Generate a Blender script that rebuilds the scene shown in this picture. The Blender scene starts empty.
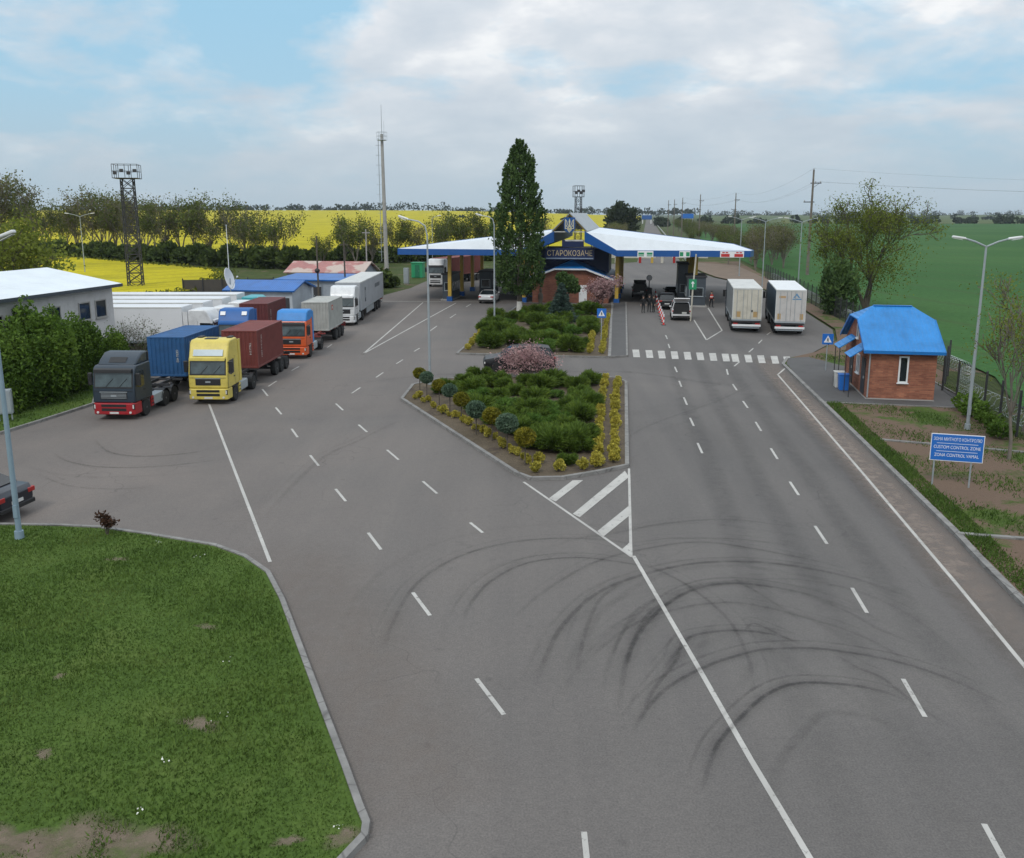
import bpy, math, random
import numpy as np
from mathutils import Vector
random.seed(7); rng = np.random.default_rng(11)
R = math.radians; PI = math.pi
sc = bpy.context.scene; COL = sc.collection

# ---------------------------------------------------------------- camera geometry
F, TH, PX, PY, CH = 870.0, R(11.2), 512.0, 386.0, 10.0
def G(px, py, z=0.0):
    a, b = px - PX, py - PY
    r = (a, F*math.cos(TH) - b*math.sin(TH), -F*math.sin(TH) - b*math.cos(TH))
    t = (z - CH) / r[2]
    return (r[0]*t, r[1]*t)
def G3(px, py, z=0.0):
    g = G(px, py, z); return (g[0], g[1], z)
AX = R(8.7)                                # the road's own heading
U = (math.sin(AX), math.cos(AX)); V = (math.cos(AX), -math.sin(AX))
OC = (6.5, 98.8)                           # middle of the canopy front
def LC(a, b, z=0.0): return (OC[0] + a*V[0] + b*U[0], OC[1] + a*V[1] + b*U[1], z)

# ---------------------------------------------------------------- materials
def newmat(name):
    m = bpy.data.materials.new(name); m.use_nodes = True
    nt = m.node_tree; b = nt.nodes['Principled BSDF']
    return m, nt, b
def N(nt, t, **k):
    n = nt.nodes.new(t)
    for a, v in k.items():
        if a.startswith('i_'):
            n.inputs[a[2:].replace('_', ' ')].default_value = v
        else: setattr(n, a, v)
    return n
def ramp(nt, fac, stops):
    r = nt.nodes.new('ShaderNodeValToRGB'); e = r.color_ramp.elements
    while len(e) < len(stops): e.new(0.5)
    for x, (p, c) in zip(e, stops):
        x.position = p; x.color = (*c, 1) if len(c) == 3 else c
    nt.links.new(fac, r.inputs[0]); return r.outputs[0]
def noise(nt, vec, scale, detail=4, rough=0.55, dist=0.0):
    n = N(nt, 'ShaderNodeTexNoise'); n.inputs['Scale'].default_value = scale
    n.inputs['Detail'].default_value = detail; n.inputs['Roughness'].default_value = rough
    n.inputs['Distortion'].default_value = dist
    nt.links.new(vec, n.inputs['Vector']); return n.outputs['Fac']
def mixc(nt, fac, a, b, mode='MIX'):
    m = N(nt, 'ShaderNodeMix', data_type='RGBA', blend_type=mode)
    for s, v in ((m.inputs[0], fac), (m.inputs[6], a), (m.inputs[7], b)):
        if isinstance(v, (int, float)): s.default_value = v
        elif isinstance(v, tuple): s.default_value = (*v, 1) if len(v) == 3 else v
        else: nt.links.new(v, s)
    return m.outputs[2]
def obj_vec(nt): return N(nt, 'ShaderNodeTexCoord').outputs['Object']
def geo_vec(nt): return N(nt, 'ShaderNodeNewGeometry').outputs['Position']
def bump(nt, b, h, strength=0.3, dist=0.02):
    n = N(nt, 'ShaderNodeBump'); n.inputs['Strength'].default_value = strength; n.inputs['Distance'].default_value = dist
    nt.links.new(h, n.inputs['Height']); nt.links.new(n.outputs[0], b.inputs['Normal'])
_M = {}
def paint(name, col, rough=0.45, metal=0.0, dirt=0.25, scale=1.2, coat=0.0):
    if name in _M: return _M[name]
    m, nt, b = newmat(name)
    v = obj_vec(nt); n = noise(nt, v, scale, 6, 0.65)
    n2 = noise(nt, v, scale*9, 3)
    d = tuple(c*(1-dirt*0.75)+0.02*dirt for c in col); l = tuple(min(1, c*(1+dirt*0.25)) for c in col)
    c = ramp(nt, n, [(0.3, d), (0.52, col), (0.75, l)])
    c = mixc(nt, 0.12*min(1, dirt*3), c, n2, 'OVERLAY')
    nt.links.new(c, b.inputs['Base Color'])
    b.inputs['Roughness'].default_value = rough; b.inputs['Metallic'].default_value = metal
    b.inputs['Coat Weight'].default_value = coat
    _M[name] = m; return m
def glassy(name, col, rough=0.08):
    if name in _M: return _M[name]
    m, nt, b = newmat(name)
    c = ramp(nt, noise(nt, obj_vec(nt), 2.0, 3), [(0.35, tuple(x*0.6 for x in col)), (0.7, col)])
    nt.links.new(c, b.inputs['Base Color']); b.inputs['Roughness'].default_value = rough
    b.inputs['Specular IOR Level'].default_value = 0.6
    _M[name] = m; return m
def brickmat(name, c1, c2, mortar, scale=1.0, flip=False):
    m, nt, b = newmat(name)
    v = obj_vec(nt)
    sp = N(nt, 'ShaderNodeSeparateXYZ'); nt.links.new(v, sp.inputs[0])
    ad = N(nt, 'ShaderNodeMath', operation='ADD'); nt.links.new(sp.outputs[0], ad.inputs[0]); nt.links.new(sp.outputs[1], ad.inputs[1])
    cb = N(nt, 'ShaderNodeCombineXYZ'); nt.links.new(ad.outputs[0], cb.inputs[0]); nt.links.new(sp.outputs[2], cb.inputs[1])
    t = N(nt, 'ShaderNodeTexBrick'); nt.links.new(cb.outputs[0], t.inputs['Vector'])
    t.inputs['Color1'].default_value = (*c1, 1); t.inputs['Color2'].default_value = (*c2, 1); t.inputs['Mortar'].default_value = (*mortar, 1)
    t.inputs['Scale'].default_value = 1.0; t.inputs['Brick Width'].default_value = 0.26; t.inputs['Row Height'].default_value = 0.078
    t.inputs['Mortar Size'].default_value = 0.009
    n = noise(nt, v, 0.9, 5, 0.7)
    c = mixc(nt, 0.6, t.outputs[0], ramp(nt, n, [(0.3, (0.3, 0.26, 0.25)), (0.7, (0.72, 0.68, 0.62))]), 'OVERLAY')
    sm = N(nt, 'ShaderNodeMapping'); sm.inputs['Scale'].default_value = (0.7, 0.7, 13); nt.links.new(v, sm.inputs[0])
    rows = noise(nt, sm.outputs[0], 1.0, 3, 0.6)
    c = mixc(nt, 0.55, c, ramp(nt, rows, [(0.35, (0.34, 0.3, 0.3)), (0.65, (0.66, 0.62, 0.58))]), 'OVERLAY')
    nt.links.new(c, b.inputs['Base Color']); b.inputs['Roughness'].default_value = 0.85
    return m

def asphalt_mat():
    m, nt, b = newmat('asphalt'); v = geo_vec(nt)
    big = noise(nt, v, 0.055, 5, 0.6, 0.6)
    c = ramp(nt, big, [(0.32, (0.107, 0.101, 0.097)), (0.5, (0.128, 0.120, 0.115)), (0.68, (0.149, 0.138, 0.130))])
    # streaks along the road
    mp = N(nt, 'ShaderNodeMapping'); mp.inputs['Rotation'].default_value = (0, 0, AX); mp.inputs['Scale'].default_value = (0.55, 0.018, 1)
    nt.links.new(v, mp.inputs[0])
    st = noise(nt, mp.outputs[0], 1.0, 4, 0.6)
    c = mixc(nt, 0.55, c, ramp(nt, st, [(0.3, (0.40, 0.40, 0.41)), (0.7, (0.58, 0.57, 0.56))]), 'OVERLAY')
    # dusty tan wash in broad blotches, strongest on the truck turn at the left
    du = noise(nt, v, 0.11, 6, 0.65, 0.4)
    sp = N(nt, 'ShaderNodeSeparateXYZ'); nt.links.new(v, sp.inputs[0])
    lx = N(nt, 'ShaderNodeMapRange'); lx.inputs[1].default_value = 6; lx.inputs[2].default_value = -14; lx.inputs[3].default_value = 0.10; lx.inputs[4].default_value = 1.0
    nt.links.new(sp.outputs[0], lx.inputs[0])
    ml = N(nt, 'ShaderNodeMath', operation='MULTIPLY'); nt.links.new(lx.outputs[0], ml.inputs[0])
    nt.links.new(ramp(nt, du, [(0.28, (0.1, 0.1, 0.1)), (0.80, (0.9, 0.9, 0.9))]), ml.inputs[1])
    c = mixc(nt, ml.outputs[0], c, (0.200, 0.170, 0.152))
    # fine aggregate and small stains
    g = noise(nt, v, 26, 3, 0.7)
    g5 = noise(nt, v, 6.0, 5, 0.8)
    c = mixc(nt, 0.5, c, ramp(nt, g5, [(0.3, (0.40, 0.40, 0.40)), (0.7, (0.60, 0.60, 0.59))]), 'OVERLAY')
    c = mixc(nt, 0.75, c, ramp(nt, g, [(0.35, (0.38, 0.38, 0.38)), (0.65, (0.62, 0.62, 0.61))]), 'OVERLAY')
    s = noise(nt, v, 1.3, 5, 0.75)
    c = mixc(nt, ramp(nt, s, [(0.62, (0, 0, 0)), (0.8, (0.5, 0.5, 0.5))]), c, (0.06, 0.056, 0.054))
    dv = N(nt, 'ShaderNodeTexVoronoi'); dv.inputs['Scale'].default_value = 0.75; nt.links.new(v, dv.inputs['Vector'])
    dt = ramp(nt, dv.outputs['Distance'], [(0.03, (0.55, 0.55, 0.55)), (0.11, (0, 0, 0))])
    dm = mixc(nt, ramp(nt, noise(nt, v, 0.9, 3), [(0.5, (0, 0, 0)), (0.62, (1, 1, 1))]), (0, 0, 0), dt)
    c = mixc(nt, dm, c, (0.055, 0.052, 0.05))
    vo = N(nt, 'ShaderNodeTexVoronoi', feature='DISTANCE_TO_EDGE'); vo.inputs['Scale'].default_value = 0.16
    wv = N(nt, 'ShaderNodeVectorMath', operation='ADD'); nt.links.new(v, wv.inputs[0])
    nn = N(nt, 'ShaderNodeTexNoise'); nn.inputs['Scale'].default_value = 0.5; nt.links.new(v, nn.inputs['Vector'])
    ms = N(nt, 'ShaderNodeVectorMath', operation='SCALE'); ms.inputs['Scale'].default_value = 3.0
    nt.links.new(nn.outputs['Color'], ms.inputs[0]); nt.links.new(ms.outputs[0], wv.inputs[1]); nt.links.new(wv.outputs[0], vo.inputs['Vector'])
    ck = ramp(nt, vo.outputs['Distance'], [(0.0, (0.45, 0.45, 0.45)), (0.004, (0, 0, 0))])
    cm = mixc(nt, ramp(nt, du, [(0.45, (0, 0, 0)), (0.6, (1, 1, 1))]), (0, 0, 0), ck)
    c = mixc(nt, cm, c, (0.05, 0.047, 0.045))
    nt.links.new(c, b.inputs['Base Color']); b.inputs['Roughness'].default_value = 0.88
    b.inputs['Specular IOR Level'].default_value = 0.3
    bump(nt, b, g, 0.25, 0.01); return m
def ground_mat(name, green=((0.035, 0.06, 0.014), (0.06, 0.095, 0.02), (0.10, 0.125, 0.035)), soil=(0.15, 0.105, 0.075), amount=0.55, sscale=0.22):
    m, nt, b = newmat(name); v = geo_vec(nt)
    n1 = noise(nt, v, 0.45, 6, 0.7); n2 = noise(nt, v, 14, 4, 0.7)
    c = ramp(nt, n1, [(0.3, green[0]), (0.5, green[1]), (0.72, green[2])])
    c = mixc(nt, 0.7, c, ramp(nt, n2, [(0.3, (0.28, 0.3, 0.25)), (0.7, (0.68, 0.68, 0.6))]), 'OVERLAY')
    s = noise(nt, v, sscale, 6, 0.72, 0.3)
    sc_ = mixc(nt, n2, tuple(x*0.7 for x in soil), tuple(x*1.25 for x in soil))
    f = ramp(nt, s, [(amount, (0, 0, 0)), (amount+0.07, (1, 1, 1))])
    c = mixc(nt, f, c, sc_)
    nt.links.new(c, b.inputs['Base Color']); b.inputs['Roughness'].default_value = 0.95
    b.inputs['Specular IOR Level'].default_value = 0.15
    bump(nt, b, n2, 0.6, 0.05); return m
def field_mat(name, cols, rowang, rowscale, nscale=0.03, bstr=0.4, track=(0.16, 0.14, 0.02)):
    m, nt, b = newmat(name); v = geo_vec(nt)
    n = noise(nt, v, nscale, 6, 0.65); n2 = noise(nt, v, 1.6, 4, 0.75)
    c = ramp(nt, n, [(0.3, cols[0]), (0.5, cols[1]), (0.72, cols[2])])
    c = mixc(nt, 0.6, c, ramp(nt, n2, [(0.3, (0.3, 0.3, 0.3)), (0.7, (0.66, 0.66, 0.66))]), 'OVERLAY')
    mp = N(nt, 'ShaderNodeMapping'); mp.inputs['Rotation'].default_value = (0, 0, rowang); nt.links.new(v, mp.inputs[0])
    w = N(nt, 'ShaderNodeTexWave', wave_type='BANDS', bands_direction='X'); w.inputs['Scale'].default_value = rowscale; w.inputs['Distortion'].default_value = 1.2
    w.inputs['Detail'].default_value = 2; nt.links.new(mp.outputs[0], w.inputs[0])
    c = mixc(nt, ramp(nt, w.outputs[1], [(0.0, (0.4, 0.4, 0.4)), (0.06, (0, 0, 0))]), c, track)
    nt.links.new(c, b.inputs['Base Color']); b.inputs['Roughness'].default_value = 0.95
    b.inputs['Specular IOR Level'].default_value = 0.1
    bump(nt, b, n2, bstr, 0.3); return m
def leafmat(name, dark, mid, light, nscale=0.8, objvar=0.25, trans=0.25):
    if name in _M: return _M[name]
    m, nt, b = newmat(name)
    v = obj_vec(nt); n = noise(nt, v, nscale, 3, 0.6)
    c = ramp(nt, n, [(0.3, dark), (0.5, mid), (0.72, light)])
    at = N(nt, 'ShaderNodeAttribute', attribute_name='tint')
    c = mixc(nt, 0.75, c, ramp(nt, at.outputs['Fac'], [(0.0, (0.25, 0.27, 0.25)), (1.0, (0.72, 0.7, 0.62))]), 'OVERLAY')
    oi = N(nt, 'ShaderNodeObjectInfo')
    c = mixc(nt, objvar, c, ramp(nt, oi.outputs['Random'], [(0.0, (0.3, 0.35, 0.28)), (1.0, (0.68, 0.64, 0.56))]), 'OVERLAY')
    nt.links.new(c, b.inputs['Base Color']); b.inputs['Roughness'].default_value = 0.75
    b.inputs['Specular IOR Level'].default_value = 0.2
    tr = N(nt, 'ShaderNodeBsdfTranslucent'); nt.links.new(c, tr.inputs[0])
    mx = N(nt, 'ShaderNodeMixShader'); mx.inputs[0].default_value = trans
    nt.links.new(b.outputs[0], mx.inputs[1]); nt.links.new(tr.outputs[0], mx.inputs[2])
    nt.links.new(mx.outputs[0], nt.nodes['Material Output'].inputs[0])
    _M[name] = m; return m
def ribbonmat(name, base):
    m, nt, b = newmat(name); v = geo_vec(nt)
    at = N(nt, 'ShaderNodeAttribute', attribute_name='fade')
    mu = N(nt, 'ShaderNodeMath', operation='MULTIPLY'); nt.links.new(at.outputs['Fac'], mu.inputs[0])
    nt.links.new(ramp(nt, noise(nt, v, 2.2, 5, 0.7), [(0.30, (0.25,)*3), (0.62, (1, 1, 1))]), mu.inputs[1])
    b.inputs['Base Color'].default_value = (*base, 1); b.inputs['Roughness'].default_value = 0.8
    t = N(nt, 'ShaderNodeBsdfTransparent'); mx = N(nt, 'ShaderNodeMixShader')
    nt.links.new(mu.outputs[0], mx.inputs[0]); nt.links.new(t.outputs[0], mx.inputs[1]); nt.links.new(b.outputs[0], mx.inputs[2])
    nt.links.new(mx.outputs[0], nt.nodes['Material Output'].inputs[0]); return m
def markmat():
    m, nt, b = newmat('road_paint'); v = geo_vec(nt)
    n = noise(nt, v, 5, 6, 0.8)
    c = ramp(nt, noise(nt, v, 0.6, 4), [(0.3, (0.36, 0.345, 0.32)), (0.7, (0.50, 0.485, 0.45))])
    nt.links.new(c, b.inputs['Base Color']); b.inputs['Roughness'].default_value = 0.7
    t = N(nt, 'ShaderNodeBsdfTransparent'); mx = N(nt, 'ShaderNodeMixShader')
    nt.links.new(ramp(nt, n, [(0.30, (0.15,)*3), (0.44, (1, 1, 1))]), mx.inputs[0]); nt.links.new(t.outputs[0], mx.inputs[1]); nt.links.new(b.outputs[0], mx.inputs[2])
    nt.links.new(mx.outputs[0], nt.nodes['Material Output'].inputs[0]); return m

M_asph = asphalt_mat()
M_white = paint('white_paint', (0.72, 0.73, 0.73), 0.4, dirt=0.12)
M_whitedirty = paint('worn_white_paint', (0.56, 0.56, 0.53), 0.5, dirt=0.3)
M_cream = paint('cream_panel', (0.52, 0.49, 0.41), 0.5, dirt=0.3)
M_roofwhite = paint('white_roof_sheet', (0.70, 0.74, 0.76), 0.5, dirt=0.18, scale=0.5)
M_blue = paint('blue_fascia_paint', (0.010, 0.085, 0.30), 0.4, dirt=0.15)
M_blueroof = paint('blue_roof_sheet', (0.012, 0.17, 0.50), 0.38, dirt=0.22, scale=0.6)
M_navy = paint('navy_panel', (0.012, 0.026, 0.095), 0.45, dirt=0.2)
M_yellowcol = paint('yellow_ochre_paint', (0.50, 0.33, 0.05), 0.5, dirt=0.3)
M_steel = paint('galvanised_steel', (0.36, 0.40, 0.42), 0.45, 0.3, dirt=0.2)
M_dark = paint('dark_steel', (0.035, 0.035, 0.038), 0.6, dirt=0.4)
M_black = paint('black_plastic', (0.014, 0.014, 0.015), 0.5, dirt=0.3)
M_rubber = paint('tyre_rubber', (0.018, 0.018, 0.018), 0.85, dirt=0.4)
M_rim = paint('wheel_rim', (0.22, 0.22, 0.23), 0.45, 0.4, dirt=0.5, scale=4)
M_glass = glassy('dark_window_glass', (0.02, 0.026, 0.03))
M_wind = glassy('windscreen_glass', (0.075, 0.105, 0.112), 0.05)  # base colour lightened to stand for reflected sky; blotches suggest the seats inside
M_lens = paint('lamp_lens', (0.6, 0.6, 0.58), 0.15, dirt=0.1)
M_red = paint('red_lens', (0.35, 0.015, 0.012), 0.3, dirt=0.1)
M_conc = paint('concrete', (0.34, 0.33, 0.31), 0.85, dirt=0.35, scale=1.5)
M_kerb = paint('kerb_concrete', (0.30, 0.295, 0.28), 0.85, dirt=0.4, scale=1.5)
M_plate = paint('plate_white', (0.6, 0.6, 0.58), 0.5, dirt=0.1)
M_bark = paint('bark', (0.09, 0.075, 0.058), 0.9, dirt=0.5, scale=2)
M_barkpale = paint('pale_bark', (0.16, 0.14, 0.115), 0.9, dirt=0.5, scale=2)
M_limewash = paint('limewashed_bark', (0.55, 0.54, 0.5), 0.9, dirt=0.3, scale=3)
M_brick = brickmat('red_brick', (0.225, 0.080, 0.052), (0.335, 0.140, 0.085), (0.22, 0.13, 0.09))
M_brickdark = brickmat('dark_red_brick', (0.19, 0.065, 0.042), (0.25, 0.10, 0.06), (0.15, 0.10, 0.08))
M_green = paint('green_panel', (0.015, 0.26, 0.11), 0.5, dirt=0.15)
M_signblue = paint('sign_blue', (0.015, 0.14, 0.50), 0.4, dirt=0.08)
M_signwhite = paint('sign_white', (0.78, 0.78, 0.78), 0.4, dirt=0.05)
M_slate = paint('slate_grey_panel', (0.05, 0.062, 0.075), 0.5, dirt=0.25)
M_greysheet = paint('grey_roof_sheet', (0.30, 0.32, 0.34), 0.5, 0.2, dirt=0.3)

# ---------------------------------------------------------------- mesh helpers
class MB:
    def __init__(s): s.v, s.f, s.m, s.mats = [], [], [], []
    def mi(s, mat):
        if mat not in s.mats: s.mats.append(mat)
        return s.mats.index(mat)
    def add(s, vs, fs, mat):
        o = len(s.v); i = s.mi(mat); s.v += [tuple(x) for x in vs]
        for f in fs: s.f.append(tuple(o+k for k in f)); s.m.append(i)
    def box(s, x0, x1, y0, y1, z0, z1, mat):
        s.add([(x0,y0,z0),(x1,y0,z0),(x1,y1,z0),(x0,y1,z0),(x0,y0,z1),(x1,y0,z1),(x1,y1,z1),(x0,y1,z1)],
              [(3,2,1,0),(4,5,6,7),(0,1,5,4),(1,2,6,5),(2,3,7,6),(3,0,4,7)], mat); return s
    def prism(s, pts, h0, h1, mat, axis='z'):          # polygon extruded along an axis; x: pts are (y,z), y: (x,z), z: (x,y)
        n = len(pts)
        def p(q, h): return (h, q[0], q[1]) if axis == 'x' else ((q[0], h, q[1]) if axis == 'y' else (q[0], q[1], h))
        vs = [p(q, h0) for q in pts] + [p(q, h1) for q in pts]
        fs = [tuple(range(n))[::-1], tuple(range(n, 2*n))] + [(i, (i+1) % n, n+(i+1) % n, n+i) for i in range(n)]
        s.add(vs, fs, mat); return s
    def tube(s, pts, rad, mat, n=8, caps=True):
        pts = [Vector(p) for p in pts]; k = len(pts)
        rad = rad if isinstance(rad, (list, tuple)) else [rad]*k
        vs = []; prev = None
        for i, p in enumerate(pts):
            d = (pts[min(i+1, k-1)] - pts[max(i-1, 0)]).normalized()
            a = Vector((1, 0, 0)) if abs(d.x) < 0.8 else Vector((0, 1, 0))
            if prev is not None: a = prev
            x = (a - d*a.dot(d)).normalized(); y = d.cross(x); prev = x
            for j in range(n):
                t = 2*PI*j/n; vs.append(p + (x*math.cos(t) + y*math.sin(t))*rad[i])
        fs = [(i*n+j, i*n+(j+1) % n, (i+1)*n+(j+1) % n, (i+1)*n+j) for i in range(k-1) for j in range(n)]
        if caps: fs += [tuple(range(n))[::-1], tuple(range((k-1)*n, k*n))]
        s.add(vs, fs, mat); return s
    def lathe(s, prof, c, mat, n=16, axis='z'):         # prof: (radius, height)
        vs = []
        for r, h in prof:
            for j in range(n):
                t = 2*PI*j/n; a, b = r*math.cos(t), r*math.sin(t)
                vs.append((c[0]+a, c[1]+b, c[2]+h) if axis == 'z' else ((c[0]+h, c[1]+a, c[2]+b) if axis == 'x' else (c[0]+a, c[1]+h, c[2]+b)))
        k = len(prof)
        fs = [(i*n+j, i*n+(j+1) % n, (i+1)*n+(j+1) % n, (i+1)*n+j) for i in range(k-1) for j in range(n)]
        fs += [tuple(range(n))[::-1], tuple(range((k-1)*n, k*n))]
        s.add(vs, fs, mat); return s
    def sheet(s, pts, mat): s.add(pts, [tuple(range(len(pts)))], mat); return s
    def build(s, name, parent=None, loc=None, rz=0.0, smooth=False, bevel=0.0, seg=2):
        me = bpy.data.meshes.new(name); me.from_pydata(s.v, [], s.f); me.update()
        for m in s.mats: me.materials.append(m)
        me.polygons.foreach_set('material_index', s.m)
        import bmesh
        bm = bmesh.new(); bm.from_mesh(me); bmesh.ops.recalc_face_normals(bm, faces=bm.faces); bm.to_mesh(me); bm.free()
        if smooth:
            me.polygons.foreach_set('use_smooth', [True]*len(me.polygons))
            try: me.set_sharp_from_angle(angle=R(40))
            except Exception: pass
        o = bpy.data.objects.new(name, me); COL.objects.link(o)
        if parent: o.parent = parent
        if loc: o.location = loc
        o.rotation_euler.z = rz
        if bevel:
            b = o.modifiers.new('bevel', 'BEVEL'); b.width = bevel; b.segments = seg; b.limit_method = 'ANGLE'; b.angle_limit = R(35)
        return o
def tag(o, label=None, cat=None, group=None, kind=None):
    for k, v in (('label', label), ('category', cat), ('group', group), ('kind', kind)):
        if v: o[k] = v
    return o
def thing(name, label, cat, loc=(0, 0, 0), rz=0.0, group=None):
    o = bpy.data.objects.new(name, None); COL.objects.link(o); o.empty_display_size = 0.2
    o.location = loc; o.rotation_euler.z = rz
    return tag(o, label, cat, group)
def struct(mb, name, **k): return tag(mb.build(name, **k), kind='structure')
def copy_tree(o, parent=None):
    c = o.copy(); COL.objects.link(c); c.parent = parent
    for ch in list(o.children): copy_tree(ch, c)
    return c
def dup(o, loc, rz, label=None, group=None, scale=None):
    c = copy_tree(o); c.location = loc; c.rotation_euler.z = rz
    if label: c['label'] = label
    if group: c['group'] = group
    if scale is not None: c.scale = (scale,)*3 if isinstance(scale, (int, float)) else scale
    return c
def text(body, size, mat, parent, loc, rot, name='lettering', align='CENTER', extrude=0.008, sx=1.0, bold=0.0):
    c = bpy.data.curves.new(name, 'FONT'); c.body = body; c.size = size; c.align_x = align; c.align_y = 'CENTER'; c.extrude = extrude; c.offset = bold
    c.materials.append(mat)
    o = bpy.data.objects.new(name, c); COL.objects.link(o)
    me = bpy.data.meshes.new_from_object(o.evaluated_get(bpy.context.evaluated_depsgraph_get())); me.name = name
    bpy.data.objects.remove(o); me.materials.clear(); me.materials.append(mat)
    o = bpy.data.objects.new(name, me); COL.objects.link(o); o.parent = parent; o.location = loc; o.rotation_euler = rot; o.scale.x = sx
    return o

# ---------------------------------------------------------------- foliage helpers
def leaf_mesh(name, C, size, mats, aspect=1.6, out=None, outw=0.0, up=0.0, tint=None, tri=False):
    """C: n x 3 centres; leaf-sized faces with random or outward-leaning directions."""
    n = len(C); s = size*(0.6+0.8*rng.random(n))
    a = rng.normal(size=(n, 3))
    if out is not None: a = a*(1-outw) + out*outw*1.6
    a[:, 2] += up
    a /= np.linalg.norm(a, axis=1, keepdims=True)+1e-9
    b = rng.normal(size=(n, 3)); b -= a*(a*b).sum(1, keepdims=True); b /= np.linalg.norm(b, axis=1, keepdims=True)+1e-9
    L = (a*s[:, None]*aspect*0.5); W = (b*s[:, None]*0.5)
    if tri: P = np.stack([C-L-W*0.7, C-L+W*0.7, C+L], 1); k = 3
    else: P = np.stack([C-L, C-W*0.9-L*0.1, C+L, C+W*0.9-L*0.1], 1); k = 4
    me = bpy.data.meshes.new(name)
    me.vertices.add(n*k); me.vertices.foreach_set('co', P.reshape(-1).astype(np.float32))
    me.loops.add(n*k); me.loops.foreach_set('vertex_index', np.arange(n*k, dtype=np.int32))
    me.polygons.add(n); me.polygons.foreach_set('loop_start', np.arange(0, n*k, k, dtype=np.int32))
    at = me.attributes.new('tint', 'FLOAT', 'FACE')
    t = rng.random(n) if tint is None else tint
    at.data.foreach_set('value', np.asarray(t, dtype=np.float32))
    me.update(calc_edges=True)
    me.materials.append(mats); return me
def mobj(name, me, parent=None, loc=None):
    o = bpy.data.objects.new(name, me); COL.objects.link(o)
    if parent: o.parent = parent
    if loc: o.location = loc
    return o
def ball(n, r=1.0, shell=0.5):
    d = rng.normal(size=(n, 3)); d /= np.linalg.norm(d, axis=1, keepdims=True)
    return d*(r*(shell + (1-shell)*rng.random(n)**0.6))[:, None]
def branch_tree(h, trunk_r, first, levels, spread, nb, seed, upb=0.35, lean=0.0, forks=1):
    """skeleton: returns list of (pts, radii) and tips"""
    rr = random.Random(seed); segs = []; tips = []
    def grow(p, d, length, rad, lev):
        pts = [p]; rads = [rad]; k = 4
        for i in range(k):
            d = (d + Vector((rr.gauss(0, .10), rr.gauss(0, .10), rr.gauss(0, .06) + upb*0.10))).normalized()
            p = p + d*(length/k); pts.append(p); rads.append(rad*(1-0.6*(i+1)/k))
        segs.append((pts, rads))
        if lev >= levels: tips.append(p); tips.append(pts[2]); return
        tips.append(p)
        m = nb if lev else nb+2
        for j in range(m):
            i = rr.choice([2, 3, 3, 4]) if lev else rr.choice([1, 2, 2, 3, 3, 4, 4])
            q = pts[i]; az = rr.random()*2*PI; sp = spread*(0.7+0.6*rr.random())
            x = d.orthogonal().normalized(); y = d.cross(x)
            nd = (d*math.cos(sp) + (x*math.cos(az)+y*math.sin(az))*math.sin(sp) + Vector((0, 0, upb))).normalized()
            grow(q, nd, length*(0.5+0.25*rr.random()), rads[i]*0.62, lev+1)
    for fk in range(forks):
        d0 = Vector((rr.gauss(0, .05)+lean + (fk-(forks-1)/2)*0.25, rr.gauss(0, .05), 1)).normalized()
        grow(Vector((0, 0, -0.1)), d0, h*first, trunk_r, 0)
    return segs, tips
def make_tree(label, group, mat_leaf, bark, h=10, trunk_r=0.2, first=0.55, levels=3, spread=0.6, nb=3, seed=1, leaf=0.3, per=14, cl=0.7, upb=0.3, forks=1, name='deciduous_tree', extra=None, droop=0.0):
    t = thing(name, label, 'tree', group=group)
    segs, tips = branch_tree(h, trunk_r, first, levels, spread, nb, seed, upb, forks=forks)
    zmax = max(p.z for p in tips); k = h/zmax
    mb = MB()
    for pts, rads in segs: mb.tube([Vector((p.x*k, p.y*k, p.z*k)) for p in pts], [max(r, h*.0022) for r in rads], bark, 5, caps=False)
    mb.build('trunk', t, smooth=True)
    T = np.array([[p.x*k, p.y*k, p.z*k] for p in tips]); n = len(T)*per
    C = np.repeat(T, per, 0) + rng.normal(size=(n, 3))*cl*np.array([1, 1, 0.75])
    tint = np.clip(np.repeat(rng.random(len(T)), per)*0.6 + rng.random(n)*0.4, 0, 1)
    if extra is not None:
        C = np.vstack([C, extra]); tint = np.concatenate([tint, rng.random(len(extra))])
    C = C[C[:, 2] > 0.25] if True else C; tint = tint[:len(C)]
    mobj('crown', leaf_mesh('crown', C, leaf, mat_leaf, tint=tint), t)
    return t
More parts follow.
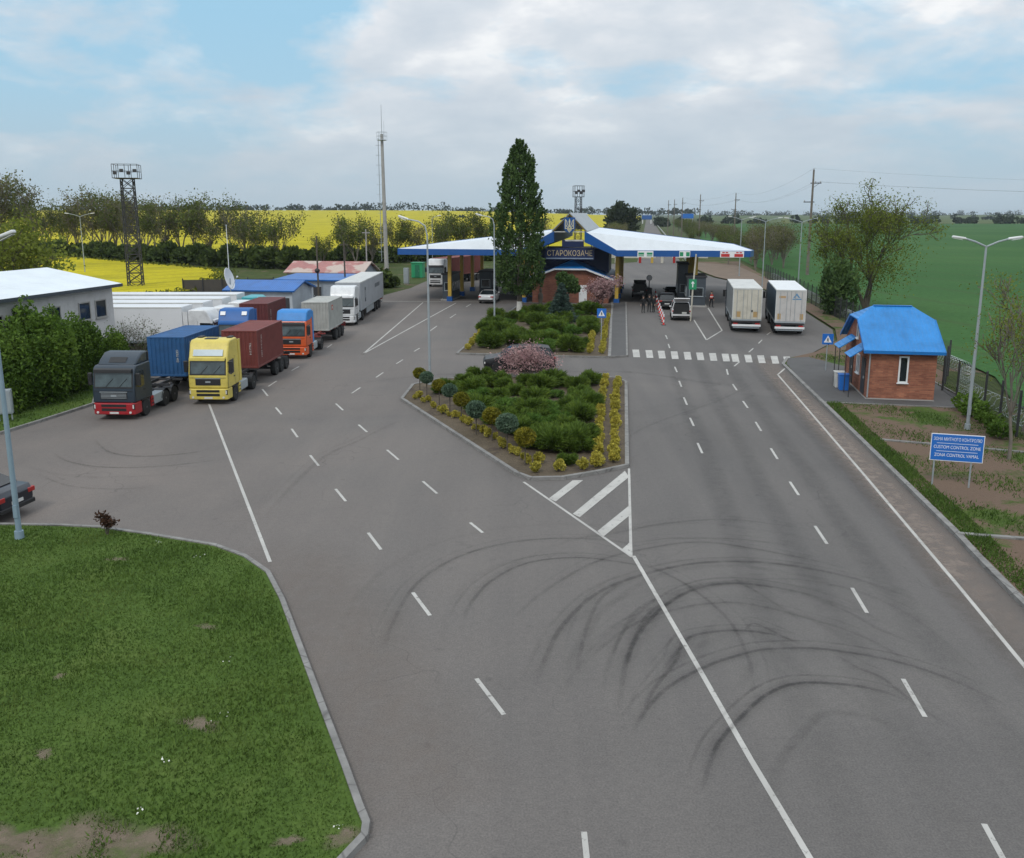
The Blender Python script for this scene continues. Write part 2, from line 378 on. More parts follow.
def make_bush(name, label, group, mat, rx, rz_, n, leaf, seed, bark=None, lumps=9, outw=0.5, tri=False, cat='bush', flat=0.0, aspect=1.8, lump_r=0.5):
    """leafy mound of several lumps; leaves reach down to the ground"""
    r = np.random.default_rng(seed)
    t = thing(name, label, cat, group=group)
    cs = []; od = []
    per = n//lumps
    for i in range(lumps):
        a = r.random()*2*PI; q = r.random()**0.5*rx*0.68
        zc = rz_*(0.42+0.38*r.random())*(1-0.45*(q/rx)**2)
        c = np.array([math.cos(a)*q, math.sin(a)*q, zc])
        rad = np.array([rx*lump_r, rx*lump_r, rz_*0.42])*(0.75+0.5*r.random())
        d = ball(per, 1.0, 0.55)
        cs.append(c + d*rad); od.append(d)
    C = np.vstack(cs); O = np.vstack(od)
    C[:, 2] = np.abs(C[:, 2])*(1)+0.03
    O = C.copy(); O[:, 2] -= rz_*0.2; O /= np.linalg.norm(O, axis=1, keepdims=True)+1e-6
    if flat: O[:, 2] *= flat
    hz = np.clip(C[:, 2]/rz_, 0, 1)
    mobj('foliage', leaf_mesh('foliage', C, leaf, mat, aspect=aspect, out=O, outw=outw, tri=tri, tint=r.random(len(C))), t)
    mb = MB()
    for i in range(5):
        a = r.random()*2*PI; q = rx*0.55*r.random()
        mb.tube([(math.cos(a)*0.05, math.sin(a)*0.05, -0.03), (math.cos(a)*q*0.5, math.sin(a)*q*0.5, rz_*0.4), (math.cos(a)*q, math.sin(a)*q, rz_*0.75)], [0.03, 0.02, 0.008], bark or M_bark, 5)
    mb.build('stems', t)
    return t

# ================================================================= SETTING
ZA = 0.0
g = MB(); S = 9000
g.sheet([(-S, -S*0.2, -0.06), (S, -S*0.2, -0.06), (S, S, -0.06), (-S, S, -0.06)], ground_mat('rough_ground', green=((0.035, 0.05, 0.016), (0.055, 0.075, 0.022), (0.085, 0.095, 0.035)), amount=0.56))
struct(g, 'ground')
right_kerb = [(11.0, -12), (12.2, 8), (13.31, 21.07), (13.75, 24.13), (14.09, 26.16), (15.65, 37.8), (18.26, 57.79), (19.3, 60.2)]
asph = right_kerb + [(22, 63), (25.8, 69), (28.2, 76), (31.2, 95), (33.5, 112), (33.6, 128), (32.2, 140), (32.6, 152), (35.6, 185), (71.9, 423), (390, 2500), (380, 2500),
    (62.8, 423), (26.4, 185), (20, 178), (-4, 160), (-12, 142), (-13.4, 127), (-13.9, 119.6), (-16.2, 108.5), (-19, 100), (-45, 96), (-48, 50), (-24.5, 50), (-22.23, 45.29), (-23.0, 41.5), (-23.59, 38.88), (-30, 36), (-45, 34), (-45, -12)]
g = MB(); g.sheet([(x, y, 0.0) for x, y in asph], M_asph); struct(g, 'road')

def kerb(name, pts, w=0.15, h=0.13, mat=M_kerb, z0=0.0):
    mb = MB(); pts = [Vector((p[0], p[1], 0)) for p in pts]; n = len(pts)
    L, Rr = [], []
    for i, p in enumerate(pts):
        d = (pts[min(i+1, n-1)] - pts[max(i-1, 0)]).normalized(); q = Vector((-d.y, d.x, 0))*w/2
        L.append(p+q); Rr.append(p-q)
    vs = []
    for l, r in zip(L, Rr): vs += [(l.x, l.y, z0-0.05), (l.x, l.y, z0+h), (r.x, r.y, z0+h), (r.x, r.y, z0-0.05)]
    fs = []
    for i in range(n-1):
        a, b = 4*i, 4*i+4
        fs += [(a, a+1, b+1, b), (a+1, a+2, b+2, b+1), (a+2, a+3, b+3, b+2)]
    fs += [(0, 1, 2, 3), (4*n-4, 4*n-3, 4*n-2, 4*n-1)]
    mb.add(vs, fs, mat); return struct(mb, name)
def dens(pts, step=0.9):
    out = []
    for (a, b) in zip(pts[:-1], pts[1:]):
        n = max(1, int(math.hypot(b[0]-a[0], b[1]-a[1])/step))
        out += [(a[0]+(b[0]-a[0])*i/n, a[1]+(b[1]-a[1])*i/n) for i in range(n)]
    return out + [pts[-1]]

# kerb material with the joints of its stones
def kerbstone():
    m, nt, b = newmat('kerb_stones'); v = geo_vec(nt)
    c = ramp(nt, noise(nt, v, 1.7, 5, 0.7), [(0.3, (0.15, 0.145, 0.137)), (0.7, (0.27, 0.262, 0.248))])
    w = N(nt, 'ShaderNodeTexVoronoi', feature='DISTANCE_TO_EDGE'); w.inputs['Scale'].default_value = 1.0; nt.links.new(v, w.inputs[0])
    c = mixc(nt, ramp(nt, w.outputs[0], [(0, (0.8,)*3), (0.02, (0,)*3)]), c, (0.09, 0.085, 0.08))
    nt.links.new(c, b.inputs['Base Color']); b.inputs['Roughness'].default_value = 0.9; return m
M_kerb = kerbstone()
kerb('kerb_right', right_kerb, 0.2, mat=M_kerb)
# near lawn
lawn_edge = [G(0, 527), G(60, 528), G(100, 530), G(150, 537), G(215, 548), G(245, 559), G(268, 575), G(282, 602), G(300, 650), G(320, 704), G(345, 770), G(360, 812), (-2.42, 12.75), (-2.40, 12.45), (-2.62, 12.0), (-3.6, 10.0)]
lawn_pts = lawn_edge + [(-8, 4), (-30, 4), (-32, 27.4)]
M_lawn = ground_mat('lawn_earth', green=((0.052, 0.090, 0.019), (0.070, 0.116, 0.025), (0.096, 0.135, 0.034)), soil=(0.17, 0.13, 0.09), amount=0.70, sscale=0.45)
g = MB(); g.sheet([(x, y, 0.09) for x, y in lawn_pts], M_lawn); struct(g, 'lawn')
kerb('kerb_lawn', [(-32, 27.4)] + lawn_edge, 0.13, mat=M_kerb)
# left verge under the bushes and right verge towards the fence
lv = [(-45, 34.2), (-30, 36.2), (-23.62, 39.0), (-23.05, 41.5), (-22.3, 45.3), (-24.3, 50.0), (-30, 60), (-48, 60)]
g = MB(); g.sheet([(x, y, 0.085) for x, y in lv], M_lawn); struct(g, 'lawn_verge')
kerb('kerb_verge', lv[:6], 0.16, mat=M_kerb)
fence_line = [(24.6, 22), (25.2, 32), G(1016, 439), G(983, 415), G(956, 402), G(942, 392), (27.5, 54), (28.8, 66), (30.6, 78), (33.2, 95), (36.2, 114), (40, 138)]
M_verge = ground_mat('verge_earth', green=((0.040, 0.068, 0.014), (0.058, 0.095, 0.02), (0.085, 0.115, 0.03)), soil=(0.150, 0.104, 0.075), amount=0.41, sscale=0.2)
rv = [(x+0.1, y) for x, y in right_kerb] + [(22.2, 62.9), (26, 68.9), (28.4, 76), (31.4, 95), (33.7, 112), (33.8, 128), (32.6, 140), (33, 152), (36, 185), (48, 186), (40.3, 138)] + fence_line[::-1][1:] + [(24, -12)]
g = MB(); g.sheet([(x, y, 0.09) for x, y in rv], M_verge); struct(g, 'verge')
for k, (a, b) in enumerate(((G(880, 442), G(1026, 455)), (G(957, 537), G(1100, 548)))):
    kerb('kerb_cross', dens([a, b], 2.0), 0.18, 0.06, mat=M_kerb, z0=0.09)
# apron and path by the guard house
g = MB(); M_pave = paint('path_asphalt', (0.085, 0.082, 0.08), 0.9, dirt=0.35, scale=0.5)
apron = [(18.35, 57.6), (19.4, 60.1), (20.5, 58.6), (20.2, 54.8), (19.6, 55.0), (25.0, 50.5), (24.2, 44.0), (16.9, 45.8)]
apron = [(18.4, 57.6), (19.4, 60.2), (20.9, 60.6), (22.4, 55.6), (25.6, 54.2), (24.3, 43.9), (16.75, 45.6)]
g.sheet([(x, y, 0.095) for x, y in apron], M_pave); struct(g, 'path')
kerb('kerb_path', [(25.7, 54.2), (24.4, 43.9), (16.7, 45.5)], 0.12, 0.05, mat=M_kerb, z0=0.09)
# islands
isN = [G(402, 400), G(413, 386), G(440, 380), G(530, 378), G(615, 379), G(626, 383), G(627, 467), G(600, 473), G(562, 479.5), G(531, 480), G(517, 475)]
isF = [G(457, 354.5), G(492, 325), G(522.6, 303), LC(-5.2, -1.2)[:2], LC(5.0, -1.2)[:2], G(611, 320), G(609, 358), G(540, 357)]
M_bed = ground_mat('bed_soil', green=((0.09, 0.07, 0.052), (0.115, 0.09, 0.07), (0.14, 0.11, 0.085)), soil=(0.08, 0.062, 0.05), amount=0.55, sscale=0.8)
for nm, poly in (('island_bed', isN), ('island_bed_far', isF)):
    g = MB(); g.sheet([(x, y, 0.1) for x, y in poly], M_bed); struct(g, nm)
    kerb('kerb_' + nm, poly + [poly[0]], 0.17, mat=M_kerb)
g = MB(); strip = [G(610, 358), G(627, 357), G(626, 303), G(612, 303)]
g.prism([(x, y) for x, y in strip], 0.0, 0.12, M_pave); struct(g, 'kerb_walk')
kerb('kerb_walk_edge', strip + [strip[0]], 0.14, 0.135, mat=M_kerb)
# fields
M_rape = field_mat('rapeseed', ((0.31, 0.28, 0.016), (0.43, 0.37, 0.014), (0.53, 0.45, 0.016)), 0.6, 0.05, 0.06)
def grid_field(name, poly_test, x0, x1, ys, nx, zf, mat, skirt=None):
    pass
def sheet_grid(name, left, right, ys, nx, zf, mat):
    """left(y), right(y) give the field's sides"""
    mb = MB(); vs = []; ny = len(ys)
    for y in ys:
        l, r = left(y), right(y)
        for i in range(nx+1):
            x = l + (r-l)*i/nx; vs.append((x, y, zf(x, y)))
    fs = [(j*(nx+1)+i, j*(nx+1)+i+1, (j+1)*(nx+1)+i+1, (j+1)*(nx+1)+i) for j in range(ny-1) for i in range(nx)]
    mb.add(vs, fs, mat); return struct(mb, name, smooth=True)
near = [G(px, py, .8) for px, py in ((-90, 246.5), (0, 252.5), (60, 256), (100, 259), (150, 263.5), (200, 267.5), (218, 269.5), (223, 271.5), (221, 275), (213, 280.5), (203, 286), (191, 290), (150, 294), (100, 298), (-120, 302))]
M_stalk = paint('green_stalks', (0.075, 0.105, 0.025), 0.9, dirt=0.5, scale=1.5)
g = MB(); nn_ = len(near); g.sheet([(x, y, 0.8) for x, y in near], M_rape)
g.add([(x, y, 0.0) for x, y in near] + [(x, y, 0.8) for x, y in near], [(i, (i+1) % nn_, nn_+(i+1) % nn_, nn_+i) for i in range(nn_)], M_stalk); struct(g, 'field_rapeseed_near')
# leafy green skirt where the crop ends, built as leaf faces
def sm(t): t = max(0, min(1, t)); return t*t*(3-2*t)
def zyel(x, y): return 0.9 + 15.0*sm((y-450)/1100)*sm((260-x+0.15*y)/700)
ysF = list(np.geomspace(196, 1560, 26))
sheet_grid('field_rapeseed', lambda y: -900-y*0.4, lambda y: 18+(y-185)*0.153, ysF, 14, zyel, M_rape)
g = MB(); g.box(-260, 19.5, 195.6, 196.2, 0, 0.9, M_rape)
M_wheat = field_mat('green_crop', ((0.030, 0.088, 0.024), (0.042, 0.110, 0.030), (0.064, 0.135, 0.038)), -0.14, 0.03, 0.012, 0.25, track=(0.055, 0.075, 0.03))
ysG = list(np.geomspace(12, 900, 30))
def zgr(x, y): return 0.06
def fence_x(y):
    pts = [(24.4, 0)] + fence_line + [(46, 186), (84, 425), (165, 950)]
    for (x0, y0), (x1, y1) in zip(pts[:-1], pts[1:]):
        if y0 <= y <= y1: return x0 + (x1-x0)*(y-y0)/(y1-y0)
    return 165
sheet_grid('field_crop', lambda y: fence_x(y)+3.0, lambda y: 900+y, ysG, 10, zgr, M_wheat)
M_farf = field_mat('far_crop', ((0.05, 0.085, 0.03), (0.08, 0.11, 0.04), (0.12, 0.13, 0.06)), 0.3, 0.004, 0.003, 0.1)
sheet_grid('field_far', lambda y: 100+y*0.153, lambda y: 2000+y, list(np.geomspace(930, 3200, 12)), 8, lambda x, y: 0.05+6*sm((y-1500)/1700), M_farf)
g = MB(); g.sheet([(23.5+x-24.4 if False else x, y, 0.10) for x, y in [(33.9, 128), (32.8, 140), (33.2, 152), (36.2, 185), (44, 172), (40, 140), (36.5, 116), (33.9, 114)]], paint('bare_soil', (0.16, 0.115, 0.08), 0.95, dirt=0.4, scale=0.5)); struct(g, 'ground_soil')
# ---- left of the far road: grassy shoulder keeps the base colour

# ---------------------------------------------------------------- road markings and tyre marks
M_mark = markmat()
mk = MB()
def line(p, q, w=0.12, z=0.0061):
    d = Vector((q[0]-p[0], q[1]-p[1], 0)).normalized(); n = Vector((-d.y, d.x, 0))*w*.76/2
    mk.sheet([(p[0]+n.x, p[1]+n.y, z), (p[0]-n.x, p[1]-n.y, z), (q[0]-n.x, q[1]-n.y, z), (q[0]+n.x, q[1]+n.y, z)], M_mark)
def pl(pts, w=0.12):
    gs = [G(*p) for p in pts]
    for a, b in zip(gs[:-1], gs[1:]): line(a, b, w)
def cr(x, y, s, ox, oy): return (ox + x/s, oy + y/s)
for a in ((228,180,248,205),(277,247,298,272),(335,325,357,356),(403,422,434,460),(496,545,533,590),(615,705,662,767),
          (497,233,523,257),(580,310,611,337),(684,402,726,438),(815,517,867,562),(988,668,1034,705),
          (555,195,586,174),(644,137,670,119),(718,87,742,72),(783,42,803,30),(250,170,280,150),(335,112,362,97),(465,28,482,16)):
    p, q = cr(a[0], a[1], 3.657, 200, 340), cr(a[2], a[3], 3.657, 200, 340); pl([p, q], 0.13)
for a in ((412.8,592.6,430,615.6),(476.4,678.7,504,714.8),(584,832,589,880),(903,679,925,717),(852,588,867,613),(815,526,827,544),(984,824,1008,868),
          (430,331,437,326),(450,318,456,314),(466,307,471,304),(478,299,482,297)):
    pl([a[:2], a[2:]], 0.13)
for a in ((255,160,263,178),(270,208,278,228),(286,264,297,290),(307,334,320,362),(333,420,349,455),(432,168,437,187),(453,219,467,240),(488,277,504,300),
          (531,348,550,379),(583,438,606,475),(648,552,678,598),(570,50,582,42),(541,80,553,68),(508,110,523,97),(458,158,476,143),(224,52,230,65),(233,82,238,96)):
    pl([cr(a[0], a[1], 3.413, 600, 320), cr(a[2], a[3], 3.413, 600, 320)], 0.13)
pl([(209, 404), (270, 562)], 0.14)
pl([(523.6, 482), (632, 557)], 0.13); pl([(633.5, 556), (652, 588), (698, 667), (751, 760), (818, 872)], 0.15); pl([(629, 468.7), (631, 556)], 0.12)
pl([(785, 368.5), (777.6, 374.8)], 0.14); pl([(777.6, 374.5), (860, 470), (960, 588), (1040, 685)], 0.14)
pl([(363, 354), (423, 302.5)], 0.16); pl([(363, 354), (456, 303)], 0.16); pl([(345, 301), (500, 302)], 0.3)
pl([(694, 320), (706.4, 340)], 0.16); pl([(706.4, 340), (722, 330.5)], 0.16); pl([(722, 330.5), (708, 308)], 0.16)
for quad in ([(470,98),(495,98),(428,150),(412,142)], [(597,75),(607,90),(487,188),(470,180)], [(607,160),(607,185),(545,235),(530,222)], [(608,250),(613,283),(588,268)]):
    mk.sheet([G3(*cr(x, y, 2.438, 380, 440), 0.0123) for x, y in quad], M_mark)
for x in (123,168,210,254,298,341,385,428,460,505,549,595,638):
    y0 = 101 + (x-123)*0.046; s = 4 + (x-123)*0.006
    pts = [cr(x-13, y0, 3.413, 600, 320), cr(x+10, y0, 3.413, 600, 320), cr(x+10+s, y0+26, 3.413, 600, 320), cr(x-13+s, y0+26, 3.413, 600, 320)]
    mk.sheet([G3(*p, 0.0123) for p in pts], M_mark)
for k in range(14):       # lane dashes beyond the canopy
    b = 40 + 14*k; p, q = LC(16.5, b)[:2], LC(16.5, b+4)[:2]; line(p, q, 0.15)
struct(mk, 'road_markings')
def ribbon_mesh(name, rows, mat, z=0.004, wk=1.0):
    """rows: (px polyline, width, strength)"""
    V_, F_, A_ = [], [], []
    for zi, (pts, w, s) in enumerate(rows):
        g2 = [Vector((*G(*p), 0)) for p in pts]
        # smooth through the points
        out = []
        for i in range(len(g2)-1):
            p0, p1, p2, p3 = g2[max(i-1, 0)], g2[i], g2[i+1], g2[min(i+2, len(g2)-1)]
            for t in np.linspace(0, 1, 9)[:-1]:
                out.append(0.5*((2*p1) + (p2-p0)*t + (2*p0-5*p1+4*p2-p3)*t*t + (3*p1-p0-3*p2+p3)*t**3))
        out.append(g2[-1]); n = len(out); o = len(V_)
        for i, p in enumerate(out):
            d = (out[min(i+1, n-1)] - out[max(i-1, 0)]).normalized(); q = Vector((-d.y, d.x, 0))*w*wk/2
            e = s*min(1, 4*min(i, n-1-i)/n)
            zz = z + 0.00008*zi
            for k, (f, a) in enumerate(((-1, 0), (-0.35, e), (0.35, e), (1, 0))):
                V_.append((p.x+q.x*f, p.y+q.y*f, zz)); A_.append(a)
        for i in range(n-1):
            for k in range(3):
                a = o+4*i+k; F_.append((a, a+1, a+5, a+4))
    me = bpy.data.meshes.new(name); me.from_pydata(V_, [], F_); me.update(); me.materials.append(mat)
    at = me.attributes.new('fade', 'FLOAT', 'POINT'); at.data.foreach_set('value', A_)
    return tag(mobj(name, me), kind='structure')
c4 = lambda *P: [cr(x, y, 2.438, 380, 440) for x, y in P]
c8 = lambda *P: [cr(x, y, 3.16, 700, 600) for x, y in P]
c1 = lambda *P: [cr(x, y, 4.0, 0, 430) for x, y in P]
marks = [
 (c4((8,520),(30,450),(85,355),(180,290),(300,253),(430,240),(560,245),(640,262)), 0.30, 0.30),
 (c4((205,440),(220,400),(270,345),(360,300),(480,287),(600,300),(680,318)), 0.28, 0.38),
 (c4((375,600),(400,540),(440,460),(520,380),(620,335),(760,302),(900,297),(1024,310)) + [(860, 580), (920, 602)], 0.36, 0.45),
 (c4((582,670),(600,540),(640,460),(700,400),(780,360),(880,350),(1024,372)) + [(860, 612)], 0.34, 0.62),
 (c4((600,560),(615,500),(650,430),(700,392)), 0.30, 0.45),
 (c4((640,690),(660,620),(720,540),(752,482),(860,465),(960,475),(1040,500)), 0.28, 0.45),
 (c4((690,560),(730,510),(760,478)), 0.28, 0.4),
 (c4((615,720),(640,670),(700,605),(800,550),(900,518)) + c8((230,155),(380,155),(600,190),(800,255),(1000,350)), 0.27, 0.55),
 (c8((5,610),(30,520),(60,450),(130,370),(210,300),(300,265),(430,265),(560,285),(660,322)), 0.26, 0.72),
 (c4((320,440),(400,370),(520,300),(650,265),(800,250),(1024,287)) + [(850, 570)], 0.30, 0.30),
 (c4((480,570),(500,470),(540,385),(620,330)), 0.3, 0.26),
 (c4((610,290),(680,318),(760,362),(850,440),(900,540),(912,630)), 0.26, 0.26),
 (c4((480,560),(560,490),(640,440),(760,405),(880,398),(1024,430)) + [(870, 640), (950, 690)], 0.30, 0.30),
 (c4((470,240),(550,232),(700,203),(860,195),(1024,215)), 0.35, 0.22),
 (c4((590,255),(720,240),(880,243),(1024,262)), 0.3, 0.2),
 (c4((830,320),(900,360),(980,410),(1040,450)), 0.25, 0.2),
 (c8((420,170),(500,215),(580,250),(680,330),(790,400)), 0.25, 0.28),
 (c8((140,100),(170,75),(230,100),(320,145)), 0.2, 0.3),
 (c8((380,0),(480,45),(560,90),(680,140)), 0.3, 0.2),
 (c1((380,40),(430,85),(520,104),(640,104),(760,92),(840,78)), 0.28, 0.32),
 (c1((210,90),(270,125),(400,148),(600,148),(780,132),(900,115)), 0.28, 0.3),
 (c1((140,170),(260,220),(420,236),(600,232)), 0.3, 0.16),
 ([(330, 387), (420, 376), (480, 374), (620, 372), (700, 382), (790, 392)], 0.5, 0.18),
 ([(560, 700), (600, 640), (680, 590), (800, 580), (900, 610), (1010, 700)], 0.3, 0.14),
 ([(600, 470), (640, 430), (720, 400), (760, 380)], 0.4, 0.12),
 ([(260, 520), (320, 460), (360, 440), (400, 420)], 0.5, 0.14),
]
def shift(pts, d):
    w_ = [Vector(G(*p)) for p in pts]; out = []
    for i, p in enumerate(w_):
        t = (w_[min(i+1, len(w_)-1)]-w_[max(i-1, 0)]).normalized(); out.append(GW((p.x-t.y*d, p.y+t.x*d)))
    return out
def GW(p):
    x, y = p; Yc = y*math.cos(TH) + CH*math.sin(TH); Zc = -y*math.sin(TH) + CH*math.cos(TH)
    return (PX + F*x/Yc, PY + F*Zc/Yc)
allm = []
rm = random.Random(9)
for i, (p, w, st) in enumerate(marks):
    allm.append((p, w*2.0, st*.20)); allm.append((p, w*.60, st*.62)); allm.append((shift(p, .30+.08*rm.random()), w*.5, st*.26))
    if i % 2 == 0: allm.append((shift(p, -.9-1.1*rm.random()), w*1.2, st*.17))
    if i % 3 == 0: allm.append((shift(p, 1.1+1.2*rm.random()), w*1.1, st*.15))
ribbon_mesh('road_tyre_marks', allm, ribbonmat('tyre_rubber_marks', (0.030, 0.028, 0.028)), wk=0.84)
# worn dark wheel tracks in the lanes
tracks = []
for a0, w in ((-0.6, 1.1), (1.2, 1.0), (3.3, 1.0), (5.0, 1.0)):
    pts = []
    for (cx, cy) in ((5.9, 8), (6.9, 20), (8.6, 34), (10.2, 48), (11.8, 60), (13.6, 72)):
        pts.append((cx + a0*0.95, cy))
    tracks.append((pts, w, 0.16))
def GW(p): # world to pixel (for reuse of ribbon builder)
    x, y = p; X = x; Yc = y*math.cos(TH) + (CH)*math.sin(TH); Zc = y*(-math.sin(TH)) + CH*math.cos(TH)
    return (PX + F*X/Yc, PY + F*Zc/Yc)
ribbon_mesh('road_wheel_tracks', [([GW(p) for p in pts], w, s) for pts, w, s in tracks], ribbonmat('worn_track', (0.05, 0.049, 0.05)), z=0.002)
# pale dusty gutter along the right kerb
ribbon_mesh('road_dust', [([GW((x-0.95, y)) for x, y in right_kerb[1:]], 2.0, 0.85), ([GW((x+0.8, y)) for x, y in lawn_edge[4:13]], 4.6, 0.26)], ribbonmat('road_dust_tan', (0.225, 0.18, 0.15)), z=0.0012)

# ================================================================= BUILDINGS
def ribbed(name, col, scale=5.0, axis='X', rough=0.4, strength=0.5, patchy=None, var=1.0):
    m, nt, b = newmat(name); v = obj_vec(nt)
    w = N(nt, 'ShaderNodeTexWave', wave_type='BANDS', bands_direction=axis); w.inputs['Scale'].default_value = scale; nt.links.new(v, w.inputs[0])
    n = noise(nt, v, 0.7, 5, 0.7)
    c = ramp(nt, n, [(0.3, tuple(x*(1-.22*var) for x in col)), (0.5, col), (0.75, tuple(min(1, x*(1+.18*var)) for x in col))])
    if patchy: c = mixc(nt, ramp(nt, noise(nt, v, 0.35, 3, 0.5), [(0.45, (0,)*3), (0.5, (1,)*3)]), c, patchy)
    nt.links.new(c, b.inputs['Base Color']); b.inputs['Roughness'].default_value = rough
    bump(nt, b, w.outputs[1], strength, 0.03); return m
M_houseroof = ribbed('blue_profiled_roof', (0.014, 0.205, 0.54), 1.5, strength=0.9, rough=0.5, var=1.3)
M_hutroof = ribbed('blue_hut_roof', (0.012, 0.12, 0.40), 1.6)
M_rustroof = ribbed('red_hut_roof', (0.36, 0.13, 0.11), 1.6, patchy=(0.46, 0.36, 0.30))
M_whiteroof = ribbed('white_profiled_roof', (0.70, 0.745, 0.77), 1.0, 'Y', strength=0.25, var=.4)
def solid(o, t, off=-1.0):
    s = o.modifiers.new('thickness', 'SOLIDIFY'); s.thickness = t; s.offset = off; return o
def window(parent, x0, x1, z0, z1, y, frame=M_white, glass=M_glass, t=0.06, mull=0, name='window', axis='y', out=-1, d=0.05):
    """frame with a pane in it, on a wall facing -Y (axis y) or +-X (axis x)"""
    f = MB(); p = MB()
    def bx(mb, a0, a1, q0, q1, e0, e1, mat):
        lo, hi = sorted((y + out*e0, y + out*e1))
        if axis == 'y': mb.box(a0, a1, lo, hi, q0, q1, mat)
        else: mb.box(lo, hi, a0, a1, q0, q1, mat)
    for a in ((x0, x0+t, z0, z1), (x1-t, x1, z0, z1), (x0+t, x1-t, z1-t, z1), (x0+t, x1-t, z0, z0+t)): bx(f, *a, -0.01, d, frame)
    for k in range(mull):
        c = x0 + (x1-x0)*(k+1)/(mull+1); bx(f, c-t/2, c+t/2, z0+t, z1-t, -0.01, d, frame)
    bx(f, x0-0.05, x1+0.05, z0-0.05, z0-0.002, -0.01, d+0.06, frame)
    bx(p, x0+t, x1-t, z0+t, z1-t, 0.004, d*0.4, glass)
    o = f.build(name, parent); p.build('pane', o); return o
# ---- guard house at the right
HZ = R(-10.5)
hs = thing('brick_house', 'small red brick guard house with a bright blue half-hipped metal roof beside the road', 'house', (19.3, 46.45, 0.095), HZ)
mb = MB(); W_, D_ = 3.45, 6.4
mb.prism([(0, 0), (D_, 0), (D_, 2.70), (4.28, 3.94), (2.12, 3.94), (0, 2.70)], 0, W_, M_brick, 'x'); mb.build('wall', hs)
mb = MB(); mb.box(-0.03, W_+0.03, -0.03, D_+0.03, -0.05, 0.06, M_conc); mb.build('plinth', hs)
rf = MB(); x0, x1 = -0.32, 3.77
rf.add([(x0,-.32,2.64),(x1,-.32,2.64),(x1,2.1,4.07),(2.75,3.2,4.72),(.7,3.2,4.72),(x0,2.1,4.07),(x0,4.3,4.07),(x1,4.3,4.07),(x0,6.72,2.64),(x1,6.72,2.64)],
       [(0,1,2,3,4,5),(5,4,6),(2,7,3),(6,4,3,7,9,8)], M_houseroof)
roof = solid(rf.build('roof', hs), 0.07, 1.0)
mb = MB(); mb.box(x0-0.01, x1+0.01, -0.36, -0.325, 2.55, 2.72, M_blueroof); mb.build('eaves_board', roof)
mb = MB(); mb.box(.7, 2.75, 3.1, 3.3, 4.77, 4.82, M_blueroof); mb.build('ridge_cap', roof)
for s in (x0-0.02, x1-0.01):
    mb = MB(); mb.prism([(-.34, 2.56), (2.1, 4.01), (2.1, 4.17), (-.34, 2.72)], s, s+0.03, M_blueroof, 'x'); mb.build('bargeboard', roof)
    mb = MB(); mb.prism([(6.74, 2.56), (4.3, 4.01), (4.3, 4.17), (6.74, 2.72)], s, s+0.03, M_blueroof, 'x'); mb.build('bargeboard', roof)
window(hs, 1.55, 2.05, 0.95, 2.4, 0.0, t=0.08)
window(hs, 2.9, 3.4, 2.9, 3.75, 0.0, t=0.08, axis='x')
for (y0, zt) in ((0.55, 2.25), (3.9, 2.25)):
    mb = MB(); mb.box(-0.05, 0.01, y0, y0+0.9, 0.14, 2.1, M_dark); d = mb.build('door', hs)
    mb = MB(); mb.box(-0.09, -0.05, y0+0.1, y0+0.14, 1.0, 1.15, M_steel); mb.build('handle', d)
    mb = MB(); mb.add([(0.0, y0-0.35, 2.9), (0.0, y0+1.2, 2.9), (-0.95, y0+1.2, 2.25), (-0.95, y0-0.35, 2.25)], [(0, 1, 2, 3)], M_houseroof)
    a = solid(mb.build('awning', hs), 0.05)
    for yy in (y0-0.25, y0+1.1): mb = MB(); mb.tube([(-0.85, yy, 2.3), (-0.85, yy, 0.0)], 0.025, M_dark, 6); mb.build('awning_post', a)
window(hs, 2.1, 2.9, 1.0, 2.1, 0.0, t=0.07, axis='x', mull=1)
mb = MB(); mb.tube([(0.05, -0.07, 2.6), (0.05, -0.07, 0.1)], 0.04, M_steel, 6); mb.build('drainpipe', hs)
def bin_(mat, lx, ly, label):
    c, s = math.cos(HZ), math.sin(HZ)
    t = thing('waste_bin', label, 'bin', (19.3+lx*c-ly*s, 46.45+lx*s+ly*c, 0.095), HZ)
    mb = MB(); mb.prism([(-0.24, 0), (0.24, 0), (0.29, 0.85), (-0.29, 0.85)], -0.27, 0.27, mat, 'y'); mb.build('bin_body', t, bevel=0.03)
    mb = MB(); mb.box(-0.31, 0.31, -0.3, 0.3, 0.86, 0.93, mat); mb.build('lid', t, bevel=0.02)
bin_(M_signblue, -0.75, 2.4, 'blue waste bin by the doors of the guard house')
bin_(M_whitedirty, -0.85, 3.2, 'white waste bin behind the blue one by the guard house')

# ---- white building at the left
C1 = G(119, 283.5, 5.5)
wb = thing('office_building', 'long white rendered building with a pale metal gable roof behind the bushes', 'building', (C1[0], C1[1], 0), -AX)
M_render = paint('grey_white_render', (0.50, 0.495, 0.49), 0.8, dirt=0.3, scale=0.7)
mb = MB(); LW = 26.0; DW = 10.4
mb.prism([(-0.35, 0), (-0.35, 5.45), (-DW/2, 6.3), (-DW+0.35, 5.45), (-DW+0.35, 0)], -LW, -0.3, M_render, 'y'); mb.build('wall', wb)
rf = MB(); rf.add([(0.1, 0.15, 5.42), (-DW/2, 0.15, 6.42), (-DW-0.1, 0.15, 5.42), (0.1, -LW-.3, 5.42), (-DW/2, -LW-.3, 6.42), (-DW-0.1, -LW-.3, 5.42)], [(0, 1, 4, 3), (1, 2, 5, 4)], M_whiteroof)
solid(rf.build('roof', wb), 0.08, 1.0)
mb = MB(); mb.box(0.1, 0.16, -LW-.3, 0.16, 5.3, 5.5, M_slate); mb.build('gutter', wb)
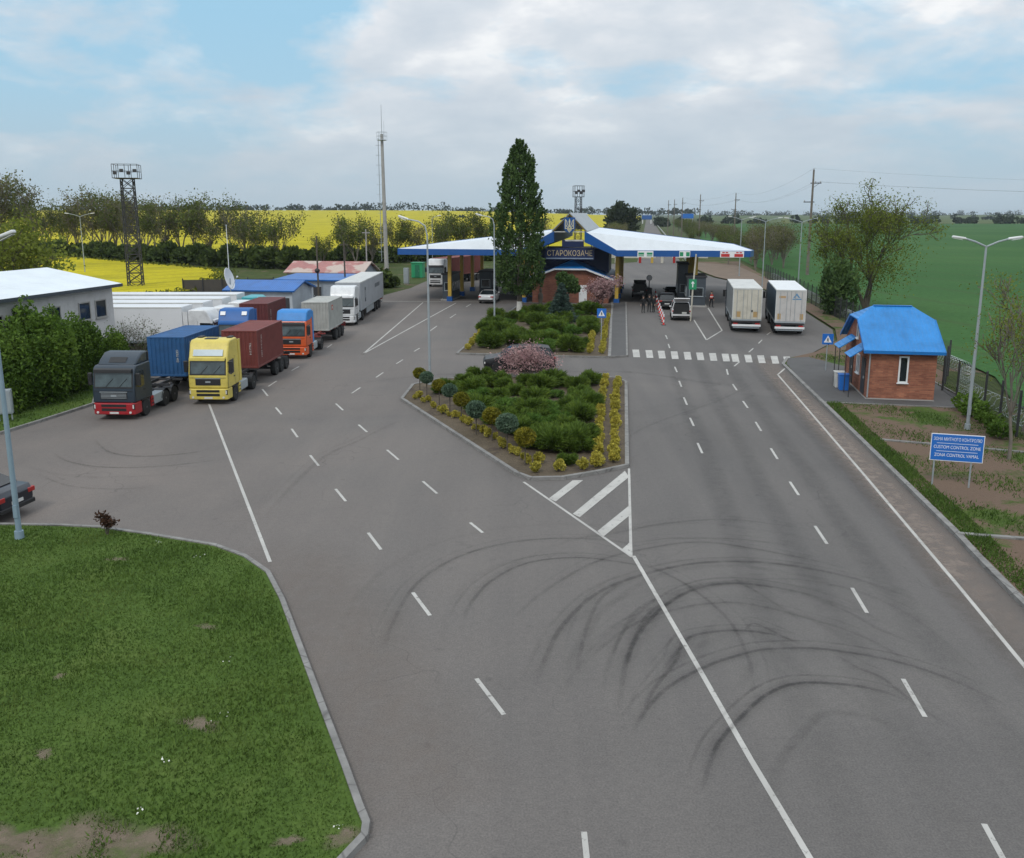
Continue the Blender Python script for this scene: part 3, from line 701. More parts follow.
for k, y in enumerate((-1.1, -2.75, -5.6, -7.6, -10.4, -12.4, -15, -17)):
    window(wb, y-1.15, y, 3.45, 4.6, -0.35, frame=M_conc, axis='x', out=1, t=0.07, mull=1 if k > 1 else 0)
# ---- customs huts behind the trucks
def hut(name, label, p, w, d, h, wallmat, roofmat, rise, kind='mono', rz=-AX, over=0.35, wins=(), door=None):
    t = thing(name, label, 'hut', (p[0], p[1], 0), rz)
    mb = MB(); mb.box(0, w, 0, d, 0, h, wallmat); wl = mb.build('wall', t)
    rf = MB()
    if kind == 'gable':
        rf.add([(-over, -over, h-0.05), (w+over, -over, h-0.05), (w+over, d/2, h+rise), (-over, d/2, h+rise), (w+over, d+over, h-0.05), (-over, d+over, h-0.05)], [(0, 1, 2, 3), (3, 2, 4, 5)], roofmat)
        for xx in (0, w-0.1): mb = MB(); mb.prism([(0, h), (d, h), (d/2, h+rise-0.05)], xx, xx+0.1, wallmat, 'x'); mb.build('gable', t)
    else:
        rf.add([(-over, -over, h+0.1), (w+over, -over, h+0.1), (w+over, d+over, h+rise), (-over, d+over, h+rise)], [(0, 1, 2, 3)], roofmat)
    ro = solid(rf.build('roof', t), 0.14, 1.0)
    for (a, b, z0, z1) in wins: window(t, a, b, z0, z1, 0.0, t=0.07)
    if door:
        mb = MB(); mb.box(door, door+0.9, -0.05, 0.01, 0.05, 2.05, M_dark); dd = mb.build('door', t)
        mb = MB(); mb.box(door+0.1, door+0.15, -0.09, -0.05, 1.0, 1.12, M_steel); mb.build('handle', dd)
    return t
M_hutwall = ribbed('hut_siding_pale_blue', (0.40, 0.44, 0.48), 3.5, 'X', 0.6, 0.25)
M_hutwall2 = ribbed('hut_siding_grey_blue', (0.30, 0.34, 0.38), 3.5, 'X', 0.6, 0.25)
p = G(236, 312); p = (-26.5, 82.0)
hut('customs_hut', 'pale blue hut with a bright blue roof and a satellite dish on it', (-27.6, 84.5), 6.6, 5.0, 2.7, M_hutwall, M_hutroof, 0.75, 'gable', wins=((1.2, 2.2, 1.2, 2.1), (4.6, 5.2, 1.1, 2.1)), door=5.4)
hut('customs_hut', 'grey blue hut with a flat dark blue roof before the red roofed shed', (-26.2, 97.5), 8.3, 6.0, 2.75, M_hutwall2, M_hutroof, 0.35, 'mono', wins=((2.0, 3.0, 1.0, 2.0), (6.8, 7.5, 1.0, 2.0)), door=4.2)
hut('storage_shed', 'low shed with a faded red and pink sheet roof behind the flat roofed hut', (-27.6, 107.5), 9.5, 6.0, 2.9, M_hutwall2, M_rustroof, 1.15, 'gable', wins=((2.0, 3.0, 1.0, 2.0),), door=6.0)
sd = thing('satellite_dish', 'white satellite dish on a pole at the roof edge of the pale blue hut', 'dish', (-26.9, 83.4, 0))
mb = MB(); mb.tube([(0, 0, 0), (0, 0, 3.95)], 0.05, M_steel, 8); mb.build('pole', sd)
mb = MB(); mb.lathe([(0.02, 0.32), (0.5, 0.22), (0.9, 0.06), (1.05, 0.0), (1.03, -0.03), (0.5, 0.17), (0.02, 0.27)], (0, 0, 0), M_white, 20, 'y')
o = mb.build('dish', sd, loc=(0, -0.15, 3.95), smooth=True); o.rotation_euler = (R(-14), 0, R(86)); 
mb = MB(); mb.tube([(0, 0.0, -0.9), (0, -0.75, 0.0)], 0.02, M_steel, 5); mb.box(-0.06, 0.06, -0.85, -0.72, -0.07, 0.07, M_white); mb.build('feed_arm', o)

# ---- canopy of the checkpoint
cn = thing('checkpoint_canopy', 'wide two winged white canopy with a blue fascia spanning the checkpoint lanes', 'canopy', LC(0, 0, 0), -AX)
M_canopy = ribbed('canopy_white_sheet', (0.66, 0.705, 0.74), 0.55, 'X', 0.5, 0.12, var=.35)
DB = 24.0; ZO, ZI, ZF = 6.05, 8.15, 6.05
for s in (-1, 1):
    P = dict(FO=(19.5*s, -1.5, ZO), FC=(5.3*s, -2.2, ZF), FI=(1.75*s, -1.2, ZI-0.1), BI=(1.75*s, DB, ZI), BO=(19.9*s, DB-2, ZO), EO=(20.2*s, 1.5, ZO-0.05))
    mb = MB(); ks = ['FO', 'FC', 'FI', 'BI', 'BO', 'EO']; vs = [P[k] for k in ks]
    mb.add(vs, [(0, 2, 3, 4), (0, 1, 2), (0, 4, 5)], M_canopy)
    mb.build('roof_wing', cn)
    fb = MB(); loop = [P[k] for k in ('FI', 'FC', 'FO', 'EO', 'BO', 'BI')]
    hts = [1.15, 0.62, 0.62, 0.62, 0.62, 1.15]
    for i in range(6):
        a, b = loop[i], loop[(i+1) % 6]; ha, hb = hts[i], hts[(i+1) % 6]
        d = Vector((b[0]-a[0], b[1]-a[1], 0)).normalized(); nn = Vector((d.y, -d.x, 0))*s*0.05
        vs = []
        for q, hh in ((a, ha), (b, hb)):
            for e in (0, 1): vs += [(q[0]+nn.x*e, q[1]+nn.y*e, q[2]+0.05), (q[0]+nn.x*e, q[1]+nn.y*e, q[2]-hh)]
        fb.add(vs, [(0, 2, 6, 4), (1, 5, 7, 3), (0, 1, 3, 2), (4, 6, 7, 5), (2, 3, 7, 6), (0, 4, 5, 1)], M_blue)
    fb.build('fascia', cn)
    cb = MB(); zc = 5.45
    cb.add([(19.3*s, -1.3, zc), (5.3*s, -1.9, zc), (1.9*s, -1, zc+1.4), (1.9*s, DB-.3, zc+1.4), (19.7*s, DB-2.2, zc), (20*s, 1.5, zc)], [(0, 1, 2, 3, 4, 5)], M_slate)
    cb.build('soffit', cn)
    for a in (5.3, 14.0):
        for b in (0.7, 7.5, 14.2, 21):
            x = a*s; mb = MB(); hh = 5.5 + (0.15 if a < 6 else 0)
            mb.box(x-0.2, x+0.2, b-0.2, b+0.2, 0.55, hh, M_yellowcol); c_ = mb.build('column', cn, bevel=0.02, seg=1)
            mb = MB(); mb.box(x-0.32, x+0.32, b-0.32, b+0.32, 0, 0.55, M_blue); mb.build('column_base', c_)
pd = MB(); A0, A1, ZR, ZE = 0, 1.75, 10.0, 8.2
pr = MB()
pr.add([(-1.95, -0.9, ZE-0.15), (0, -0.9, ZR), (1.95, -0.9, ZE-0.15), (-1.95, DB, ZE-0.15), (0, DB, ZR), (1.95, DB, ZE-0.15)], [(0, 1, 4, 3), (1, 2, 5, 4)], ribbed('grey_ridge_sheet', (0.30, 0.32, 0.335), 0.8, 'Y', 0.5, 0.3))
solid(pr.build('ridge_roof', cn), 0.1, 1.0)
mb = MB()
mb.tube([(-1.8, -0.7, ZE-0.1), (0, -0.7, ZR-0.12)], 0.06, M_yellowcol, 6); mb.tube([(1.8, -0.7, ZE-0.1), (0, -0.7, ZR-0.12)], 0.06, M_yellowcol, 6)
mb.box(-1.75, 1.75, -0.75, -0.65, ZE-0.22, ZE-0.12, M_whitedirty); mb.build('gable_truss', cn)
# coat of arms on its blue shield
sh = MB(); pts = [(-0.62, 0.85), (0.62, 0.85), (0.62, -0.35), (0.45, -0.62), (0, -0.88), (-0.45, -0.62), (-0.62, -0.35)]
sh.prism(pts, -0.9, -0.82, M_blue, 'y')
shield = sh.build('crest_shield', cn, loc=(0, 0, 8.75))
M_tri = paint('crest_pale_gold', (0.66, 0.62, 0.42), 0.4, dirt=0.1)
tr = MB(); y0, y1 = -0.94, -0.903
def bar(p, q, w=0.075):
    d = Vector((q[0]-p[0], q[1]-p[1])).normalized(); n = Vector((-d.y, d.x))*w/2
    tr.prism([(p[0]+n.x, p[1]+n.y), (p[0]-n.x, p[1]-n.y), (q[0]-n.x, q[1]-n.y), (q[0]+n.x, q[1]+n.y)], y0, y1, M_tri, 'y')
for s in (-1, 1):
    for a, b in (((.46, .66), (.46, -.38)), ((.46, -.36), (0.09, -.36)), ((.46, .64), (.30, .40)), ((.30, .42), (.24, .02)), ((.26, .05), (.36, -.08)), ((.36, -.06), (.20, -.22)), ((.22, -.2), (0.03, -.62)), ((.20, -.55), (0.0, -.36)), ((0.2, -.36), (0.2, -.56)), ((0, -.78), (.12, -.55)), ((.03, .2), (.12, -.2)), ((.12, -.18), (0.02, -.5))):
        bar((a[0]*s, a[1]), (b[0]*s, b[1]))
tr.prism([(0, 0.74), (-.09, 0.45), (-.055, -0.2), (.055, -0.2), (.09, 0.45)], y0, y1+0.003, M_tri, 'y')
tr.build('trident', shield)
# name sign hung under the canopy
sg = thing('name_sign', 'dark blue sign with the gold name of the border crossing under the canopy peak', 'sign', LC(0, -0.2, 0), -AX)
mb = MB(); mb.box(-2.75, 2.75, 0, 0.14, 4.95, 6.25, M_navy); mb.box(-0.9, 1.55, 0.2, 0.3, 6.35, 7.15, M_navy)
for x in (-2.4, 2.4): mb.tube([(x, 0.07, 6.2), (x, 0.07, 7.0)], 0.04, M_dark, 6)
mb.build('board', sg)
M_gold = paint('pale_gold_letters', (0.56, 0.46, 0.28), 0.45, dirt=0.1)
text('СТАРОКОЗАЧЕ', 0.86, M_gold, sg, (0, -0.02, 5.62), (R(90), 0, 0), sx=0.80)
mb = MB(); mb.box(-2.65, 2.65, -0.03, -0.002, 5.02, 5.14, paint('pale_blue_strip', (0.25, 0.32, 0.42), 0.5)); mb.build('strip', sg)
mb = MB(); mb.box(-0.55, 1.5, 0.16, 0.195, 6.98, 7.14, M_signwhite); mb.build('small_plate', sg)
# lane boards on the fascia
for (a, w, mat, k) in ((8.4, 1.7, M_green, 0), (12.6, 1.15, M_green, 1), (17.6, 2.5, paint('board_red', (0.5, 0.03, 0.03), 0.4), 2)):
    t = thing('lane_board', ['green and white lane board on the fascia nearest the canopy peak', 'small green and white lane board in the middle of the right fascia', 'red and white lane board at the right end of the fascia'][k], 'sign', LC(a, -2.2 + (a-5.3)*0.05 - 0.12, 5.75), -AX - R(0))
    mb = MB(); mb.box(-w/2, w/2, -0.06, 0.0, -0.36, 0.30, M_signwhite); mb.build('panel', t)
    mb = MB()
    if k == 0:
        for x in (-0.45, 0.45): mb.box(x-0.3, x+0.3, -0.075, -0.062, -0.1, 0.12, mat); mb.box(x-0.3, x+0.3, -0.075, -0.062, -0.27, -0.18, mat)
    elif k == 1:
        mb.box(-0.52, -0.15, -0.075, -0.062, -0.25, 0.18, mat); mb.box(0.15, 0.52, -0.075, -0.062, -0.25, 0.18, mat)
    else:
        mb.box(-1.15, -0.25, -0.075, -0.062, -0.3, 0.02, mat); mb.box(0.25, 1.15, -0.075, -0.062, -0.3, 0.02, mat)
        for x in (-0.9, -0.55, 0.55, 0.9): mb.box(x-0.13, x+0.13, -0.075, -0.062, 0.1, 0.22, mat)
    mb.build('symbols', t)
# ---- brick building under the canopy
bb = thing('brick_building', 'dark red brick passport building with a blue half-hipped roof under the canopy', 'building', LC(0.05, 0.6, 0), -AX)
mb = MB(); mb.prism([(-4.35, 0), (4.35, 0), (4.35, 2.85), (1.75, 3.82), (-1.75, 3.82), (-4.35, 2.85)], 0, 13, M_brickdark, 'y'); mb.build('wall', bb)
rf = MB(); e = -0.45
rf.add([(-4.85, e, 2.78), (-1.8, e, 3.92), (1.8, e, 3.92), (4.85, e, 2.78), (0, 1.9, 4.68), (-4.85, 13.4, 2.78), (0, 13.4, 4.68), (4.85, 13.4, 2.78)], [(0, 1, 4, 6, 5), (3, 7, 6, 4, 2), (1, 2, 4)], M_blueroof)
r_ = solid(rf.build('roof', bb), 0.06, 1.0)
mb = MB()
for s in (-1, 1): mb.prism([(-4.9*s, 2.58), (-1.8*s, 3.74), (-1.8*s, 3.94), (-4.9*s, 2.80)], e-0.05, e-0.01, M_white, 'y')
mb.box(-1.79, 1.79, e-0.05, e-0.01, 3.76, 3.93, M_white); mb.build('bargeboard', r_)
mb = MB(); mb.box(-4.1, 4.1, 5.2, 12.6, 2.9, 5.95, M_navy); mb.build('upper_storey', bb)
mb = MB(); mb.box(1.0, 1.9, -0.05, 0.01, 0.05, 2.05, M_white); d = mb.build('door', bb)
mb = MB(); mb.box(1.1, 1.15, -0.1, -0.05, 1.0, 1.1, M_dark); mb.build('handle', d)
# ---- control booths
def booth(label, a, b, w, d, h, cat='booth', n=1):
    t = thing('control_booth', label, cat, LC(a, b, 0), -AX)
    mb = MB(); mb.box(-w/2-.15, w/2+.15, -.3, d+.3, 0, 0.16, M_conc); mb.build('base', t)
    mb = MB(); mb.box(-w/2, w/2, 0, d, 0.16, h, M_slate); mb.build('cabin', t, bevel=0.03)
    mb = MB(); mb.box(-w/2-.12, w/2+.12, -.12, d+.12, h, h+0.14, M_dark); mb.build('roof', t)
    window(t, -w/2+0.25, w/2-0.25, 1.15, 2.1, 0.0, frame=M_steel, t=0.05)
    for sx in (-1, 1): window(t, 0.4, d-0.4, 1.15, 2.1, sx*w/2, frame=M_steel, t=0.05, axis='x', out=sx, mull=2)
    return t
booth('dark grey control booth under the right canopy wing behind the white van', 14.0, -1.6, 2.0, 5.0, 3.2)
booth('black control booth against the ochre columns under the right canopy wing', 12.7, 3.0, 1.1, 5.0, 4.3)
booth('dark grey control booth under the left canopy wing beside the white truck cab', -14.5, 1.4, 1.1, 4.5, 3.0)
booth('dark booth deeper under the left canopy wing', -10.9, 7, 1.6, 4.5, 3.0)
booth('dark booth row end under the left canopy wing nearest the tall tree', -7.6, 10, 1.6, 6, 3.0)
# ---- small green kiosk and grey cabinets behind the left wing
p = G(417, 277.6); t = thing('portable_toilet', 'bright green cabin beside the verge left of the canopy', 'cabin', (p[0], p[1], 0), -AX)
mb = MB(); mb.box(-0.9, 0.9, 0, 1.6, 0, 2.25, M_green); mb.build('cabin', t); mb = MB(); mb.box(-1, 1, -.1, 1.7, 2.25, 2.4, M_green); mb.build('roof', t)
mb = MB(); mb.box(-0.3, 0.45, -0.04, 0.0, 0.1, 2.0, paint('dark_green', (0.01, 0.14, 0.07), 0.5)); d = mb.build('door', t); mb = MB(); mb.box(0.33, 0.38, -.07, -.04, 1, 1.12, M_steel); mb.build('handle', d)
p = G(406, 284); t = thing('utility_cabinet', 'tall grey utility cabinet beside the bright green cabin', 'cabinet', (p[0], p[1], 0), -AX)
mb = MB(); mb.box(-0.35, 0.35, 0, 0.5, 0.1, 2.3, M_steel); mb.box(-.3, .3, .05, .45, -0.05, .1, M_conc); mb.build('case', t); mb = MB(); mb.box(-0.3, 0.3, -.03, 0, 0.2, 2.2, M_steel); mb.build('door', t)
p = G(12, 423); t = thing('utility_cabinet', 'grey electrical cabinet on legs on the grass beside the near lamp post', 'cabinet', (p[0]-0.3, p[1], 0.085), R(20))
mb = MB(); mb.box(-0.35, 0.35, 0, 0.35, 0.35, 1.55, M_steel); mb.build('case', t, bevel=0.02); mb = MB(); mb.box(-0.3, 0.3, -.03, -.002, 0.42, 1.48, M_steel); mb.build('door', t)
mb = MB()
for x in (-.28, .28): mb.box(x-.03, x+.03, .1, .16, -0.1, .35, M_steel)
mb.build('stand', t)

# ================================================================= VEHICLES
def wheel(parent, x, y, r=0.5, w=0.3, side=1, name='wheel'):
    mb = MB(); h = w/2
    mb.lathe([(r*0.62, -h), (r*0.93, -h), (r, -h*0.7), (r, h*0.7), (r*0.93, h), (r*0.62, h)], (0, 0, 0), M_rubber, 20, 'x')
    mb.lathe([(r*0.60, h*0.96*side), (r*0.56, h*0.55*side), (r*0.30, h*0.45*side), (r*0.26, h*0.95*side), (r*0.12, h*1.0*side), (0.005, h*1.0*side)], (0, 0, 0), M_rim, 16, 'x')
    return mb.build(name, parent, loc=(x, y, r), smooth=True)
def cab(t, col, low, roofcol=None, high=True, H=3.75, visor=None, sign=False, spoiler=False, grille_col=None, bump_col=None, det=True, stripes=None):
    """tractor cab facing -Y, front at y=0"""
    roofcol = roofcol or col
    mb = MB(); zb = 1.02
    prof = [(0.0, zb), (0.0, 1.45), (0.03, 1.9), (0.22, 2.86), (0.32, 3.02)]
    prof += [(0.62, H-0.16), (0.85, H), (1.95, H+0.02), (2.2, H-0.05)] if high else [(0.5, 3.12), (2.1, 3.14), (2.2, 3.05)]
    prof += [(2.25, zb)]
    mb.prism(prof, -1.22, 1.22, col, 'x'); cb = mb.build('cab', t, bevel=0.10, seg=3, smooth=True)
    if not high:
        mb = MB()
        mb.prism([(0.55, 3.10), (0.95, 3.42), (1.5, H), (2.15, H+0.02), (2.2, 3.10)], -1.12, 1.12, roofcol, 'x'); df = mb.build('roof_deflector', t, bevel=0.1, seg=3, smooth=True)
        if spoiler:
            mb = MB(); mb.prism([(0.70, 3.24), (0.78, 3.31), (1.02, 3.51), (0.96, 3.44)], -0.5, 0.5, M_black, 'x'); mb.box(-1.16, 1.16, 2.1, 2.2, 2.3, H-0.05, M_black); mb.build('roof_vent', df)
    elif roofcol is not col:
        mb = MB(); mb.prism([(0.30, 3.03), (0.60, H-0.10), (0.84, H+0.05), (1.96, H+0.07), (2.24, H), (2.26, 3.25), (1.6, 3.05)], -1.235, 1.235, roofcol, 'x'); mb.build('roof_fairing', t, bevel=0.1, seg=3, smooth=True)
    # windscreen in a dark surround
    def slope(z0, z1, x, e, mat, m):
        def y(z): return 0.03 + (z-1.9)*0.198
        m.prism([(y(z0)-e, z0), (y(z1)-e, z1), (y(z1)+0.03, z1), (y(z0)+0.03, z0)], -x, x, mat, 'x')
    mb = MB(); slope(1.86, 2.84, 1.13, 0.012, M_black, mb); sc_ = mb.build('windscreen_surround', t, bevel=0.0)
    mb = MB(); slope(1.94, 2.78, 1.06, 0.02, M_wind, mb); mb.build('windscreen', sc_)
    mb = MB()
    for x in (-0.45, 0.35): mb.tube([(x, 0.0, 1.92), (x+0.45, 0.10, 2.42)], 0.013, M_black, 4)
    mb.build('wiper', sc_)
    mb = MB(); mb.prism([(0.16, 2.82), (0.05, 2.74), (0.08, 2.93), (0.25, 3.0)], -1.1, 1.1, visor or M_black, 'x'); mb.build('sun_visor', t, bevel=0.02)
    if sign:
        mb = MB(); mb.prism([(0.22, 3.03), (0.41, 3.40), (0.47, 3.38), (0.30, 3.02)], -0.92, 0.92, paint('roof_sign_panel', (0.42, 0.50, 0.53), 0.2, dirt=0.15), 'x'); mb.build('roof_sign', t)
        mb = MB(); mb.box(-0.42, 0.3, 1.0, 1.5, H, H+0.05, M_black); mb.build('roof_hatch', t)
        for s in (-1, 1):
            mb = MB(); mb.box(0.92*s-.16, .92*s+.16, 1.55, 2.1, H-0.12, H+0.10, M_black); mb.build('roof_vent', t, bevel=0.03)
    # grille and panel lines
    mb = MB(); mb.box(-0.78, 0.78, -0.012, 0.05, 1.22, 1.62, M_black); gr = mb.build('grille', t, bevel=0.0)
    mb = MB()
    for z in (1.29, 1.37, 1.45, 1.53): mb.box(-0.74, 0.74, -0.025, -0.013, z, z+0.028, grille_col or M_dark)
    mb.box(-0.16, 0.16, -0.03, -0.026, 1.39, 1.49, M_steel); mb.build('grille_bars', gr)
    mb = MB(); mb.box(-1.14, 1.14, -0.006, 0.03, 1.685, 1.70, M_black); mb.build('panel_seam', t)
    mb = MB(); mb.box(-0.8, 0.8, -0.035, 0.0, 1.63, 1.67, M_steel); mb.build('grille_trim', gr)
    # bumper
    mb = MB(); bc = bump_col or low
    mb.prism([(-1.22, -0.02), (-1.05, -0.10), (1.05, -0.10), (1.22, -0.02), (1.24, 0.78), (-1.24, 0.78)], 0.34, 1.015, bc, 'z'); bp = mb.build('bumper', t, bevel=0.06, seg=2)
    mb = MB(); mb.box(-0.72, 0.72, -0.112, -0.05, 0.80, 0.95, M_black); mb.box(-0.72, 0.72, -0.112, -0.05, 0.56, 0.72, M_black); mb.build('lower_grille', bp)
    for s in (-1, 1):
        mb = MB(); mb.box(0.97*s-0.2, 0.97*s+0.2, -0.085, -0.03, 0.68, 0.93, M_lens); hl = mb.build('headlight', t, bevel=0.03)
        mb = MB(); mb.box(0.97*s-0.23, 0.97*s+0.23, -0.078, -0.03, 0.65, 0.96, M_black); mb.build('headlight_surround', hl)
        mb = MB(); mb.lathe([(0.07, 0), (0.07, -0.03), (0.01, -0.035)], (0.95*s, -0.10, 0.48), M_lens, 10, 'y'); mb.build('fog_light', bp)
    mb = MB(); mb.box(-0.26, 0.26, -0.118, -0.1, 0.40, 0.51, M_plate); mb.build('number_plate', bp)
    # sides
    for s in (-1, 1):
        def sx(mb, y0, y1, z0, z1, e, mat):
            lo, hi = sorted((1.18*s, (1.22+e)*s)); mb.box(lo, hi, y0, y1, z0, z1, mat)
        mb = MB(); lo, hi = sorted((1.2*s, 1.232*s)); mb.prism([(0.14, 1.08), (0.14, 1.9), (0.34, 2.82), (1.42, 2.86), (1.42, 1.08)], lo, hi, col, 'x'); dr = mb.build('door', t)
        mb = MB(); lo, hi = sorted((1.228*s, 1.24*s)); mb.prism([(0.24, 1.95), (0.38, 2.72), (1.25, 2.74), (1.25, 1.86), (0.7, 1.80)], lo, hi, M_glass, 'x'); mb.build('side_window', dr)
        mb = MB(); mb.box(*sorted((1.2*s, 1.2345*s)), 1.42, 1.436, 1.06, 2.88, M_black); mb.box(*sorted((1.2*s, 1.2345*s)), 0.125, 0.14, 1.06, 1.92, M_black); mb.build('door_seam', dr)
        mb = MB(); sx(mb, 1.12, 1.34, 1.58, 1.66, 0.03, M_black); mb.build('handle', dr)
        mb = MB(); sx(mb, 0.80, 1.95, 0.98, 1.06, 0.035, M_black); sx(mb, 1.93, 2.28, 0.42, 1.02, 0.02, low); sx(mb, 1.98, 2.25, 0.55, 0.62, 0.03, M_black); sx(mb, 1.98, 2.25, 0.78, 0.85, 0.03, M_black); mb.build('step_panel', t)
        mb = MB(); mb.box(1.40*s-0.13, 1.40*s+0.13, 0.16, 0.30, 2.0, 2.72, M_black); mr = mb.build('mirror', t, bevel=0.04)
        mb = MB(); mb.tube([(1.2*s, 0.24, 2.62), (1.40*s, 0.22, 2.66)], 0.03, M_black, 5); mb.build('mirror_arm', mr)
        mb = MB(); mb.tube([(1.2*s, 0.2, 2.05), (1.40*s, 0.22, 2.08)], 0.03, M_black, 5); mb.build('mirror_arm', mr)
        wheel(t, 1.08*s, 1.36, 0.5, 0.31, s)
        mb = MB()
        if high:
            lo, hi = sorted((1.18*s, 1.225*s)); mb.box(lo, hi, 2.24, 2.62, 1.1, H-0.15, roofcol); mb.build('side_fairing', t)
def tractor_chassis(t, col=M_dark, axles=(5.0,), L=5.9):
    mb = MB()
    for s in (-1, 1): mb.box(0.42*s-0.05, 0.42*s+0.05, 0.7, L, 0.72, 0.98, col)
    for y in (2.4, 3.6, L-0.1): mb.box(-0.4, 0.4, y-0.06, y+0.06, 0.75, 0.95, col)
    mb.box(-0.5, 0.5, axles[0]-0.75, axles[0]+0.35, 0.985, 1.03, M_dark); mb.lathe([(0.5, 0), (0.5, 0.10), (0.1, 0.11)], (0, axles[0]-0.35, 1.03), M_black, 16); mb.build('chassis', t)
    for s in (-1, 1):
        mb = MB(); c = 0.93*s; lo, hi = sorted((0.62*s, 1.2*s))
        mb.prism([(2.5, 0.42), (2.45, 0.55), (2.45, 0.95), (2.52, 1.02), (3.75, 1.02), (3.82, 0.95), (3.82, 0.55), (3.76, 0.42)], lo, hi, M_steel, 'x'); mb.build('fuel_tank', t, bevel=0.05)
        for y in axles:
            wheel(t, 0.93*s, y, 0.5, 0.58, s)
            mb = MB(); pts = [(y+0.62*math.cos(a), 0.5+0.62*math.sin(a)) for a in np.linspace(0.15, PI-0.15, 9)]; pts2 = [(y+0.58*math.cos(a), 0.5+0.58*math.sin(a)) for a in np.linspace(PI-0.15, 0.15, 9)]
            lo, hi = sorted((0.62*s, 1.23*s)); mb.prism(pts+pts2, lo, hi, M_black, 'x'); mb.build('mudguard', t)
def trailer_gear(tr, yk, L, axles, rail_col, front=3.0, legs=True, rear_z=0.5):
    mb = MB()
    for s in (-1, 1): mb.box(0.45*s-0.06, 0.45*s+0.06, front, L, 1.04, 1.22, rail_col)
    for y in np.arange(front+0.1, L, 1.9): mb.box(-1.18, 1.18, y-0.06, y+0.06, 1.1, 1.22, rail_col)
    mb.box(-1.2, 1.2, L-0.12, L, 0.98, 1.2, rail_col); mb.box(-1.15, 1.15, L-0.1, L-0.02, 0.45, 0.58, M_steel)
    for s in (-1, 1): mb.box(.6*s-.04, .6*s+.04, L-.1, L-.03, .5, 1.05, rail_col)
    for a in axles: mb.box(-0.9, 0.9, a-0.07, a+0.07, 0.45, 0.6, M_dark); mb.box(-.5, .5, a-.05, a+.05, .6, 1.05, M_dark)
    mb.build('trailer_chassis', tr)
    for s in (-1, 1):
        for a in axles: wheel(tr, 1.05*s, a, 0.5, 0.38, s)
        mb = MB(); mb.box(0.75*s-0.06, 0.75*s+0.06, yk+2.2, yk+2.32, 0.25, 1.1, M_dark); mb.box(0.75*s-0.14, 0.75*s+0.14, yk+2.15, yk+2.4, 0.2, 0.25, M_dark)
        if legs: mb.build('landing_leg', tr)
        mb = MB(); mb.box(0.95*s-0.2, 0.95*s+0.2, L-0.02, L+0.02, 0.78, 0.92, M_red); mb.build('tail_light', tr)
        mb = MB(); mb.box(*sorted((0.8*s, 1.22*s)), axles[-1]+0.58, axles[-1]+0.62, 0.2, 0.95, M_black); mb.build('mud_flap', tr)
def box_body(tr, y0, y1, side, roofm, rear, z0=1.22, z1=4.0, side_marks=None):
    mb = MB(); mb.box(-1.26, 1.26, y0, y1, z0, z1, side); b = mb.build('trailer_body', tr, bevel=0.03)
    mb = MB(); mb.box(-1.25, 1.25, y0+.02, y1-.02, z1+0.002, z1+0.035, roofm); mb.build('trailer_roof', tr, bevel=0.01)
    mb = MB()
    for s in (-1, 1): mb.box(*sorted((0.012*s, 1.2*s)), y1+0.004, y1+0.045, z0+0.06, z1-0.10, rear)
    dd = mb.build('rear_door', tr)
    mb = MB(); mb.box(-1.27, 1.27, y1, y1+0.07, z1-0.09, z1+0.03, M_whitedirty); mb.box(-1.27, 1.27, y1, y1+0.06, z0-0.08, z0+0.05, M_steel)
    for s in (-1, 1): mb.box(*sorted((1.2*s, 1.275*s)), y1, y1+0.06, z0, z1, M_whitedirty)
    mb.build('rear_frame', tr)
    mb = MB()
    for x in (-0.9, -0.35, 0.35, 0.9): mb.tube([(x, y1+0.07, z0+0.05), (x, y1+0.07, z1-0.12)], 0.022, M_steel, 5)
    mb.build('locking_bars', tr)
    for s in (-1, 1):
        mb = MB(); lo, hi = sorted((1.24*s, 1.275*s)); mb.box(lo, hi, y0, y1, z0-.1, z0+0.06, M_steel); mb.box(lo, hi, y0, y1, z1-.08, z1+.03, M_whitedirty); mb.build('side_rail', tr)
def skirt(tr, y0, y1, mat):
    for s in (-1, 1):
        mb = MB(); lo, hi = sorted((1.16*s, 1.19*s)); mb.box(lo, hi, y0, y1, 0.45, 1.05, mat); mb.build('side_skirt', tr)

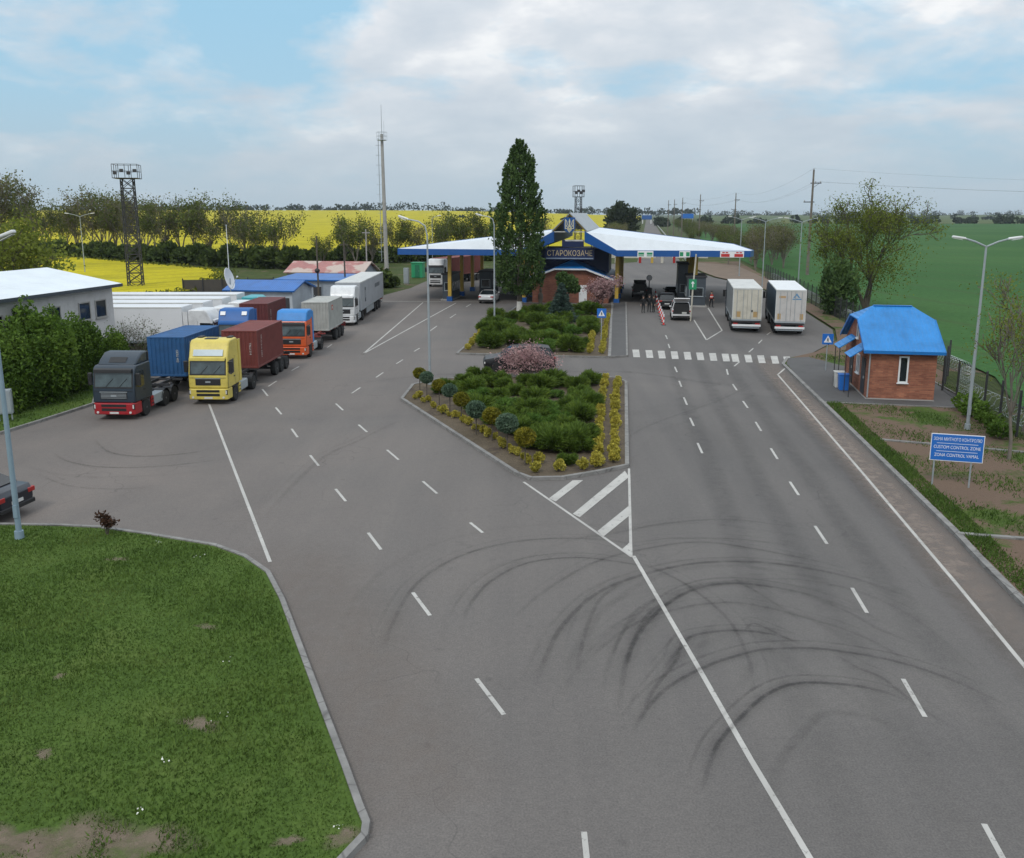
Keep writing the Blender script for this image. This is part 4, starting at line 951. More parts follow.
def corr_mat(name, col, rust=0.3):
    m, nt, b = newmat(name); v = obj_vec(nt)
    n = noise(nt, v, 0.8, 6, 0.7); n2 = noise(nt, v, 5, 5, 0.75)
    c = ramp(nt, n, [(0.3, tuple(x*0.75 for x in col)), (0.5, col), (0.75, tuple(min(1, x*1.25) for x in col))])
    c = mixc(nt, ramp(nt, n2, [(0.64, (0,)*3), (0.74, (rust,)*3)]), c, (0.13, 0.06, 0.035))
    nt.links.new(c, b.inputs['Base Color']); b.inputs['Roughness'].default_value = 0.6; return m
def container(label, loc, rz, mat, L=6.06, H=2.59, marks='', mark_front='', dark=M_dark):
    t = thing('shipping_container', label, 'container', loc, rz)
    w = 2.44; d = 0.045; p = 0.09
    fr = MB()
    for x in (-w/2, w/2-0.12):
        for y in (0, L-0.12): fr.box(x, x+0.12, y, y+0.12, 0, H, mat)
        fr.box(x, x+0.12, 0.12, L-0.12, 0, 0.14, mat); fr.box(x, x+0.12, 0.12, L-0.12, H-0.10, H, mat)
    for y in (0, L-0.12): fr.box(-w/2+0.12, w/2-0.12, y, y+0.12, 0, 0.14, mat); fr.box(-w/2+0.12, w/2-0.12, y, y+0.12, H-0.10, H, mat)
    fr.build('frame', t, bevel=0.012, seg=1)
    def corr(n0, n1):                                     # zigzag polyline between n0 and n1
        out = []; k = int((n1-n0)/(p*3)); st = (n1-n0)/k
        for i in range(k):
            a = n0+i*st; out += [(a, 0), (a+st*0.36, 0), (a+st*0.5, 1), (a+st*0.86, 1)]
        return out + [(n1, 0)]
    sd = MB()
    for s in (-1, 1):
        pr = corr(0.12, L-0.12); vs = []
        for a, q in pr: x = s*(w/2-0.012-d*q); vs += [(x, a, 0.14), (x, a, H-0.10)]
        sd.add(vs, [(2*i, 2*i+2, 2*i+3, 2*i+1) for i in range(len(pr)-1)], mat)
    sd.build('side_panels', t)
    fp = MB(); pr = corr(-w/2+0.12, w/2-0.12); vs = []
    for a, q in pr: vs += [(a, 0.012+d*q, 0.14), (a, 0.012+d*q, H-0.10)]
    fp.add(vs, [(2*i, 2*i+2, 2*i+3, 2*i+1) for i in range(len(pr)-1)], mat); fp.build('front_panel', t)
    rp = MB(); pr = corr(0.12, L-0.12); vs = []
    for a, q in pr: vs += [(-w/2+0.1, a, H-0.02-0.02*q), (w/2-0.1, a, H-0.02-0.02*q)]
    rp.add(vs, [(2*i, 2*i+2, 2*i+3, 2*i+1) for i in range(len(pr)-1)], mat); rp.build('roof', t)
    for s in (-1, 1):
        dm = MB(); dm.box(*sorted((0.01*s, 1.1*s)), L-0.06, L-0.01, 0.14, H-0.1, mat); do = dm.build('door', t)
        dm = MB()
        for x in (0.3, 0.8): dm.tube([(x*s, L+0.015, 0.1), (x*s, L+0.015, H-0.08)], 0.02, M_steel, 5)
        dm.build('locking_bar', do)
    if marks:
        o = text(marks, 0.24, M_whitedirty, t, (w/2+0.004, 0.9, H*0.55), (R(90), R(90), R(90)), name='lettering', extrude=0.002)
    if mark_front:
        o = text(mark_front, 0.2, M_whitedirty, t, (0.72, -0.006, H*0.52), (R(90), R(90), 0), name='lettering', extrude=0.002)
    return t
def ground_pt(px, py): return G(px, py)
def lorry(name, label, loc, rz, cabargs, chassis=M_dark, axles=(5.0,), trailer=None, group=None, Lc=5.9, k_=1.0):
    t = thing(name, label, 'lorry', (loc[0], loc[1], 0.0), rz, group); t.scale = (k_,)*3
    cab(t, **cabargs); tractor_chassis(t, chassis, axles, Lc)
    if trailer:
        tr = bpy.data.objects.new('trailer', None); COL.objects.link(tr); tr.parent = t
        k = trailer.get('kink', 0.0); yk = axles[0]-0.35
        # the trailer swings about the kingpin
        tr.location = (yk*math.sin(k), yk - yk*math.cos(k), 0); tr.rotation_euler.z = k
        L = trailer['L']; ax = trailer['axles']
        trailer_gear(tr, yk, L, ax, trailer.get('rail', M_dark), trailer.get('front', 3.0))
        if trailer.get('box'):
            box_body(tr, trailer['front'], L, *trailer['box']); skirt(tr, yk+2.8, ax[0]-0.8, trailer.get('skirt', M_steel))
        t['_tr'] = 1
        return t, tr
    return t
def on_trailer(t, k, axle0, y):
    """world place of a point y metres behind the cab front on the swung trailer"""
    yk = axle0-0.35; x_, y_ = -(y-yk)*math.sin(k), yk+(y-yk)*math.cos(k)
    c, s = math.cos(t.rotation_euler.z), math.sin(t.rotation_euler.z); q = t.scale.x; x_ *= q; y_ *= q
    return (t.location.x + x_*c - y_*s, t.location.y + x_*s + y_*c, 1.225*q), t.rotation_euler.z + k
C_navy = paint('navy_cab_paint', (0.018, 0.032, 0.048), 0.42, dirt=0.32, coat=0.1)
C_redlow = paint('red_bumper_paint', (0.34, 0.012, 0.018), 0.35, dirt=0.25, coat=0.3)
C_yel = paint('yellow_cab_paint', (0.62, 0.50, 0.10), 0.42, dirt=0.32, coat=0.1)
C_or = paint('orange_cab_paint', (0.62, 0.10, 0.022), 0.42, dirt=0.32, coat=0.1)
C_lblue = paint('light_blue_fairing', (0.03, 0.22, 0.56), 0.5, dirt=0.25)
C_cwhite = paint('white_cab_paint', (0.66, 0.67, 0.67), 0.42, dirt=0.32, coat=0.1)
C_mblue = paint('blue_cab_paint', (0.008, 0.10, 0.33), 0.5, dirt=0.25)
C_teal = paint('teal_cab_paint', (0.05, 0.34, 0.38), 0.35, dirt=0.15)
K_blue = corr_mat('container_blue', (0.016, 0.085, 0.22)); K_maroon = corr_mat('container_maroon', (0.155, 0.034, 0.028)); K_grey = corr_mat('container_pale_grey', (0.36, 0.365, 0.34), 0.2)
K_maroon2 = corr_mat('container_dark_maroon', (0.115, 0.025, 0.024)); K_red = corr_mat('container_rust_red', (0.17, 0.04, 0.03))
C_redch = paint('red_chassis', (0.20, 0.035, 0.03), 0.55, dirt=0.4)
# 1 navy and red tractor with the blue container at the back of its trailer
KS = 0.86
lr, tr = lorry('container_lorry', 'navy and red lorry parked nearest the grass at the end of the truck rows', (-19.55, 41.8), R(-2.5), dict(col=C_navy, low=C_redlow, high=False, H=3.72, spoiler=True, grille_col=M_steel), axles=(4.0, 5.25), Lc=6.2, k_=KS,
               trailer=dict(L=14.6, axles=(10.6, 11.9, 13.2), front=4.6))
c, rz = on_trailer(lr, 0, 4.0, 7.15); ct = container('blue shipping container on the trailer behind the navy and red lorry', c, rz, K_blue, marks='GESU 402 22G1', mark_front='GESU 402'); ct.scale = (KS,)*3
# 2 yellow
lr, tr = lorry('container_lorry', 'pale yellow lorry with a white roof panel at the front of the second truck row', (-16.14, 45.35), R(-1.5), dict(col=C_yel, low=C_yel, high=True, H=3.95, sign=True, visor=C_yel), chassis=M_steel, k_=KS,
               trailer=dict(L=13.9, axles=(10.3, 11.6, 12.9), front=4.2))
c, rz = on_trailer(lr, 0, 5.0, 6.1); ct = container('brick red shipping container behind the pale yellow cab', c, rz, K_maroon, marks='TRLU 514 22G1', mark_front='TRLU 514'); ct.scale = (KS,)*3
# 3 orange
lr, tr = lorry('container_lorry', 'orange lorry with a light blue roof fairing between the yellow and the white lorry', (-15.4, 60.15), R(-1.0), dict(col=C_or, low=C_or, roofcol=C_lblue, high=True, H=3.85), chassis=M_dark, axles=(5.4,), Lc=6.3, k_=KS,
               trailer=dict(L=15.6, axles=(11.4, 12.7, 14.0), front=5.0, rail=C_redch))
c, rz = on_trailer(lr, 0, 5.4, 8.3); ct = container('pale grey shipping container with a small red emblem behind the orange cab', c, rz, K_grey); ct.scale = (KS,)*3
mb = MB(); mb.box(1.222, 1.227, 1.3, 1.85, 1.75, 2.2, paint('emblem_red', (0.5, 0.06, 0.03), 0.5)); mb.box(1.2275, 1.23, 1.42, 1.72, 1.86, 2.08, M_whitedirty); mb.build('emblem', ct)
# 4 white with curtain-sided trailer
M_curtain = paint('grey_curtain', (0.34, 0.355, 0.375), 0.6, dirt=0.2, scale=0.6)
lr, tr = lorry('curtain_trailer_lorry', 'white lorry with a long grey curtain sided trailer at the end of the row', (-15.35, 78.5), R(0.3), dict(col=C_cwhite, low=C_cwhite, high=True, H=3.85, visor=C_cwhite), chassis=M_dark, k_=0.92,
               trailer=dict(L=19.8, axles=(13.4, 15.2, 17.0), front=3.3, box=(M_curtain, M_whitedirty, M_whitedirty), skirt=M_steel))
mb = MB(); mb.box(1.262, 1.266, 6.2, 6.9, 1.8, 3.3, M_slate); mb.box(1.267, 1.27, 6.35, 6.75, 2.2, 3.0, M_curtain); mb.build('emblem', tr)
mb = MB()
for i in range(6): mb.box(1.262, 1.266, 13.3+i*0.62, 13.3+i*0.62+0.42, 2.7, 3.15, M_slate)
mb.build('side_mark', tr)
# 5 blue cab with dark maroon container, behind the blue container
lr, tr = lorry('container_lorry', 'bright blue lorry seen over the blue container with only its roof and upper cab showing', (-19.5, 60.3), R(0), dict(col=C_mblue, low=C_mblue, high=True, H=3.9, visor=C_mblue), k_=0.88, trailer=dict(L=13.9, axles=(10.3, 11.6, 12.9), front=4.2))
mb = MB()
for x in (-.85, .85): mb.prism([(0.60, 3.72), (0.45, 3.45), (0.43, 3.46), (0.585, 3.735)], x-.2, x+.2, M_white, 'x')
mb.build('roof_lamps', lr)
c, rz = on_trailer(lr, 0, 5.0, 5.9); ct = container('dark maroon shipping container behind the bright blue cab', c, rz, K_maroon2, marks='MSKU 22G1'); ct.scale = (.88,)*3
# 6 the row of white refrigerated lorries parked side by side, noses to the right
M_reefer = paint('white_reefer_panel', (0.68, 0.69, 0.70), 0.45, dirt=0.12, scale=0.4)
for k, (yy, xx, colr, lab) in enumerate(((62.6, -21.1, C_cwhite, 'white refrigerated lorry in the row beside the office building, the one nearest the blue container'),
                              (65.8, -20.7, C_cwhite, 'second white refrigerated lorry of the row beside the office building'),
                              (68.9, -20.3, C_cwhite, 'third white refrigerated lorry of the row, before the teal roofed one'),
                              (72.6, -20.3, C_teal, 'refrigerated lorry with a teal roof at the back of the white row'))):
    lorry('refrigerated_lorry', lab, (xx, yy), R(90), dict(col=C_cwhite, low=C_cwhite, high=True, roofcol=colr if k == 3 else None, H=(3.8, 3.6, 3.7, 3.75)[k], visor=C_cwhite, spoiler=False), group='white lorries parked side by side', k_=0.87,
          trailer=dict(L=16.4, axles=(12.0, 13.3, 14.6), front=2.66, box=(M_reefer, M_reefer, M_reefer)))
# 7 white lorry with a red container under the left wing
p = G(437, 287)
lr, tr = lorry('container_lorry', 'white lorry with a rust red load coming out under the left canopy wing', (p[0]-0.2, p[1]), -AX, dict(col=C_cwhite, low=C_cwhite, high=True, H=3.8), trailer=dict(L=15.2, axles=(11.4, 12.7, 14.0), front=3.4, kink=R(-14)))
c, rz = on_trailer(lr, R(-14), 5.0, 3.6); container('rust red long shipping container behind the white lorry under the left canopy wing', c, rz, K_red, L=12.1)
# 8, 9 the two lorries seen from behind at the right
def rear_lorry(label, p, rz, side, roofm, rear, cabcol, emblem=0, z1=4.0):
    Ltot = 14.2
    ax, ay = -math.sin(rz), math.cos(rz)                  # local y in the world
    lr, tr = lorry('box_trailer_lorry', label, (p[0]-ax*(Ltot+.02)*.95, p[1]-ay*(Ltot+.02)*.95), rz, dict(col=cabcol, low=cabcol, high=True, H=3.7), k_=.95, trailer=dict(L=Ltot, axles=(9.6, 10.9, 12.2), front=3.0, box=(side, roofm, rear, 1.22, z1)))
    for x in (-0.75, 0.75):
        q = 1.0 if emblem == 0 else 1.25; ww = 0.2 if emblem == 0 else 0.14
        mb = MB(); mb.box(x*q-ww, x*q+ww, Ltot+0.05, Ltot+0.055, 1.45, 1.95, paint('reflector_brown', (0.42, 0.28, 0.12), 0.5)); mb.build('reflector', tr)
    mb = MB(); mb.box(-1.25, 1.25, Ltot-0.05, Ltot+0.08, 0.62, 0.80, M_white); mb.build('rear_bumper', tr)
    if emblem:
        mb = MB(); y = Ltot+0.05
        mb.prism([(-0.75, 3.35), (-0.45, 3.75), (-0.15, 3.35), (-0.3, 3.35), (-0.45, 3.55), (-0.6, 3.35)], y, y+0.004, paint('emblem_blue', (0.10, 0.25, 0.42), 0.5), 'y'); mb.box(-0.85, -0.1, y, y+0.004, 3.18, 3.28, paint('emblem_blue', (0.1, 0.25, 0.42), 0.5))
        mb.box(0.45, 1.0, y, y+0.004, 3.3, 3.5, paint('emblem_tan', (0.45, 0.3, 0.16), 0.5)); mb.build('emblem', tr)
    else:
        mb = MB(); mb.box(-0.5, -0.38, Ltot+0.05, Ltot+0.055, 1.9, 2.1, M_black); mb.build('door_mark', tr)
    return lr
rear_lorry('box lorry seen from behind with cream rear doors and grey sides', (19.95, 73.7), PI-R(11), paint('grey_tarp', (0.20, 0.21, 0.21), 0.6, dirt=0.3), M_whitedirty, M_cream, C_navy)
rear_lorry('box lorry seen from behind with a white roof and dark blue sides nearest the fence', (23.1, 72.0), PI-R(12.5), paint('dark_blue_tarp', (0.03, 0.055, 0.08), 0.55, dirt=0.3), M_white, paint('pale_grey_door', (0.50, 0.48, 0.46), 0.45, dirt=0.2), C_navy, emblem=1)

# ---- cars: hull lofted through stations; facing -Y with the front at y=0
def car(label, loc, rz, paintm, kind='sedan', open_gate=False, cat='car', group=None):
    t = thing('parked_car', label, cat, loc, rz, group)
    if kind == 'sedan':   # y, half width, sill, belt, roof, roof half width (roof None = bonnet / boot)
        S_ = [(0.0, .62, .38, .62, None, 0), (0.12, .80, .24, .74, None, 0), (0.9, .89, .22, .90, None, 0), (1.35, .90, .22, .96, None, 0), (2.05, .90, .22, .98, 1.40, .62), (2.6, .90, .22, .98, 1.45, .64), (3.3, .90, .22, .99, 1.43, .63), (4.05, .89, .24, 1.02, None, 0), (4.55, .86, .28, 1.0, None, 0), (4.72, .74, .40, .86, None, 0)]
        ws = (1.35, 2.05); rs = (3.3, 4.05); L = 4.72; wy = (0.86, 3.72); r = .32
    else:
        hgt = {'suv': 1.68, 'van': 1.85}[kind]
        S_ = [(0.0, .66, .42, .72, None, 0), (0.12, .82, .28, .88, None, 0), (0.8, .91, .25, 1.0, None, 0), (1.15, .92, .25, 1.06, None, 0), (1.85, .92, .25, 1.08, hgt-.06, .68), (2.6, .92, .25, 1.08, hgt, .72), (3.7, .92, .25, 1.1, hgt-.02, .71), (4.25, .91, .27, 1.1, hgt-.1, .68), (4.5, .90, .32, 1.08, None, 0), (4.6, .82, .42, .95, None, 0)]
        ws = (1.15, 1.85); rs = (4.25, 4.5); L = 4.6; wy = (0.86, 3.65); r = .35
    mb = MB(); n = len(S_)
    vs = []
    for (y, w, zs, zb, zr, rw) in S_:
        vs += [(-w*.92, y, zs), (-w, y, zs+.2), (-w, y, zb-.14), (-w*.95, y, zb), (w*.95, y, zb), (w, y, zb-.14), (w, y, zs+.2), (w*.92, y, zs)]
    fs = []
    for i in range(n-1):
        for j in range(8):
            fs.append((8*i+j, 8*i+(j+1) % 8, 8*i+8+(j+1) % 8, 8*i+8+j))
    fs += [tuple(range(8))[::-1], tuple(range(8*n-8, 8*n))]
    mb.add(vs, fs, paintm)
    cabS = [s for s in S_ if s[4]]
    # roof and pillars
    rv_ = []
    for (y, w, zs, zb, zr, rw) in cabS: rv_ += [(-rw, y, zr-.05), (-rw*.8, y, zr), (rw*.8, y, zr), (rw, y, zr-.05)]
    k = len(cabS)
    mb.add(rv_, [(4*i+j, 4*i+j+1, 4*i+5+j, 4*i+4+j) for i in range(k-1) for j in range(3)], paintm)
    f, b_ = cabS[0], cabS[-1]
    st0 = [s for s in S_ if abs(s[0]-ws[0]) < 1e-6][0]; st1 = [s for s in S_ if abs(s[0]-rs[1]) < 1e-6][0]
    for s in (-1, 1):
        for (p, q) in (((st0[1]*.95*s, ws[0], st0[3]), (f[5]*s, f[0], f[4]-.05)), ((st1[1]*.93*s, rs[1], st1[3]), (b_[5]*s, b_[0], b_[4]-.05)), ((.875*s, 2.75, 1.0), (f[5]*1.02*s, 2.75, cabS[1][4]-.04))):
            mb.tube([p, q], .045, paintm if p[1] != 2.75 else M_black, 5)
    bd = mb.build('body', t, bevel=0.05, seg=2, smooth=True)
    e = .012
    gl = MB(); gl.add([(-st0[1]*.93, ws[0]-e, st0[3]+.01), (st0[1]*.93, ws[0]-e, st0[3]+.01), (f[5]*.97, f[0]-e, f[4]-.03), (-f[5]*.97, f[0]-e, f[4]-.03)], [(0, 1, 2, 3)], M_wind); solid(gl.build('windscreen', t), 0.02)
    if not open_gate:
        gl = MB(); gl.add([(-st1[1]*.92, rs[1]+e, st1[3]+.01), (st1[1]*.92, rs[1]+e, st1[3]+.01), (b_[5]*.97, b_[0]+e, b_[4]-.03), (-b_[5]*.97, b_[0]+e, b_[4]-.03)], [(0, 1, 2, 3)], M_glass); solid(gl.build('rear_window', t), 0.02)
    for s in (-1, 1):
        gl = MB(); pts = [(st0[1]*.945*s, ws[0]+.1, st0[3]+.012)] + [(c[1]*.945*s, c[0], c[3]+.012) for c in cabS] + [(st1[1]*.93*s, rs[1]-.08, st1[3]+.012)] + [((c[5]-.005)*s, c[0], c[4]-.06) for c in cabS[::-1]]
        gl.add(pts, [tuple(range(len(pts)))], M_glass); gl.build('side_window', t)
        for y in wy: wheel(t, (S_[3][1]-.08)*s, y, r, .22, s)
        mb = MB(); mb.box(*sorted((.48*s, .80*s)), 0.03, 0.14, .58, .72, M_lens); mb.build('headlight', t, bevel=.02)
        mb = MB(); zt = .72 if kind == 'sedan' else .85; mb.box(*sorted((.52*s, .86*s)), L-.14, L+.005, zt, zt+.16, M_red); mb.build('tail_light', t, bevel=.02)
        mb = MB(); mb.box(*sorted((.9*s, 1.06*s)), ws[0]+.25, ws[0]+.36, 1.0, 1.14, paintm); mb.build('mirror', t, bevel=.03)
        mb = MB()
        for y in (2.1, 3.0): mb.box(*sorted((.89*s, .925*s)), y+.3, y+.48, .82, .86, M_steel)
        mb.build('door_handle', t)
    mb = MB(); mb.box(-.3, .3, -.012, .05, .5, .64, M_black); mb.build('grille', t)
    mb = MB(); mb.box(-.26, .26, L-.01, L+.015, .55 if kind == 'sedan' else .6, .66 if kind == 'sedan' else .71, M_plate); mb.build('number_plate', t)
    mb = MB(); mb.box(-.8, .8, L-.12, L+.03, .34, .50, M_black); mb.build('rear_bumper', t, bevel=.03)
    if open_gate:
        mb = MB(); mb.add([(-.80, L+.022, .66), (.80, L+.022, .66), (.66, b_[0]+.37, b_[4]-.09), (-.66, b_[0]+.37, b_[4]-.09)], [(0, 1, 2, 3)], M_black); o = mb.build('load_opening', t)
        mb = MB(); mb.add([(-.68, b_[0]+.05, b_[4]+.02), (.68, b_[0]+.05, b_[4]+.02), (.74, b_[0]+.85, b_[4]+.42), (-.74, b_[0]+.85, b_[4]+.42)], [(0, 1, 2, 3)], paintm); solid(mb.build('tailgate', t), .06)
        mb = MB(); mb.box(-.5, -.05, L-.02, L+.04, .68, .86, M_whitedirty); mb.build('luggage', t, bevel=.04)
    return t
P_blk = paint('black_car_paint', (0.008, 0.008, 0.010), 0.4, dirt=0.2, coat=0.08)
P_dblue = paint('dark_blue_car_paint', (0.008, 0.010, 0.018), 0.3, dirt=0.25, coat=0.2)
P_grey = paint('grey_car_paint', (0.075, 0.085, 0.09), 0.3, dirt=0.25, coat=0.4)
P_wht = paint('white_car_paint', (0.66, 0.66, 0.66), 0.3, dirt=0.15, coat=0.4)
p = G(0, 522)
car('dark blue saloon car at the left edge of the forecourt beside the near lamp post', (-21.15, 28.55, 0), R(-100), P_dblue, 'sedan')
car('black car standing crosswise between the two planted islands behind the pink bush', (-1.85, 55.6, 0), R(-90)+R(3), P_blk, 'suv')
a = lambda px, py: G(px, py)
p = G(681, 321); car('white van with its tailgate open standing before the green sign under the right wing', (p[0]+U[0]*4.6, p[1]+U[1]*4.6, 0), PI-AX, P_wht, 'van', True, 'van')
p = G(667, 311); car('black car ahead of the white van in the queue under the right wing', (p[0]+U[0]*5.6, p[1]+U[1]*5.6, 0), PI-AX, P_blk, 'suv')
p = G(672, 300); car('dark car next to the booth at the head of the queue under the right wing', (p[0]+U[0]*5.2, p[1]+U[1]*5.2, 0), PI-AX, P_blk, 'sedan')
p = G(639.5, 298); car('grey people carrier with its tailgate open beside the yellow column', (p[0]+U[0]*4.6, p[1]+U[1]*4.6, 0), PI-AX, P_grey, 'van', True)
p = G(493, 300); car('white car under the left wing beside the tall tree', (p[0], p[1], 0), -AX+PI, P_wht, 'sedan')

# ================================================================= STREET FURNITURE
def lamp(label, loc, h, arms, rz, group=None, r0=0.085, arm=2.0, rise=0.55, dist=None, curved=False, mat=None):
    mat = mat or M_steel
    t = thing('street_lamp', label, 'lamp post', (loc[0], loc[1], loc[2] if len(loc) > 2 else 0.0), rz, group)
    mb = MB(); mb.tube([(0, 0, -0.1), (0, 0, h*0.5), (0, 0, h)], [r0, r0*0.8, r0*0.55], mat, 10); mb.tube([(0, 0, -0.1), (0, 0, 0.25)], [r0*1.6, r0*1.5], mat, 10)
    mb.box(-0.06, 0.06, -r0-0.02, -r0*0.6, 0.7, 1.1, mat); mb.build('pole', t, smooth=True)
    for s in arms:
        mb = MB()
        if curved: pts = [(0, 0, h-0.1), (s*0.12, 0, h+rise*0.55), (s*0.5, 0, h+rise*0.85), (s*arm, 0, h+rise)]
        else: pts = [(0, 0, h-0.05), (s*arm*0.5, 0, h+rise*0.55), (s*arm, 0, h+rise)]
        mb.tube(pts, [r0*0.5]*len(pts), mat, 7); ar = mb.build('arm', t, smooth=True)
        mb = MB(); x0 = s*arm; sl = rise/arm*0.5
        mb.prism([(x0-s*0.1, h+rise-0.05), (x0+s*0.52, h+rise-0.05+0.52*sl), (x0+s*0.48, h+rise+0.04+0.52*sl), (x0-s*0.05, h+rise+0.05)], -0.11, 0.11, M_white, 'y'); hd = mb.build('lamp_head', t, bevel=0.03)
        mb = MB(); mb.prism([(x0+s*0.08, h+rise-0.052), (x0+s*0.46, h+rise-0.052+0.42*sl), (x0+s*0.46, h+rise-0.07+0.42*sl), (x0+s*0.08, h+rise-0.075)], -0.1, 0.1, M_lens, 'y'); mb.build('lens', hd)
    return t
p = G(967, 431)
lamp('tall grey street lamp with two arms behind the blue customs zone board', (p[0], p[1], 0.09), 8.5, (-1, 1), R(-12), arm=0.95, rise=0.32)
for (px, py, h, lab) in ((797.5, 293, 9.0, 'two armed street lamp rising behind the white roofed lorry'), (762, 287.5, 9.0, 'two armed street lamp rising behind the cream doored lorry'), (739, 276.5, 9.1, 'two armed street lamp at the far right corner of the canopy')):
    p = G(px, py); lamp(lab, p, h, (-1, 1), R(-10), arm=1.7, rise=0.45)
p = G(430, 386); lamp('grey street lamp with one curved arm at the tip of the near planted island', (p[0], p[1], 0.1), 8.75, (-1,), R(-6), arm=1.15, rise=0.85, curved=True)
p = G(494.5, 326); lamp('grey street lamp with one curved arm at the left edge of the far planted island', (p[0], p[1], 0.1), 9.0, (-1,), R(-6), arm=1.15, rise=0.75, curved=True)
p = G(85.5, 277); lamp('two armed street lamp standing in front of the near yellow field', p, 9.6, (-1, 1), R(10), arm=1.7, rise=0.45)
p = G(433, 281); lamp('slim lamp post behind the left canopy wing', p, 9.4, (-1,), R(170), arm=0.9, rise=0.3, r0=0.06)
p = G(20, 541); lamp('blue grey street lamp with one arm at the left edge of the near lawn', (p[0], p[1], 0.09), 8.9, (1,), R(4), arm=0.35, rise=0.30, r0=0.088, mat=paint('blue_grey_pole', (0.22, 0.30, 0.36), 0.5, dirt=0.2))
# plain masts and poles
def pole(name, label, cat, loc, h, r0, r1, mat, group=None):
    t = thing(name, label, cat, (loc[0], loc[1], 0), 0, group); mb = MB(); mb.tube([(0, 0, -0.2), (0, 0, h/2), (0, 0, h)], [r0, (r0+r1)/2, r1], mat, 8); mb.build('pole', t, smooth=True); return t
t = pole('flag_pole', 'thin white pole beside the satellite dish', 'pole', (-28.6, 88.5), 8.8, 0.05, 0.03, M_white); mb = MB(); mb.lathe([(0.07, 0), (0.09, .07), (0.01, .14)], (0, 0, 8.8), M_steel, 8); mb.build('cap', t)
t = pole('utility_pole', 'dark wooden pole in front of the flat roofed hut with a round sensor on it', 'pole', (-21.3, 96.0), 7.6, 0.11, 0.08, M_bark); mb = MB(); mb.lathe([(0.02, -.3), (.25, -.15), (.3, 0), (.25, .15), (0.02, .3)], (0, -.2, 3.9), M_black, 10); mb.build('sensor', t)
t = pole('utility_pole', 'brown pole between the flat roofed hut and the grey trailer', 'pole', (-19.0, 99.5), 7.0, 0.11, 0.08, M_bark); mb = MB(); mb.box(-.5, .5, -.05, .05, 6.5, 6.6, M_bark); mb.build('crossarm', t)
t = pole('utility_pole', 'pale concrete pole beside the red roofed shed', 'pole', (-19.2, 116), 8.0, 0.11, 0.08, M_conc); mb = MB(); mb.box(-.5, .5, -.05, .05, 7.5, 7.6, M_conc); mb.build('crossarm', t)
# tall tubular mast
p = G(387, 277); mt = thing('radio_mast', 'tall pale tubular mast with a platform and a side ladder left of the canopy', 'mast', (p[0], p[1], 0))
mb = MB(); mb.tube([(0, 0, 0), (-.1, 0, 8), (-.15, 0, 15), (-.2, 0, 22.2)], [0.36, 0.31, 0.26, 0.22], M_conc, 12); mb.build('mast_pole', mt, smooth=True)
mb = MB(); mb.tube([(-.2, 0, 22.2), (-.2, 0, 26.6)], [0.05, 0.03], M_steel, 6); mb.tube([(.15, 0, 22), (.15, 0, 24.2)], .02, M_steel, 5); mb.build('antenna', mt)
mb = MB(); mb.lathe([(0.3, 21.2), (0.75, 21.25), (0.75, 21.32), (0.3, 21.3)], (-.2, 0, 0), M_steel, 12)
for z in (21.9, 22.5):
    for k in range(12):
        a0, a1 = 2*PI*k/12, 2*PI*(k+1)/12; mb.tube([(-.2+.8*math.cos(a0), .8*math.sin(a0), z), (-.2+.8*math.cos(a1), .8*math.sin(a1), z)], .02, M_steel, 4)
for k in range(6): a0 = 2*PI*k/6; mb.tube([(-.2+.8*math.cos(a0), .8*math.sin(a0), 21.3), (-.2+.8*math.cos(a0), .8*math.sin(a0), 22.5)], .02, M_steel, 4)
mb.build('platform', mt)
mb = MB()
for s in (-.18, .18): mb.tube([(-.75, s, 2.5), (-.8, s, 21.6)], .025, M_steel, 4)
for z in np.arange(3, 21.5, .45): mb.tube([(-.76, -.18, z), (-.76, .18, z)], .018, M_steel, 4)
for z in np.arange(4, 21.5, 1.5): mb.tube([(-.76, 0, z), (-.25, 0, z)], .02, M_steel, 4); mb.tube([(-.76, -.18, z), (-1.1, -.3, z), (-1.25, 0, z), (-1.1, .3, z), (-.76, .18, z)], .016, M_steel, 4)
mb.build('ladder', mt)
